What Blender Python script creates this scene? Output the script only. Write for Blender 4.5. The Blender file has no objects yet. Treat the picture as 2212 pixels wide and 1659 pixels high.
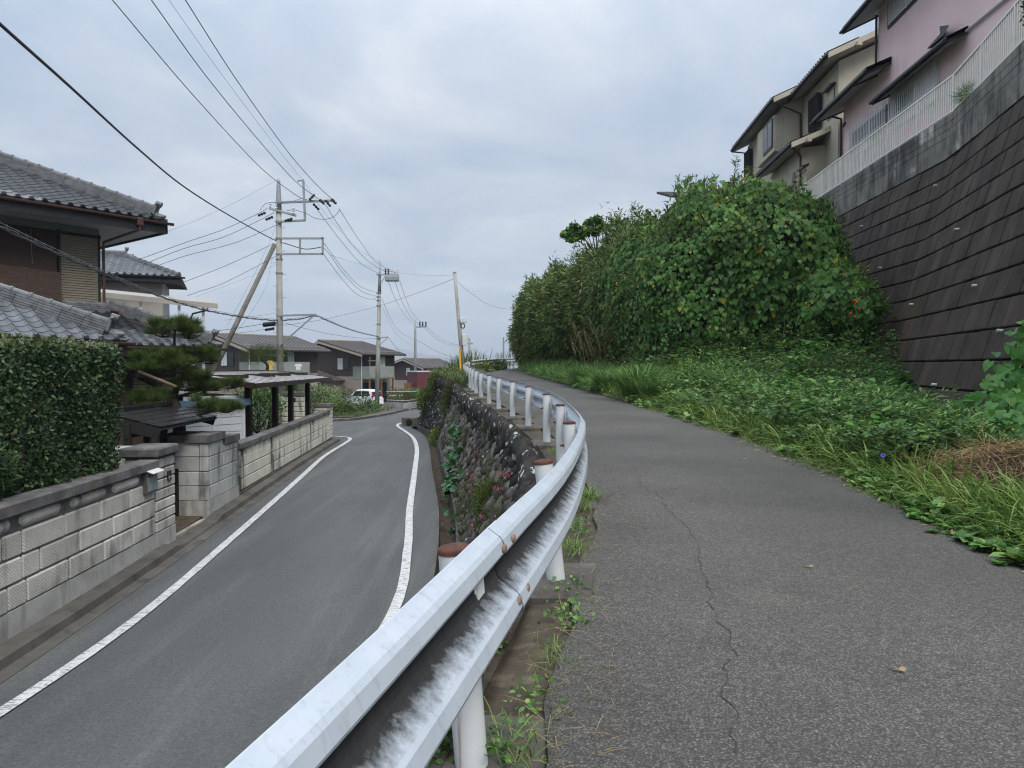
import bpy, math, random
import numpy as np
from mathutils import Vector, Matrix

random.seed(7)
RNG = np.random.default_rng(11)
scene = bpy.context.scene
col = scene.collection
PI = math.pi

# ------------------------------------------------------------------ camera
EYE = 1.40
F, CX, CY = 1534.0, 1106.0, 829.5          # focal length / centre of the photo in a 2212 px wide frame
PITCH = math.atan(39.5 / F)
cam = bpy.data.cameras.new('camera')
cam.sensor_width = 36.0
cam.lens = 36.0 * F / 2212.0
cam.clip_start = 0.05
cam.clip_end = 20000
camo = bpy.data.objects.new('camera', cam)
col.objects.link(camo)
camo.location = (0, 0, EYE)
camo.rotation_euler = (PI / 2 - PITCH, 0, 0)
scene.camera = camo

# ------------------------------------------------------------------ sky, sun, exposure
SUN_EL, SUN_AZ = math.radians(50), math.radians(152)     # azimuth from +Y towards +X
world = bpy.data.worlds.new('World')
scene.world = world
world.use_nodes = True
wn, wl = world.node_tree.nodes, world.node_tree.links
wn.clear()
w_out = wn.new('ShaderNodeOutputWorld')
w_bg = wn.new('ShaderNodeBackground')
w_bg.inputs['Strength'].default_value = 0.1
w_sky = wn.new('ShaderNodeTexSky')
w_sky.sky_type = 'NISHITA'
w_sky.sun_disc = False
w_sky.sun_elevation = SUN_EL
w_sky.sun_rotation = SUN_AZ
w_tc = wn.new('ShaderNodeTexCoord')
w_sep = wn.new('ShaderNodeSeparateXYZ')
wl.new(w_tc.outputs['Generated'], w_sep.inputs[0])


def wmath(op, a, b=None):
    n = wn.new('ShaderNodeMath')
    n.operation = op
    for i, s in enumerate((a, b)):
        if s is None:
            continue
        if isinstance(s, (int, float)):
            n.inputs[i].default_value = s
        else:
            wl.new(s, n.inputs[i])
    return n.outputs[0]


w_zc = wmath('MAXIMUM', w_sep.outputs['Z'], 0.0)
w_den = wmath('ADD', w_zc, 0.16)
w_cmb = wn.new('ShaderNodeCombineXYZ')
wl.new(wmath('DIVIDE', w_sep.outputs['X'], w_den), w_cmb.inputs[0])
wl.new(wmath('DIVIDE', w_sep.outputs['Y'], w_den), w_cmb.inputs[1])
w_no = wn.new('ShaderNodeTexNoise')
w_no.inputs['Scale'].default_value = 1.05
w_no.inputs['Detail'].default_value = 9.0
w_no.inputs['Roughness'].default_value = 0.58
w_no.inputs['Distortion'].default_value = 0.35
wl.new(w_cmb.outputs[0], w_no.inputs['Vector'])
w_ra = wn.new('ShaderNodeValToRGB')
e = w_ra.color_ramp.elements
e[0].position, e[0].color = 0.36, (4.4, 5.4, 6.8, 1)
e[1].position, e[1].color = 0.62, (8.5, 8.75, 9.1, 1)
m_ = w_ra.color_ramp.elements.new(0.5)
m_.color = (6.15, 6.85, 7.7, 1)
wl.new(w_no.outputs['Fac'], w_ra.inputs[0])
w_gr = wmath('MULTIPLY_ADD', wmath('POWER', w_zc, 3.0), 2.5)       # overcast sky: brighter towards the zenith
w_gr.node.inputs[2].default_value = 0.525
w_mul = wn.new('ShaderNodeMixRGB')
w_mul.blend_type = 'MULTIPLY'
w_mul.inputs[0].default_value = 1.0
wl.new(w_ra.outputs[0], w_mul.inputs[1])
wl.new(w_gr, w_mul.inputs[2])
w_mix = wn.new('ShaderNodeMixRGB')
w_mix.inputs[0].default_value = 0.86
wl.new(w_sky.outputs[0], w_mix.inputs[1])
wl.new(w_mul.outputs[0], w_mix.inputs[2])
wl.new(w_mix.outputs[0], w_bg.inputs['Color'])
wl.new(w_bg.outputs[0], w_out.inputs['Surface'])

sun = bpy.data.lights.new('sun', 'SUN')
sun.energy = 1.5
sun.angle = math.radians(22)
sun.color = (1.0, 0.93, 0.83)
suno = bpy.data.objects.new('sun', sun)
col.objects.link(suno)
suno.location = (-20, 10, 40)
suno.rotation_euler = (PI / 2 - SUN_EL, 0, PI - SUN_AZ)
_sd = Vector((math.sin(SUN_AZ) * math.cos(SUN_EL), math.cos(SUN_AZ) * math.cos(SUN_EL), math.sin(SUN_EL)))
suno.rotation_euler = (-_sd).to_track_quat('-Z', 'Y').to_euler()

scene.view_settings.view_transform = 'Standard'
scene.view_settings.look = 'None'
scene.view_settings.gamma = 1.0
scene.view_settings.use_curve_mapping = False
scene.view_settings.exposure = 0.74
scene.cycles.max_bounces = 5
scene.cycles.diffuse_bounces = 3
scene.cycles.glossy_bounces = 2
scene.cycles.transmission_bounces = 3
scene.cycles.transparent_max_bounces = 6
scene.cycles.use_denoising = True
scene.cycles.filter_width = 1.15

# ------------------------------------------------------------------ layout helpers


def ray(x, y):
    a, b = (x - CX) / F, (CY - y) / F
    return Vector((a, math.cos(PITCH) + b * math.sin(PITCH), -math.sin(PITCH) + b * math.cos(PITCH)))


def P(x, y, Y):
    """world point seen at photo position (x, y) at the real distance Y ahead"""
    d = ray(x, y)
    return Vector((0, 0, EYE)) + d * (Y / d.y)


def itp(pts):
    xs, ys = [p[0] for p in pts], [p[1] for p in pts]
    return lambda v: float(np.interp(v, xs, ys))


def smooth_itp(pts, w=1.5):
    f0 = itp(pts)
    lo, hi = pts[0][0], pts[-1][0]
    g = np.arange(lo, hi + .01, 0.25)
    v = np.array([f0(t) for t in g])
    k = max(1, int(w / 0.25))
    pad = np.concatenate([np.full(k, v[0]), v, np.full(k, v[-1])])
    ker = np.hanning(2 * k + 3)[1:-1]
    ker /= ker.sum()
    s = np.convolve(pad, ker, 'valid')
    return lambda t: float(np.interp(t, g, s[:len(g)]))


ZLP = [(-20, -2.1), (0, -2.0), (10, -1.97), (16, -1.82), (22, -1.68), (28, -1.62), (35, -1.7), (48, -2.0),
       (59, -2.25), (75, -2.7), (100, -3.3), (200, -7), (500, -20)]
zl = smooth_itp(ZLP, 4)                      # height of the lower road
def zp(Y): return 0.0226 * Y if Y < 58 else 0.0226 * 58 - 0.01 * (Y - 58)


def G(x, y, zf=zl, dz=0.0):
    """where the sight line through (x, y) meets the ground"""
    lo = 1.0
    while lo < 300:
        p = P(x, y, lo)
        if p.z <= zf(lo) + dz:
            break
        lo += 0.05
    return p


def catmull(pts, per=8):
    pts = [Vector(p) for p in pts]
    out = []
    n = len(pts)
    for i in range(n - 1):
        p0, p1, p2, p3 = pts[max(i - 1, 0)], pts[i], pts[i + 1], pts[min(i + 2, n - 1)]
        for k in range(per):
            t = k / per
            out.append(0.5 * ((2 * p1) + (p2 - p0) * t + (2 * p0 - 5 * p1 + 4 * p2 - p3) * t * t +
                              (3 * p1 - p0 - 3 * p2 + p3) * t ** 3))
    out.append(pts[-1])
    return out


class Path:
    def __init__(self, pts, per=10):
        self.p = catmull(pts, per)
        self.s = [0.0]
        for a, b in zip(self.p, self.p[1:]):
            self.s.append(self.s[-1] + (b - a).length)
        self.L = self.s[-1]

    def at(self, s):
        s = min(max(s, 0), self.L)
        i = int(np.searchsorted(self.s, s, 'right') - 1)
        i = min(i, len(self.p) - 2)
        t = (s - self.s[i]) / max(self.s[i + 1] - self.s[i], 1e-9)
        return self.p[i].lerp(self.p[i + 1], t)

    def tan(self, s):
        d = self.at(s + .05) - self.at(s - .05)
        return d.normalized()

    def side(self, s):                       # horizontal, to the right of travel
        d = self.tan(s)
        return Vector((d.y, -d.x, 0)).normalized()

    def x_at_y(self, Y):
        ys = [q.y for q in self.p]
        return float(np.interp(Y, ys, [q.x for q in self.p]))


# ------------------------------------------------------------------ mesh helpers
W = {}                                       # world position of each object's origin


class MB:
    def __init__(self):
        self.v, self.f = [], []

    def add(self, vs, fs):
        o = len(self.v)
        self.v += [tuple(p) for p in vs]
        self.f += [tuple(i + o for i in f) for f in fs]
        return self

    def obox(self, c, ax, ay, az):
        """box from centre and three half-axis vectors"""
        c, ax, ay, az = Vector(c), Vector(ax), Vector(ay), Vector(az)
        vs = [c + sx * ax + sy * ay + sz * az for sz in (-1, 1) for sy in (-1, 1) for sx in (-1, 1)]
        return self.add(vs, [(0, 2, 3, 1), (4, 5, 7, 6), (0, 1, 5, 4), (2, 6, 7, 3), (0, 4, 6, 2), (1, 3, 7, 5)])

    def box(self, x0, x1, y0, y1, z0, z1):
        return self.obox(((x0 + x1) / 2, (y0 + y1) / 2, (z0 + z1) / 2), ((x1 - x0) / 2, 0, 0),
                         (0, (y1 - y0) / 2, 0), (0, 0, (z1 - z0) / 2))

    def bbox(self, c, ax, ay, az, b):
        """box with chamfered edges (b metres)"""
        c = Vector(c)
        A = [Vector(ax), Vector(ay), Vector(az)]
        L = [a.length for a in A]
        U = [a.normalized() for a in A]
        vs, idx = [], {}
        for sx in (-1, 1):
            for sy in (-1, 1):
                for sz in (-1, 1):
                    s = (sx, sy, sz)
                    for k in range(3):
                        p = c.copy()
                        for j in range(3):
                            p += U[j] * s[j] * (L[j] if j == k else L[j] - b)
                        idx[(s, k)] = len(vs)
                        vs.append(p)
        fs = []
        for k in range(3):
            i, j = [(1, 2), (2, 0), (0, 1)][k]
            for sg in (-1, 1):
                q = []
                for a, d in ((-1, -1), (1, -1), (1, 1), (-1, 1)):
                    s = [0, 0, 0]
                    s[k], s[i], s[j] = sg, a, d
                    q.append(idx[(tuple(s), k)])
                fs.append(q if sg > 0 else q[::-1])
        for k in range(3):
            i, j = [(1, 2), (2, 0), (0, 1)][k]
            for a in (-1, 1):
                for d in (-1, 1):
                    s0, s1 = [0, 0, 0], [0, 0, 0]
                    s0[k], s1[k] = -1, 1
                    s0[i] = s1[i] = a
                    s0[j] = s1[j] = d
                    s0, s1 = tuple(s0), tuple(s1)
                    q = [idx[(s0, i)], idx[(s1, i)], idx[(s1, j)], idx[(s0, j)]]
                    fs.append(q if a * d > 0 else q[::-1])
        for sx in (-1, 1):
            for sy in (-1, 1):
                for sz in (-1, 1):
                    s = (sx, sy, sz)
                    q = [idx[(s, 0)], idx[(s, 1)], idx[(s, 2)]]
                    fs.append(q if sx * sy * sz > 0 else q[::-1])
        return self.add(vs, fs)

    def tube(self, pts, r, n=8, cap=True, flat=None):
        pts = [Vector(p) for p in pts]
        rs = r if isinstance(r, (list, tuple)) else [r] * len(pts)
        up = Vector((0, 0, 1))
        t0 = (pts[1] - pts[0]).normalized()
        a = t0.cross(up if abs(t0.z) < .95 else Vector((1, 0, 0))).normalized()
        vs = []
        for i, p in enumerate(pts):
            t = (pts[min(i + 1, len(pts) - 1)] - pts[max(i - 1, 0)]).normalized()
            a = (a - t * a.dot(t)).normalized()
            b = t.cross(a)
            for k in range(n):
                w = 2 * PI * k / n
                vs.append(p + (a * math.cos(w) + b * math.sin(w)) * rs[i])
        fs = []
        for i in range(len(pts) - 1):
            for k in range(n):
                k2 = (k + 1) % n
                fs.append((i * n + k, i * n + k2, (i + 1) * n + k2, (i + 1) * n + k))
        if cap:
            fs.append(tuple(range(n))[::-1])
            fs.append(tuple((len(pts) - 1) * n + k for k in range(n)))
        return self.add(vs, fs)

    def loft(self, rows, closed=False):
        n = len(rows[0])
        vs = [p for r in rows for p in r]
        fs = []
        for i in range(len(rows) - 1):
            for k in range(n if closed else n - 1):
                k2 = (k + 1) % n
                fs.append((i * n + k, i * n + k2, (i + 1) * n + k2, (i + 1) * n + k))
        return self.add(vs, fs)

    def poly(self, pts):
        return self.add(pts, [tuple(range(len(pts)))])

    def slab(self, pts, off):
        """closed prism: polygon pts pushed along off"""
        off = Vector(off)
        a = [Vector(p) for p in pts]
        n = len(a)
        fs = [tuple(range(n))[::-1], tuple(range(n, 2 * n))]
        fs += [(i, (i + 1) % n, n + (i + 1) % n, n + i) for i in range(n)]
        return self.add(a + [p + off for p in a], fs)

    def mesh(self, name, mat, origin, smooth=False):
        me = bpy.data.meshes.new(name)
        o = Vector(origin)
        me.from_pydata([(p[0] - o.x, p[1] - o.y, p[2] - o.z) for p in self.v], [], self.f)
        me.materials.append(mat)
        if smooth:
            me.polygons.foreach_set('use_smooth', [True] * len(me.polygons))
        me.update()
        return me

    def build(self, name, mat, parent=None, smooth=False, origin=None, **props):
        a = np.array(self.v)
        if origin is None:
            lo, hi = a.min(0), a.max(0)
            origin = ((lo[0] + hi[0]) / 2, (lo[1] + hi[1]) / 2, lo[2])
        me = self.mesh(name, mat, origin, smooth)
        return link(name, me, Matrix.Translation(Vector(origin)), parent, **props)


def link(name, me, M, parent=None, **props):
    o = bpy.data.objects.new(name, me)
    col.objects.link(o)
    if parent is not None:
        o.parent = parent
        M2 = Matrix.Translation(-W[parent.name]) @ M
    else:
        M2 = M
    o.matrix_basis = M2
    W[o.name] = M.to_translation()
    for k, v in props.items():
        o[k] = v
    return o


def thing(name, loc, label, cat, group=None):
    o = bpy.data.objects.new(name, None)
    o.empty_display_size = 0.2
    col.objects.link(o)
    o.location = loc
    W[o.name] = Vector(loc)
    o['label'], o['category'] = label, cat
    if group:
        o['group'] = group
    return o


def tag(o, label, cat, group=None):
    o['label'], o['category'] = label, cat
    if group:
        o['group'] = group
    return o


def frame(c, x, y, z):
    """matrix with the given axes and origin"""
    x, y, z, c = Vector(x), Vector(y), Vector(z), Vector(c)
    return Matrix(((x.x, y.x, z.x, c.x), (x.y, y.y, z.y, c.y), (x.z, y.z, z.z, c.z), (0, 0, 0, 1)))
# ------------------------------------------------------------------ materials


def rgba(c):
    return (c[0], c[1], c[2], 1) if not isinstance(c, (int, float)) else (c, c, c, 1)


class NT:
    def __init__(self, name):
        self.m = bpy.data.materials.new(name)
        self.m.use_nodes = True
        self.n, self.l = self.m.node_tree.nodes, self.m.node_tree.links
        self.b = self.n['Principled BSDF']
        self.out = self.n['Material Output']
        self._pos = None

    def pos(self):
        if self._pos is None:
            self._pos = self.n.new('ShaderNodeNewGeometry')
        return self._pos.outputs['Position']

    def mapped(self, sc):
        mp = self.n.new('ShaderNodeMapping')
        mp.inputs['Scale'].default_value = sc
        self.l.new(self.pos(), mp.inputs['Vector'])
        return mp.outputs[0]

    def noise(self, scale, detail=6, rough=.55, stretch=None, dist=0.0):
        t = self.n.new('ShaderNodeTexNoise')
        t.inputs['Scale'].default_value = scale
        t.inputs['Detail'].default_value = detail
        t.inputs['Roughness'].default_value = rough
        t.inputs['Distortion'].default_value = dist
        self.l.new(self.mapped(stretch) if stretch else self.pos(), t.inputs['Vector'])
        return t.outputs['Fac']

    def voronoi(self, scale, feature='F1', out='Distance', stretch=None):
        t = self.n.new('ShaderNodeTexVoronoi')
        t.feature = feature
        t.inputs['Scale'].default_value = scale
        self.l.new(self.mapped(stretch) if stretch else self.pos(), t.inputs['Vector'])
        return t.outputs[out]

    def ramp(self, fac, stops):
        r = self.n.new('ShaderNodeValToRGB')
        el = r.color_ramp.elements
        while len(el) < len(stops):
            el.new(0.5)
        for k, (p, c) in enumerate(stops):
            el[k].position = p
            el[k].color = rgba(c)
        self.l.new(fac, r.inputs[0])
        return r.outputs[0]

    def mix(self, fac, a, b, mode='MIX'):
        m = self.n.new('ShaderNodeMixRGB')
        m.blend_type = mode
        for i, s in enumerate((fac, a, b)):
            if isinstance(s, (int, float)) and i == 0:
                m.inputs[0].default_value = s
            elif isinstance(s, (tuple, list, int, float)):
                m.inputs[i].default_value = rgba(s)
            else:
                self.l.new(s, m.inputs[i])
        return m.outputs[0]

    def math(self, op, a, b=0.0):
        m = self.n.new('ShaderNodeMath')
        m.operation = op
        for i, s in enumerate((a, b)):
            if isinstance(s, (int, float)):
                m.inputs[i].default_value = s
            else:
                self.l.new(s, m.inputs[i])
        return m.outputs[0]

    def objrand(self):
        return self.n.new('ShaderNodeObjectInfo').outputs['Random']

    def island(self):
        if self._pos is None:
            self._pos = self.n.new('ShaderNodeNewGeometry')
        return self._pos.outputs['Random Per Island']

    def bump(self, h, strength=.3, dist=.02):
        b = self.n.new('ShaderNodeBump')
        b.inputs['Strength'].default_value = strength
        b.inputs['Distance'].default_value = dist
        self.l.new(h, b.inputs['Height'])
        self.l.new(b.outputs[0], self.b.inputs['Normal'])

    def done(self, color, rough=.8, metal=0.0, spec=.3):
        if isinstance(color, (tuple, list)):
            self.b.inputs['Base Color'].default_value = rgba(color)
        else:
            self.l.new(color, self.b.inputs['Base Color'])
        if isinstance(rough, (int, float)):
            self.b.inputs['Roughness'].default_value = rough
        else:
            self.l.new(rough, self.b.inputs['Roughness'])
        self.b.inputs['Metallic'].default_value = metal
        self.b.inputs['Specular IOR Level'].default_value = spec
        return self.m


def mat(name, c, c2=None, sc=4.0, rough=.8, metal=0.0, spec=.3, bump=0.0, bsc=40.0, bdist=.01, streak=None, ssc=5.0,
        samt=(.5, .75), rnd=0.0, stretch=None, blot=None, bsize=1.2, bamt=(.55, .7)):
    """surface with mottled colour c..c2, dark vertical run-off streaks, blotches and small relief"""
    t = NT(name)
    c2 = c2 or tuple(v * .72 for v in c)
    k = t.ramp(t.noise(sc, 8, .6, stretch), [(.3, c2), (.68, c)])
    if blot:
        k = t.mix(t.ramp(t.noise(bsize, 7, .62), [(bamt[0], 0), (bamt[1], 1)]), k, blot)
    if streak:
        f = t.noise(ssc, 6, .6, (1, 1, .1))
        f2 = t.noise(.7, 4, .6)
        k = t.mix(t.ramp(t.math('MULTIPLY', t.math('ADD', f, f2), .5), [(samt[0], 0), (samt[1], 1)]), k, streak)
    if rnd:
        v = t.math('MULTIPLY_ADD', t.objrand(), 2 * rnd)
        v.node.inputs[2].default_value = 1 - rnd
        k = t.mix(1.0, k, v, 'MULTIPLY')
    if bump:
        t.bump(t.noise(bsc, 6, .65), bump, bdist)
    return t.done(k, rough, metal, spec)


def leafmat(name, stops, rough=.5, tr=.25, spec=.3, nsc=.9, namt=.55):
    """foliage: every leaf its own tint"""
    t = NT(name)
    k = t.ramp(t.island(), stops)
    n = t.ramp(t.noise(nsc, 3, .6), [(.36, 0), (.64, namt)])
    k = t.mix(n, k, t.mix(1.0, k, (.45, .52, .45), 'MULTIPLY'))
    t.done(k, rough, 0, spec)
    trn = t.n.new('ShaderNodeBsdfTranslucent')
    t.l.new(k, trn.inputs['Color'])
    mx = t.n.new('ShaderNodeMixShader')
    mx.inputs[0].default_value = tr
    t.l.new(t.b.outputs[0], mx.inputs[1])
    t.l.new(trn.outputs[0], mx.inputs[2])
    t.l.new(mx.outputs[0], t.out.inputs['Surface'])
    return t.m


M = {}
# asphalt of the lower road: fine, dark, with tyre bands
t = NT('asphalt_fine')
k = t.ramp(t.noise(140, 3, .7), [(.35, (.036, .038, .038)), (.62, (.078, .080, .079))])
k = t.mix(t.ramp(t.noise(.45, 5, .55, (1, .35, 1)), [(.35, 0), (.7, 1)]), k, t.mix(1.0, k, (1.35, 1.35, 1.33), 'MULTIPLY'))
k = t.mix(t.ramp(t.voronoi(95), [(.04, 1), (.13, 0)]), k, (.22, .22, .21))
k = t.mix(t.ramp(t.noise(2.2, 5, .6, (1, .05, 1)), [(.5, 0), (.72, .6)]), k, (.12, .12, .115))
k = t.mix(t.ramp(t.noise(.35, 4, .6, (1.6, .5, 1)), [(.48, 0), (.6, .25)]), k, (.034, .034, .034))
g_ = t.ramp(t.noise(34, 4, .7), [(.38, .8), (.62, 1.22)])
k = t.mix(1.0, k, g_, 'MULTIPLY')
t.bump(t.noise(60, 4, .7), .4, .008)
M['asphalt'] = t.done(k, .78, 0, .35)
# older coarse asphalt of the path with exposed aggregate
t = NT('asphalt_coarse')
vd = t.voronoi(92, 'F1', 'Distance')
vc = t.voronoi(92, 'F1', 'Color')
stone = t.ramp(vc, [(.0, (.075, .070, .063)), (.5, (.115, .109, .098)), (.85, (.155, .148, .135)), (1, (.25, .24, .22))])
k = t.mix(t.ramp(vd, [(.30, 1), (.58, 0)]), (.058, .054, .049), stone)
k = t.mix(t.ramp(t.noise(.5, 6, .55), [(.35, 0), (.68, .75)]), k, t.mix(1.0, k, (.55, .55, .54), 'MULTIPLY'))
k = t.mix(t.ramp(t.noise(.8, 4, .5, None, .6), [(.67, 0), (.8, .4)]), k, (.17, .152, .115))
k = t.mix(t.ramp(t.noise(.23, 3, .5), [(.45, 0), (.65, .6)]), k, t.mix(1.0, k, (1.45, 1.43, 1.38), 'MULTIPLY'))
k = t.mix(1.0, k, t.ramp(t.noise(28, 4, .7), [(.36, .78), (.64, 1.2)]), 'MULTIPLY')
t.bump(t.math('ADD', t.math('MULTIPLY', vd, -1.0), t.noise(30, 4, .6)), .6, .009)
M['asphalt_old'] = t.done(k, .8, 0, .35)
t = NT('white_line')
k = t.ramp(t.noise(60, 5, .7), [(.36, (.25, .25, .25)), (.44, (.45, .455, .45)), (.7, (.6, .61, .6))])
k = t.mix(t.ramp(t.noise(9, 7, .75, (1, 4, 1)), [(.50, 0), (.60, .9)]), k, (.11, .11, .11))
t.bump(t.noise(90, 3, .7), .4, .004)
M['line'] = t.done(k, .7)
M['concrete'] = mat('concrete', (.40, .395, .375), (.28, .277, .262), 3, streak=(.09, .09, .08), samt=(.5, .66), bump=.25, bsc=60)
M['concrete_dirty'] = mat('concrete_dirty', (.115, .105, .09), (.05, .046, .04), 2.2, blot=(.2, .175, .14), bump=.35, bsc=50)
M['gutter'] = mat('gutter_concrete', (.105, .098, .086), (.052, .048, .043), 1.6, blot=(.03, .027, .023), bsize=2.5, bump=.4, bsc=45)
M['soil'] = mat('soil', (.095, .075, .052), (.04, .032, .024), 9, bump=.6, bsc=70, bdist=.02, blot=(.16, .13, .09), bsize=5)
M['litter'] = mat('leaf_litter', (.085, .06, .04), (.018, .014, .011), 26, bump=.9, bsc=60, bdist=.03)
M['grassground'] = mat('grass_ground', (.05, .075, .025), (.03, .035, .015), 7, bump=.6, bsc=50, bdist=.03)
M['ground'] = mat('far_ground', (.075, .09, .045), (.05, .055, .035), .2)
M['hill'] = mat('hill', (.05, .075, .05), (.035, .05, .04), .004)
# chiselled stone blocks: diagonal tool marks
t = NT('chiselled_stone')
w = t.n.new('ShaderNodeTexWave')
w.wave_type = 'BANDS'
w.bands_direction = 'DIAGONAL'
w.inputs['Scale'].default_value = 14
w.inputs['Distortion'].default_value = 3.2
w.inputs['Detail'].default_value = 3
w.inputs['Detail Scale'].default_value = 1.6
t.l.new(t.mapped((.35, 1, 1.0)), w.inputs['Vector'])
k = t.ramp(t.noise(2.6, 7, .6), [(.3, (.40, .385, .35)), (.7, (.545, .525, .48))])
k = t.mix(t.ramp(w.outputs['Fac'], [(.12, .32), (.5, 0)]), k, (.17, .16, .15))
sk = t.math('MULTIPLY', t.math('ADD', t.noise(3.2, 6, .6, (1, 1, .16)), t.noise(.9, 4, .6)), .5)
k = t.mix(t.ramp(sk, [(.475, 0), (.61, .88)]), k, (.055, .052, .047))
v = t.math('MULTIPLY_ADD', t.objrand(), .3)
v.node.inputs[2].default_value = .84
k = t.mix(1.0, k, v, 'MULTIPLY')
t.bump(w.outputs['Fac'], .3, .010)
M['oya'] = t.done(k, .9)
t = NT('cap_stone')
k = t.ramp(t.noise(3.2, 7, .65), [(.32, (.055, .052, .05)), (.72, (.17, .165, .16))])
k = t.mix(t.ramp(t.noise(1.1, 4, .6), [(.58, 0), (.75, .6)]), k, (.12, .10, .035))
t.bump(t.noise(38, 5, .7), .5, .012)
M['cap'] = t.done(k, .9)
M['blockgrey'] = mat('smooth_block', (.40, .41, .40), (.29, .295, .285), 2.5, streak=(.07, .07, .065), ssc=4, samt=(.5, .62), bump=.15, bsc=60, rnd=.1)
M['blockcream'] = mat('cream_block', (.60, .59, .50), (.46, .455, .39), 3, streak=(.055, .052, .045), ssc=5, samt=(.5, .60), bump=.35, bsc=28, bdist=.012, rnd=.06)
M['joint'] = mat('joint_mortar', (.16, .155, .145), (.08, .077, .072), 6, bump=.3)
M['paver'] = mat('paver', (.34, .31, .25), (.2, .185, .16), 8, rnd=.3, bump=.2)
# boulders with moss and lichen
t = NT('field_stone')
k = t.ramp(t.noise(5, 7, .62), [(.3, (.04, .037, .033)), (.72, (.15, .138, .12))])
v = t.math('MULTIPLY_ADD', t.objrand(), 1.0)
v.node.inputs[2].default_value = .45
k = t.mix(1.0, k, v, 'MULTIPLY')
k = t.mix(t.ramp(t.noise(1.3, 5, .6), [(.52, 0), (.68, .75)]), k, (.058, .066, .026))
k = t.mix(t.ramp(t.noise(11, 3, .5), [(.67, 0), (.70, 1)]), k, (.36, .37, .355))
t.bump(t.noise(22, 6, .65), .7, .02)
M['stone'] = t.done(k, .9)
t = NT('field_stone_dark')
k = t.ramp(t.noise(5, 7, .62), [(.3, (.012, .011, .010)), (.72, (.045, .042, .038))])
k = t.mix(t.ramp(t.noise(7, 2, .45), [(.63, 0), (.655, 1)]), k, (.33, .34, .33))
k = t.mix(t.ramp(t.noise(1.0, 4, .6), [(.62, 0), (.72, .5)]), k, (.06, .07, .026))
t.bump(t.noise(22, 6, .65), .7, .02)
M['stone_dark'] = t.done(k, .9)
M['stone_core'] = mat('wall_earth', (.034, .033, .024), (.014, .013, .011), 4, blot=(.05, .058, .022), bump=.8, bsc=30, bdist=.04)
# guard rail paint: chalky white with soot on the inner faces
t = NT('rail_paint')
k = t.ramp(t.noise(5, 6, .6), [(.3, (.66, .70, .75)), (.7, (.76, .79, .83))])
k = t.mix(t.ramp(t.noise(9, 6, .7, (1, 1, .25)), [(.58, 0), (.75, .65)]), k, (.30, .31, .32))
M['railpaint'] = t.done(k, .38, 0, .4)
t = NT('post_paint')
k = t.ramp(t.noise(3, 5, .6), [(.3, (.50, .52, .54)), (.7, (.58, .605, .62))])
k = t.mix(t.ramp(t.noise(13, 6, .65, (1, 1, .08)), [(.66, 0), (.74, .75)]), k, (.30, .13, .05))
M['postpaint'] = t.done(k, .42, 0, .4)
M['rust'] = mat('rust', (.115, .042, .028), (.045, .02, .015), 30, rough=.75, bump=.4, bsc=120)
M['soot'] = None
t = NT('retaining_block')
k = t.ramp(t.noise(1.2, 7, .6), [(.28, (.017, .013, .010)), (.72, (.06, .046, .036))])
sk = t.noise(1.7, 6, .62, (1, 1, .22))
k = t.mix(t.ramp(sk, [(.5, 0), (.72, .5)]), k, (.085, .07, .058))
k = t.mix(t.ramp(t.noise(.16, 3, .5), [(.62, 0), (.72, .5)]), k, (.085, .05, .022))
k = t.mix(t.ramp(t.noise(6, 6, .7, (1, 1, .18)), [(.72, 0), (.79, .7)]), k, (.34, .33, .31))
v = t.math('MULTIPLY_ADD', t.objrand(), .5)
v.node.inputs[2].default_value = .75
k = t.mix(1.0, k, v, 'MULTIPLY')
t.bump(t.noise(16, 6, .65), .5, .02)
M['retain'] = t.done(k, .85)
M['retain_joint'] = mat('retaining_joint', (.012, .011, .010), (.006, .006, .005), 3)
M['retain_cap'] = mat('retaining_coping', (.21, .203, .18), (.115, .11, .098), 2, streak=(.04, .037, .032), ssc=4, samt=(.46, .6), blot=(.44, .44, .41), bsize=.6, bamt=(.58, .66), bump=.25, rnd=.08)
M['pipe'] = mat('white_pipe', (.62, .64, .65), (.5, .52, .53), 6, rough=.5)
M['pink'] = mat('pink_render', (.74, .565, .58), (.67, .50, .515), .9, streak=(.46, .33, .36), ssc=3, samt=(.55, .8), bump=.3, bsc=90)
M['beige'] = mat('beige_render', (.47, .435, .355), (.39, .36, .29), 1.0, streak=(.3, .27, .21), ssc=3, samt=(.55, .8), bump=.25, bsc=90)
M['greywall'] = mat('grey_plaster', (.20, .215, .215), (.16, .17, .17), 1, bump=.2, bsc=80)
M['soffit'] = mat('soffit', (.40, .41, .41), (.33, .34, .34), 1)
M['soffit_beige'] = mat('soffit_beige', (.42, .385, .31), (.34, .31, .25), 1)
M['trim'] = mat('dark_trim', (.022, .024, .027), (.014, .015, .017), 5, rough=.45)
M['metal_black'] = mat('black_metal', (.018, .018, .019), (.011, .011, .012), 8, rough=.35)
M['blackwood'] = mat('black_stained_wood', (.016, .015, .015), (.008, .008, .008), 10, stretch=(1, 1, .1))
M['rail_white'] = mat('fence_paint', (.74, .72, .65), (.64, .62, .56), 6, rough=.45, streak=(.35, .3, .24), samt=(.62, .75))
M['alu'] = mat('white_aluminium', (.60, .61, .62), (.52, .53, .54), 5, rough=.35)
M['canopy'] = mat('cream_canopy', (.34, .32, .29), (.27, .255, .235), 2, rough=.5)
t = NT('window_glass')
M['glass'] = t.done((.02, .025, .03), .12, 0, .35)
t = NT('curtain')
M['curtain'] = t.done(t.ramp(t.noise(9, 2, .5, (1, 1, .02)), [(.35, (.42, .44, .44)), (.65, (.66, .68, .68))]), .9)
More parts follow.
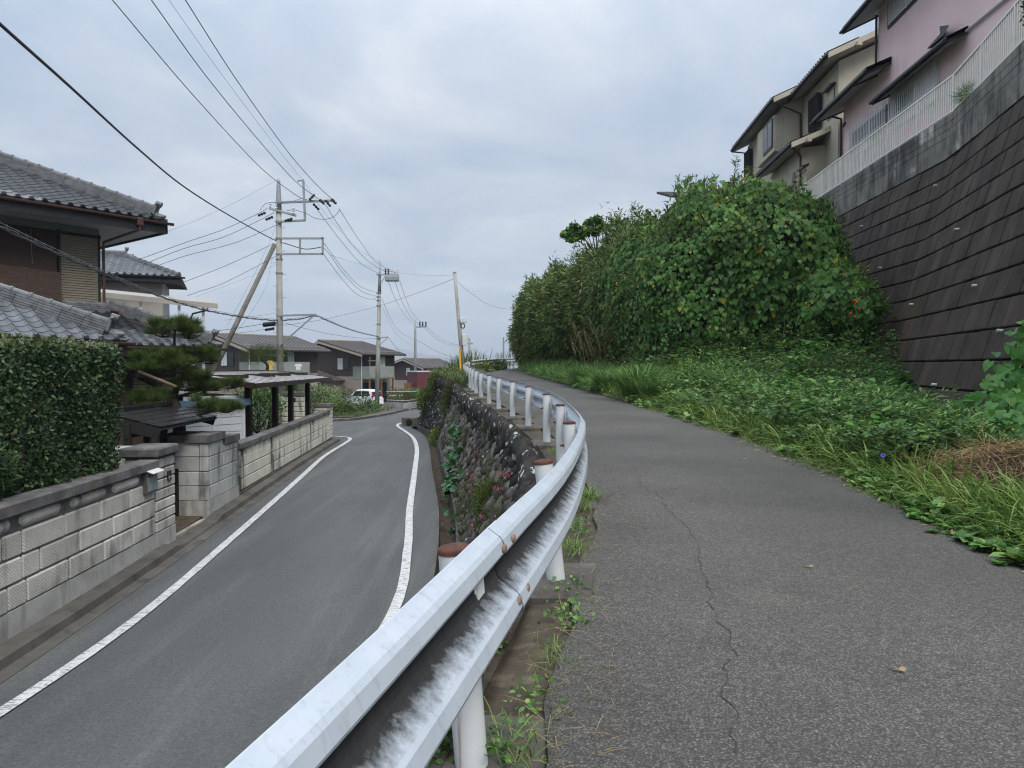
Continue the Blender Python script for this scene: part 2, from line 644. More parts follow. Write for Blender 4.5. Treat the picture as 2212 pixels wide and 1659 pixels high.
# roof tiles: smoked silver grey clay
t = NT('clay_tile')
k = t.ramp(t.noise(3.5, 6, .6), [(.3, (.046, .05, .057)), (.7, (.098, .106, .118))])
v = t.math('MULTIPLY_ADD', t.objrand(), .5)
v.node.inputs[2].default_value = .75
k = t.mix(1.0, k, v, 'MULTIPLY')
k = t.mix(t.ramp(t.noise(1.8, 5, .6), [(.6, 0), (.75, .5)]), k, (.17, .178, .19))
M['tile'] = t.done(k, .36, 0, .5)
M['tile_dark'] = mat('dark_tile', (.06, .062, .066), (.03, .031, .034), 4, rough=.5, bump=.2)
M['ridge'] = mat('ridge_tile', (.17, .178, .185), (.085, .09, .097), 7, rough=.5, rnd=.15)
M['brown_metal'] = mat('brown_metal', (.034, .023, .019), (.022, .016, .013), 5, rough=.4)
M['downpipe'] = mat('brown_downpipe', (.085, .045, .037), (.055, .031, .026), 4, rough=.45)
M['shutter'] = mat('shutter_slat', (.21, .19, .145), (.165, .15, .115), 3, rough=.55)
t = NT('reed_blind')
k = t.ramp(t.noise(26, 4, .6, (.3, .3, 6)), [(.35, (.016, .011, .010)), (.65, (.055, .037, .031))])
M['reed'] = t.done(k, .9)
t = NT('reed_blind_light')
k = t.ramp(t.noise(26, 4, .6, (.3, .3, 6)), [(.35, (.026, .018, .015)), (.65, (.08, .056, .044))])
M['reed2'] = t.done(k, .9)
M['brown_wall'] = mat('brown_siding', (.062, .044, .040), (.05, .036, .033), 2, rough=.7)
M['tan_wall'] = mat('tan_siding', (.33, .29, .245), (.28, .245, .21), 2, rough=.8)
M['balcony'] = mat('balcony_panel', (.25, .275, .25), (.22, .24, .22), 2, rough=.6)
M['brown_roof'] = mat('brown_roof', (.105, .094, .088), (.075, .067, .063), 2, rough=.45)
M['rake'] = mat('rake_board', (.36, .31, .255), (.3, .26, .21), 3)
M['wood'] = mat('wood_post', (.19, .10, .05), (.12, .065, .035), 6, stretch=(1, 1, .2))
M['car_white'] = mat('car_paint_white', (.74, .76, .77), (.72, .74, .75), 1, rough=.18, spec=.6)
M['tyre'] = mat('tyre', (.015, .015, .015), (.01, .01, .01), 9, rough=.9)
M['silver'] = mat('silver', (.5, .5, .5), (.4, .4, .4), 8, rough=.3, metal=.7)
M['red_lamp'] = mat('red_lamp', (.28, .02, .025), (.22, .015, .02), 3, rough=.2)
M['yellow'] = mat('yellow_plastic', (.72, .36, .02), (.62, .3, .02), 3, rough=.5)
M['red_wall'] = mat('red_panel', (.115, .03, .037), (.095, .025, .031), 1.5, rough=.6)
M['steel'] = mat('galvanised_steel', (.30, .33, .34), (.22, .245, .25), 9, rough=.5, metal=.25)
M['pole'] = mat('concrete_pole', (.36, .36, .33), (.27, .27, .25), 3, streak=(.17, .165, .15), ssc=5, samt=(.5, .66))
M['pole_old'] = mat('old_brace_pole', (.20, .195, .17), (.12, .118, .105), 3, streak=(.08, .08, .06), samt=(.5, .66))
M['cable'] = mat('cable', (.018, .02, .026), (.012, .013, .017), 5, rough=.5)
M['cable_grey'] = mat('grey_wire', (.13, .14, .15), (.1, .105, .11), 5, rough=.5)
M['ceramic'] = mat('ceramic', (.62, .63, .62), (.5, .5, .5), 6, rough=.25)
M['shed_white'] = mat('shed_panel', (.50, .53, .56), (.43, .46, .49), 2, rough=.45)
M['shed_blue'] = mat('shed_trim', (.15, .235, .33), (.11, .18, .26), 4, rough=.4)
M['carport'] = mat('carport_sheet', (.38, .35, .34), (.31, .285, .275), 1.5, rough=.3, spec=.5)
M['bark'] = mat('bark', (.055, .045, .036), (.018, .015, .013), 12, bump=.9, bsc=30, bdist=.04)
M['twig'] = mat('twig', (.13, .105, .075), (.07, .058, .042), 12)
M['bamboo'] = mat('bamboo_pole', (.30, .235, .165), (.22, .17, .12), 6, rough=.55)
M['drystem'] = mat('dry_stem', (.24, .175, .095), (.15, .105, .055), 14)
M['drain'] = mat('dark_opening', (.008, .008, .008), (.005, .005, .005), 3)
M['lime'] = mat('lime_paint', (.20, .31, .04), (.16, .25, .03), 2)
# foliage
L = {}
L['kudzu'] = leafmat('vine_leaf', [(0, (0.040, 0.104, 0.024)), (.35, (0.064, 0.163, 0.033)), (.7, (0.089, 0.202, 0.041)), (.965, (0.148, 0.256, 0.049)), (.985, (0.315, 0.266, 0.019)), (1, (0.414, 0.305, 0.030))], .55, .22, .25, 1.1, .75)
L['kudzu_bright'] = leafmat('vine_leaf_bright', [(0, (0.053, 0.158, 0.037)), (.6, (0.095, 0.252, 0.053)), (1, (0.179, 0.336, 0.063))], .45, .3)
L['bamboo'] = leafmat('bamboo_leaf', [(0, (.035, .08, .02)), (.5, (.09, .155, .032)), (.85, (.16, .21, .04)), (1, (.34, .27, .06))], .5, .25, .3, .8, .7)
L['grass'] = leafmat('grass_blade', [(0, (0.087, 0.157, 0.034)), (.5, (0.174, 0.292, 0.065)), (.86, (0.281, 0.404, 0.101)), (1, (0.449, 0.427, 0.157))], .5, .3, .3, 2.2, .7)
L['weed'] = leafmat('weed_leaf', [(0, (0.066, 0.146, 0.039)), (.5, (0.135, 0.268, 0.069)), (.9, (0.224, 0.372, 0.098)), (1, (0.343, 0.412, 0.114))], .55, .28, .3, 2.6, .8)
L['weed_dark'] = leafmat('mugwort_leaf', [(0, (0.070, 0.140, 0.049)), (.6, (0.143, 0.256, 0.079)), (1, (0.243, 0.353, 0.109))], .6, .22, .3, 2.0, .85)
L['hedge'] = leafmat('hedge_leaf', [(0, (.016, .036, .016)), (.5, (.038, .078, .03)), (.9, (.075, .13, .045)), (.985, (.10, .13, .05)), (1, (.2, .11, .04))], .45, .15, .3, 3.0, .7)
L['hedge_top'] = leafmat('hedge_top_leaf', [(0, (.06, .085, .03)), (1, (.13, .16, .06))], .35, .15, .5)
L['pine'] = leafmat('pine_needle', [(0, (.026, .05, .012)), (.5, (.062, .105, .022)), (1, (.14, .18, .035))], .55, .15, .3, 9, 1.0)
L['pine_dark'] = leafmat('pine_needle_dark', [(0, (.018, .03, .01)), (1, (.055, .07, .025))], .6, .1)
L['shrub'] = leafmat('shrub_leaf', [(0, (.035, .07, .018)), (.6, (.09, .14, .035)), (1, (.2, .19, .06))], .5, .25)
L['lime'] = leafmat('lime_leaf', [(0, (.12, .22, .02)), (1, (.25, .36, .05))], .5, .3)
L['pot'] = leafmat('leopard_leaf', [(0, (.022, .085, .022)), (.7, (.045, .15, .035)), (1, (.08, .2, .05))], .25, .15, .5)
L['moss'] = leafmat('moss', [(0, (.03, .045, .014)), (.6, (.06, .08, .025)), (1, (.12, .12, .04))], .8, .2)
L['pinkf'] = leafmat('pink_flower', [(0, (.40, .09, .16)), (1, (.55, .2, .28))], .7, .25)
L['yellowf'] = leafmat('yellow_flower', [(0, (.55, .42, .03)), (1, (.6, .5, .06))], .7, .2)
L['straw'] = leafmat('straw', [(0, (.10, .055, .028)), (.5, (.26, .155, .07)), (1, (.45, .34, .18))], .8, .1)
L['dryleaf'] = leafmat('dry_leaf', [(0, (.16, .095, .05)), (.5, (.32, .22, .12)), (1, (.5, .4, .27))], .8, .15)
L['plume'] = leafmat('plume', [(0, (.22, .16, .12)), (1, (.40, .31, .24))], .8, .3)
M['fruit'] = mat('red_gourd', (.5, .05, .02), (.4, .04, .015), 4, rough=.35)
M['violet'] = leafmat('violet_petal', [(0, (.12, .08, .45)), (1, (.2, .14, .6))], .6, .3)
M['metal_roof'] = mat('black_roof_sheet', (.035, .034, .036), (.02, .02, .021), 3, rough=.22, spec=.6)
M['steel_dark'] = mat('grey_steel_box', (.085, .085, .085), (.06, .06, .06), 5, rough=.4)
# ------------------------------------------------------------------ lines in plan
POSTS = [(-1.28, -1.9), (-.62, .45), (-.14, 2.4), (.268, 4.3), (.555, 6.6), (.60, 8.7), (.53, 10.8), (.30, 13.0), (.01, 15.0),
         (-.316, 17.0), (-.60, 18.7), (-.90, 20.7), (-1.15, 22.8), (-1.38, 24.9), (-1.6, 27.0), (-1.82, 29.1), (-2.03, 31.2),
         (-2.22, 33.3), (-2.37, 35.4), (-2.45, 37.5)]
post_path = Path([(x, y, 0) for x, y in POSTS])
# near edge of the stone wall's crown and its foot on the road
crown = Path([(-1.9, -3, 0), (-1.0, 0.3, 0), (-.40, 2.4, 0), (-.02, 4.3, 0), (.23, 6.6, 0), (.27, 8.7, 0), (.17, 10.8, 0), (-.08, 13, 0), (-.38, 15, 0),
              (-.72, 17, 0), (-1.0, 18.7, 0), (-1.32, 20.7, 0), (-1.85, 25, 0), (-2.35, 29, 0), (-2.8, 31.2, 0), (-3.4, 33.2, 0), (-3.9, 35.5, 0), (-3.6, 38.5, 0), (-2.7, 41.5, 0)])
foot = Path([(-2.75, -3, 0), (-1.85, 0.3, 0), (-1.15, 3.5, 0), (-.86, 6.6, 0), (-.78, 9.5, 0), (-.92, 12.5, 0), (-1.2, 15.5, 0), (-1.6, 18.5, 0),
             (-2.03, 21.5, 0), (-2.55, 25.5, 0), (-3.2, 29.8, 0), (-3.9, 33.2, 0), (-4.75, 36.3, 0), (-5.0, 38.6, 0), (-4.3, 42.5, 0)])
path_left = itp([(-6, -1.6), (0, -.35), (2.4, .10), (3.2, .18), (4.4, .44), (6.3, .75), (8.7, .82), (10.8, .74), (13, .5), (15, .2), (17, -.1),
                 (20.7, -.65), (25, -1.1), (31, -1.75), (37.5, -2.2), (44, -1.6), (52, -.3), (62, 2.0), (75, 6)])
path_right = itp([(-6, 3.0), (0, 3.1), (4.5, 3.25), (6.6, 3.42), (11, 3.5), (16.6, 3.15), (24, 2.45), (34, 1.4), (44, .5), (52, .9), (62, 3.2), (75, 8)])


def wall_x(Y): return -5.46 - .0605 * Y        # street face of the garden walls on the left


def noisef(x, y, s=1.0):
    return (math.sin(x * 1.7 * s + 1.3 * math.sin(y * 1.1 * s)) + math.sin(y * 2.3 * s + 2.1 * math.sin(x * .9 * s + 2))) * .5


# bank on the right: gentle near the camera, steeper below the thicket
def bank(X, Y):
    t = max(0.0, X - path_right(Y))
    k = min(max((Y - 13) / 10.5, 0), 1)
    k = k * k * (3 - 2 * k)
    sl = -.012 + .30 * k
    return zp(Y) + sl * t + (.05 * noisef(X, Y, .8) if t > .4 else 0) * min(t, 1)


# lower road sheet
road_r = itp([(q.y, q.x - .42) for q in foot.p if q.y < 36.4] + [(37.2, -5.1), (39, -4.6), (42, -3.2), (46, 2), (60, 10), (120, 20)])
mb = MB()
rows = []
ys = [-6 + .5 * i for i in range(110)] + [50 + 2 * i for i in range(46)]
for Y in ys:
    xl = wall_x(Y) if Y < 28.3 else -60
    xr = road_r(Y)
    n = 24
    rows.append([(xl + (xr - xl) * i / n, Y, zl(Y) - .02 * abs(2 * i / n - 1) ** 2) for i in range(n + 1)])
lower_road = mb.loft(rows).build('lower_road', M['asphalt'], smooth=True, kind='structure')


def strip(path, w, dz, zf, s0=0, s1=None, step=.3):
    s1 = s1 or path.L
    n = max(2, int((s1 - s0) / step))
    rows = []
    for i in range(n + 1):
        s = s0 + (s1 - s0) * i / n
        p, d = path.at(s), path.side(s)
        wv = w * (1 + .06 * math.sin(s * 9) * math.sin(s * 3.7))
        rows.append([(p - d * wv / 2).xy.to_tuple() + (zf((p - d * w / 2).y) + dz,), (p + d * wv / 2).xy.to_tuple() + (zf((p + d * w / 2).y) + dz,)])
    return rows


LLp = Path([(-5.6, 1.0, 0), (-5.15, 4.2, 0), (-4.98, 6.84, 0), (-4.98, 9.26, 0), (-5.28, 12.9, 0), (-5.66, 17.1, 0), (-6.0, 20.6, 0), (-6.35, 24, 0), (-6.52, 27.6, 0), (-6.7, 29.3, 0), (-7.2, 30.3, 0), (-9, 31.1, 0), (-14, 32.4, 0)])
RLp = Path([(-2.6, .5, 0), (-1.95, 5, 0), (-1.62, 9.5, 0), (-1.88, 12.7, 0), (-2.3, 15.9, 0), (-2.86, 20.8, 0), (-3.48, 25.9, 0), (-4.2, 30, 0), (-5.0, 33.2, 0), (-5.75, 36, 0), (-6.15, 38.2, 0), (-6.1, 40, 0), (-5.5, 42.8, 0)])
for pth in (LLp, RLp):
    MB().loft(strip(pth, .15, .012, zl)).build('edge_line', M['line'], lower_road)
for a, b in (((-13.4, 58.2), (-11.3, 57.6)), ((-14.6, 59.6), (-10.8, 58.3)), ((-17.6, 61.5), (-13.2, 60.6))):
    pa = Path([(a[0], a[1], 0), (b[0], b[1], 0)], 4)
    MB().loft(strip(pa, .12, .14, zl)).build('parking_line', M['line'], lower_road)

# left gutter: low kerb against the walls and a concrete apron
mb = MB()
prof = [(0.0, -.2), (0.0, .15), (.26, .13), (.28, .025), (.47, .016), (.48, -.1)]
rows = []
for i in range(120):
    Y = -6 + i * .29
    dip = 1.0
    if 12.7 < Y < 14.7:
        dip = .55
    rows.append([(wall_x(Y) + o, Y, zl(Y) - .02 + (z * dip if z > .1 else z)) for o, z in prof])
mb.loft(rows).build('roadside_gutter', M['gutter'], kind='structure')

# right gutter: open channel at the foot of the stone wall
rows = []
prof = [(-.44, .012), (-.40, .012), (-.39, -.26), (-.08, -.27), (-.07, .10), (.10, .11), (.14, -.1)]
s = 0
while s < foot.L - 5.6:
    p, d = foot.at(s), foot.side(s)
    z = zl(p.y) - .02
    rows.append([(p.x + d.x * o, p.y + d.y * o, z + h + (.02 * noisef(p.x, p.y * 5) if h < -.2 else 0)) for o, h in prof])
    s += .3
MB().loft(rows).build('drain_channel', M['gutter'], kind='structure')
rows = []
s = 0
while s < foot.L - 5.8:
    p, d = foot.at(s), foot.side(s)
    z = zl(p.y) - .02
    rows.append([(p.x + d.x * o, p.y + d.y * o, z - .20 + .03 * noisef(p.x * 9 + o * 40, p.y * 9)) for o in (-.385, -.3, -.23, -.15, -.085)])
    s += .12
MB().loft(rows).build('channel_debris', M['litter'], kind='stuff')

# upper path
rows = []
ys = [-6 + .4 * i for i in range(80)] + [26 + 1.0 * i for i in range(46)]
for Y in ys:
    xl, xr = path_left(Y), path_right(Y)
    j1 = .045 * noisef(Y * 2.2, 3, 1) + .03 * noisef(Y * 7, 1, 1)
    j2 = .05 * noisef(Y * 1.9, 8, 1) + .03 * noisef(Y * 6, 5, 1)
    n = 16
    rows.append([(xl + j1 + (xr + .25 + j2 - xl - j1) * i / n, Y, zp(Y) + .03 * (1 - (2 * i / n - 1) ** 2) - .01) for i in range(n + 1)])
upper_path = MB().loft(rows).build('upper_path', M['asphalt_old'], smooth=True, kind='structure')


def zpath(X, Y):
    xl, xr = path_left(Y), path_right(Y) + .25
    u = 2 * (X - xl) / (xr - xl) - 1
    return zp(Y) + .03 * (1 - u * u) - .01


# cracks in the path surface
M['crack'] = mat('crack', (.045, .042, .038), (.03, .028, .025), 20)
crk = [[(1372, 1010), (1385, 1050), (1425, 1075), (1440, 1105), (1470, 1130), (1495, 1160), (1510, 1195), (1512, 1230), (1532, 1275), (1535, 1310), (1560, 1360), (1580, 1400), (1590, 1440)],
       [(1255, 1068), (1330, 1068), (1395, 1072), (1450, 1062), (1520, 1050), (1600, 1052)],
       [(1580, 1440), (1560, 1500), (1590, 1560), (1575, 1640)]]
for c in crk:
    pts = []
    for x, y in c:
        p = G(x, y, zp)
        pts.append((p.x, p.y, 0))
    pa = Path(pts, 6)
    rows = []
    s = 0
    while s <= pa.L:
        p, d = pa.at(s), pa.side(s)
        j = .014 * noisef(s * 40, 2) + .02 * noisef(s * 13, 6)
        w = .0009 + .0026 * abs(noisef(s * 22, 4))
        a, b = p + d * (j - w), p + d * (j + w)
        rows.append([(a.x, a.y, zpath(a.x, a.y) + .004), (b.x, b.y, zpath(b.x, b.y) + .004)])
        s += .035
    MB().loft(rows).build('crack', M['crack'], upper_path)

# shoulder of earth between path and wall crown, with the grassy knoll at the bend
rows = []
for i in range(260):
    Y = -5 + i * .18
    xa, xb = crown.x_at_y(Y) - .06, path_left(Y) + .12
    if xb < xa + .25:
        xb = xa + .25
    n = 9
    r = []
    for k in range(n + 1):
        X = xa + (xb - xa) * k / n
        kn = min(max((Y - 26.5) / 5, 0), 1)
        h = -.05 + .02 * noisef(X * 6, Y * 5) - .02 * (1 - k / n)
        h += kn * .30 * max(0, 1 - abs((X - (-3.0)) / 1.2))
        r.append((X, Y, zp(Y) + h))
    rows.append(r)
MB().loft(rows).build('earth_shoulder', M['soil'], smooth=True, kind='structure')

# slope beyond the wall's nose, down to the far road
rows = []
for i in range(44):
    Y = 40.5 + i * 1.2
    xa = path_left(Y) + .1
    r = []
    for k in range(9):
        u = k / 8
        r.append((xa - min(6.5, path_left(Y) + .112 * Y) * u, Y, zp(Y) - .06 + (zl(Y) - .05 - zp(Y)) * (u * u * (3 - 2 * u)) + .1 * noisef(u * 9, Y)))
    rows.append(r)
MB().loft(rows).build('grass_slope', M['grassground'], smooth=True, kind='structure')

# bank to the right of the path
rows = []
for i in range(90):
    Y = -6 + i * .9
    r = []
    for k in range(26):
        X = path_right(Y) + .12 + (19 - path_right(Y)) * (k / 25) ** 1.2
        z = bank(X, Y)
        r.append((X, Y, z - (.015 if k < 2 else 0)))
    rows.append(r)
MB().loft(rows).build('weed_bank', M['grassground'], smooth=True, kind='structure')

# wide ground that reaches the horizon
rows = []
YS = [-30, -10, 0, 20, 40, 60, 80, 100, 150, 200, 300, 500, 900, 1600, 3000, 6000]
XS = [-6000, -2500, -1000, -400, -150, -60, -30, -12, -6, 20, 60, 150, 400, 1000, 2500, 6000]
for Y in YS:
    rows.append([(X, Y, (zl(min(Y, 500)) - .35) if Y < 500 else -20.4 - .004 * (Y - 500)) for X in XS])
MB().loft(rows).build('ground', M['ground'], kind='structure')

# yards: raised earth behind the garden walls and the lots beyond the junction
mb = MB()
rows = []
for i in range(36):
    Y = -6 + i * .97
    rows.append([(X, Y, zl(Y) + .10) for X in (-45, -25, -12, wall_x(Y) - .12)])
mb.loft(rows).build('garden_soil', M['soil'], kind='structure')

kerbp = Path([(-60, 33, 0), (-30, 36.5, 0), (-16, 39.5, 0), (-10.2, 41.5, 0), (-8.9, 46.5, 0), (-8.5, 52, 0), (-8.3, 57, 0), (-8.0, 62, 0), (-6.8, 70, 0), (-4, 84, 0), (2, 110, 0)])
mb = MB()
rows = []
s = 0
while s < kerbp.L:
    p, d = kerbp.at(s), kerbp.side(s)
    d = -d
    low = 1.0 if not (52 < p.y < 58) else .3
    z = zl(p.y) - .02
    rows.append([(p.x + d.x * o, p.y + d.y * o, z + h) for o, h in ((0, -.1), (.0, .15 * low), (.16, .16 * low), (.17, .13 * low))])
    s += .6
mb.loft(rows).build('kerb', M['concrete_dirty'], kind='structure')
rows = []
for q in kerbp.p:
    d = Vector((-1, .12, 0)) if q.y > 41 else Vector((-.1, 1, 0))
    w = 2.0
    rows.append([(q.x + d.x * o, q.y + d.y * o, zl(q.y + d.y * o) + .10) for o in (.15, .8, w)])
MB().loft(rows).build('pavement', M['asphalt_old'], kind='structure')
rows = []
for q in kerbp.p:
    d = Vector((-1, .12, 0)) if q.y > 41 else Vector((-.1, 1, 0))
    rows.append([(q.x + d.x * o, q.y + d.y * o, zl(q.y + d.y * o) + .07) for o in (1.9, 6, 14, 40)])
MB().loft(rows).build('forecourt', M['asphalt'], kind='structure')

# far mountains
rows = []
for j in range(5):
    r = []
    for i in range(90):
        X = -5200 + i * 120
        h = 165 + 70 * noisef(X * .0011, 3, 1) + 35 * noisef(X * .0034, 7, 1) + 12 * noisef(X * .011, 2, 1)
        r.append((X, 5200 + j * 260, -45 + h * (j / 4) ** .8))
    rows.append(r)
MB().loft(rows).build('mountains', M['hill'], smooth=True, kind='structure')
# ------------------------------------------------------------------ guard rail
t = NT('rail_beam_paint')
uv = t.n.new('ShaderNodeUVMap')
uv.uv_map = 'UVMap'
sp = t.n.new('ShaderNodeSeparateXYZ')
t.l.new(uv.outputs[0], sp.inputs[0])
k = t.ramp(t.noise(5, 6, .6), [(.3, (.36, .405, .455)), (.7, (.43, .47, .52))])
str_ = t.noise(30, 5, .7, (1, 1, .22))
k = t.mix(t.ramp(str_, [(.54, 0), (.74, .42)]), k, (.19, .195, .205))
k = t.mix(t.ramp(t.noise(2.2, 7, .7), [(.6, 0), (.74, .45)]), k, (.26, .24, .21))
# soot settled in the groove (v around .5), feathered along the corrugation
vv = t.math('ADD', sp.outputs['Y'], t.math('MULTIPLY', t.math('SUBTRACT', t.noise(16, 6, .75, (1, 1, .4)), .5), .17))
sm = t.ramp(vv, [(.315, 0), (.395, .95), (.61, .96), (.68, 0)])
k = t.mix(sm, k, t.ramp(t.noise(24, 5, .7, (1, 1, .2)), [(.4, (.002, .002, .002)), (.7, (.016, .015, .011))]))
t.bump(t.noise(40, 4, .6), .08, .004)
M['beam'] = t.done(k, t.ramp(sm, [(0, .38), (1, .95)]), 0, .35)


def guard_profile():
    """W beam across: (outward offset towards the path, height), 0.35 m tall"""
    pr = [(.006, -.175), (.020, -.168), (.056, -.134), (.064, -.120), (.064, -.078), (.054, -.064), (.006, -.026), (0, -.010), (0, .010), (.006, .028), (.054, .068), (.062, .080), (.062, .118), (.054, .132), (.030, .152), (.022, .160)]
    out = []
    for a, b in zip(pr, pr[1:]):
        out += [a, ((a[0] + b[0]) / 2, (a[1] + b[1]) / 2)]
    out.append(pr[-1])
    return out


PR = guard_profile()


def beam(path, zf, s0, s1, off0, ztop, name, parent, th=.004):
    """one length of W beam along the path"""
    n = max(3, int((s1 - s0) / .16))
    front, back = [], []
    for i in range(n + 1):
        s = s0 + (s1 - s0) * i / n
        p, d = path.at(s), path.side(s)
        z = zf(p.y) + ztop - .175
        nr_ = min(max((7 - p.y) / 4, 0), 1)
        off = off0 - .045 * nr_
        tl = .02 + .3 * nr_
        front.append([(p.x + d.x * (off + o - tl * h), p.y + d.y * (off + o - tl * h), z + h) for o, h in PR])
        back.append([(p.x + d.x * (off + o - tl * h - th), p.y + d.y * (off + o - tl * h - th), z + h) for o, h in PR])
    m = len(PR)
    mb = MB().loft(front)
    mb2 = MB().loft([r[::-1] for r in back])
    nb = len(mb.v)
    mb.add(mb2.v, mb2.f)
    edge = []
    for i in range(n):
        a, b = i * m, (i + 1) * m
        edge.append((a, b, nb + b + m - 1, nb + a + m - 1))
        edge.append((a + m - 1, nb + a, nb + b, b + m - 1))
    mb.f += edge
    o = mb.build(name, M['beam'], parent)
    me = o.data
    uvl = me.uv_layers.new(name='UVMap')
    vv = np.zeros(len(me.vertices))
    for i in range(n + 1):
        for q in range(m):
            vv[i * m + q] = q / (m - 1)
            vv[nb + i * m + q] = .9
    lv = np.zeros(len(me.loops), dtype=np.int32)
    me.loops.foreach_get('vertex_index', lv)
    uvs = np.zeros((len(me.loops), 2), dtype=np.float32)
    uvs[:, 1] = vv[lv]
    uvl.data.foreach_set('uv', uvs.ravel())
    return o


def post_mesh(r=.057, h=.72):
    return MB().tube([(0, 0, -.25), (0, 0, h)], r, 20, cap=False).mesh('post', M['postpaint'], (0, 0, 0), True)


def cap_mesh(r=.060):
    rows = []
    for rr, z in ((r, -.010), (r, .0), (r * .96, .008), (r * .75, .013), (r * .4, .018), (.001, .019)):
        rows.append([(rr * math.cos(a), rr * math.sin(a), z) for a in [2 * PI * i / 20 for i in range(20)]])
    return MB().loft(rows, True).mesh('cap', M['rust'], (0, 0, 0), True)


def bolt_mesh(r=.016, l=.03):
    mb = MB().tube([(0, 0, 0), (l * .5, 0, 0)], r, 6)
    mb.tube([(l * .5, 0, 0), (l * 1.3, 0, 0)], r * .55, 6)
    return mb.mesh('bolt', M['rust'], (0, 0, 0))


def button_mesh():
    rows = []
    for rr, x in ((.022, 0), (.021, .004), (.015, .008), (.004, .010)):
        rows.append([(x, rr * math.cos(a), rr * .85 * math.sin(a)) for a in [2 * PI * i / 12 for i in range(12)]])
    return MB().loft(rows, True).mesh('bolt_head', M['rust2'], (0, 0, 0), True)


M['rust2'] = mat('rusty_bolt', (.28, .20, .14), (.13, .085, .06), 40, rough=.7)
me_post, me_cap, me_bolt, me_button = post_mesh(), cap_mesh(), bolt_mesh(), button_mesh()
PH = .72
gr = thing('guardrail', (.0, 8, zp(8)), 'white corrugated guardrail with rust capped posts curving between the two roads', 'guardrail')
mbk = MB()
mbk.add([(.0, -.05, -.09), (.02, -.05, -.09), (.02, .05, -.09), (0, .05, -.09), (.0, -.05, .09), (.02, -.05, .09), (.02, .05, .09), (0, .05, .09)],
        [(0, 3, 2, 1), (4, 5, 6, 7), (0, 1, 5, 4), (2, 3, 7, 6), (1, 2, 6, 5), (0, 4, 7, 3)])
mbk.obox((.024, 0, 0), (.004, 0, 0), (0, .04, 0), (0, 0, .14))
me_brk = mbk.mesh('bracket', M['postpaint'], (0, 0, 0))
zpost = lambda Y: zp(Y) + .055
post_s = []
for i, (x, y) in enumerate(POSTS):
    j = int(np.argmin([(q - Vector((x, y, 0))).length for q in post_path.p]))
    s = post_path.s[j]
    post_s.append(s)
    d = post_path.side(s)
    tt = post_path.tan(s)
    lean = {1: .07, 2: .08, 3: .11, 4: .03}.get(i, .012 + .02 * noisef(i * 3.1, 2))
    zax = Vector((-d.x * lean, -d.y * lean, 1)).normalized()
    xax = (d - zax * d.dot(zax)).normalized()
    yax = zax.cross(xax)
    base = Vector((x, y, zp(y) + .0))
    po = link('post', me_post, frame(base, xax, yax, zax), gr)
    # sub-parts of a rotated part: place in the post's own frame
    def sub(name, me, loc, rot=None):
        o = bpy.data.objects.new(name, me)
        col.objects.link(o)
        o.parent = po
        o.location = loc
        if rot:
            o.rotation_euler = rot
    sub('cap', me_cap, (0, 0, PH))
    sub('bracket', me_brk, (.055, 0, PH - .21))
    sub('bolt', me_bolt, (-.055, 0, PH - .21), (0, 0, PI))
    for dz in (.075, -.075):
        sub('bolt', me_bolt, (.07, .06, PH - .21 + dz), (0, 0, PI))
OFF = .075
L_ = post_path.L
joints = [0]
for i in range(2, len(post_s) - 1, 2):
    joints.append(post_s[i] + .22)
joints.append(L_)
for a, b in zip(joints, joints[1:]):
    beam(post_path, zpost, a, min(b + .12, L_), OFF + (.004 if joints.index(a) % 2 else 0), PH - .02, 'rail_beam', gr)
for k_, s in enumerate(joints[1:-1]):
    for ds in (-.16, -.02):
        for h in (.094, -.094):
            p, d = post_path.at(s + ds + .14), post_path.side(s + ds + .14)
            M4 = frame(p + d * (OFF + .066 - (.045 + .3 * h) * min(max((7 - p.y) / 4, 0), 1)) + Vector((0, 0, zpost(p.y) + PH - .02 - .175 + h)), d, Vector((-d.y, d.x, 0)), (0, 0, 1))
            link('bolt_head', me_button, M4, gr)
    p, d = post_path.at(s - .1), post_path.side(s - .1)
# second guard rail beyond the bend
far_path = Path([(-2.45, 40.5, 0), (-2.2, 44, 0), (-1.5, 49, 0), (-.4, 54, 0), (1.2, 59, 0), (4, 65, 0), (8, 71, 0)])
g2 = thing('guardrail', (-1, 52, zp(52)), 'weathered grey green guardrail crossing behind the far bend of the path', 'guardrail')
t = NT('old_rail_paint')
M['beam2'] = t.done(t.ramp(t.noise(2.5, 6, .6), [(.35, (.26, .29, .27)), (.65, (.52, .55, .54))]), .5)
s = .0
bo = beam(far_path, zpost, 0, far_path.L, .1, PH + .02, 'rail_beam', g2)
bo.data.materials[0] = M['beam2']
while s < far_path.L - .1:
    p, d = far_path.at(s), far_path.side(s)
    po = link('post', me_post, frame(Vector((p.x, p.y, zp(p.y))), d, Vector((-d.y, d.x, 0)), (0, 0, 1)), g2)
    s += 2.0

# concrete footings the posts stand in (stepped blocks along the shoulder)
for i, (x, y) in enumerate(POSTS[:14]):
    s = post_s[i]
    d, tt = post_path.side(s), post_path.tan(s)
    c = Vector((x, y, zp(y) - .075 + .02 * noisef(i * 2.7, 1))) + tt * .04 + d * .01
    MB().bbox(c, d * .24 + tt * .03, tt * .33, (0, 0, .07), .03).build('post_footing', M['concrete_dirty'], gr)
# ------------------------------------------------------------------ boulder retaining wall below the path


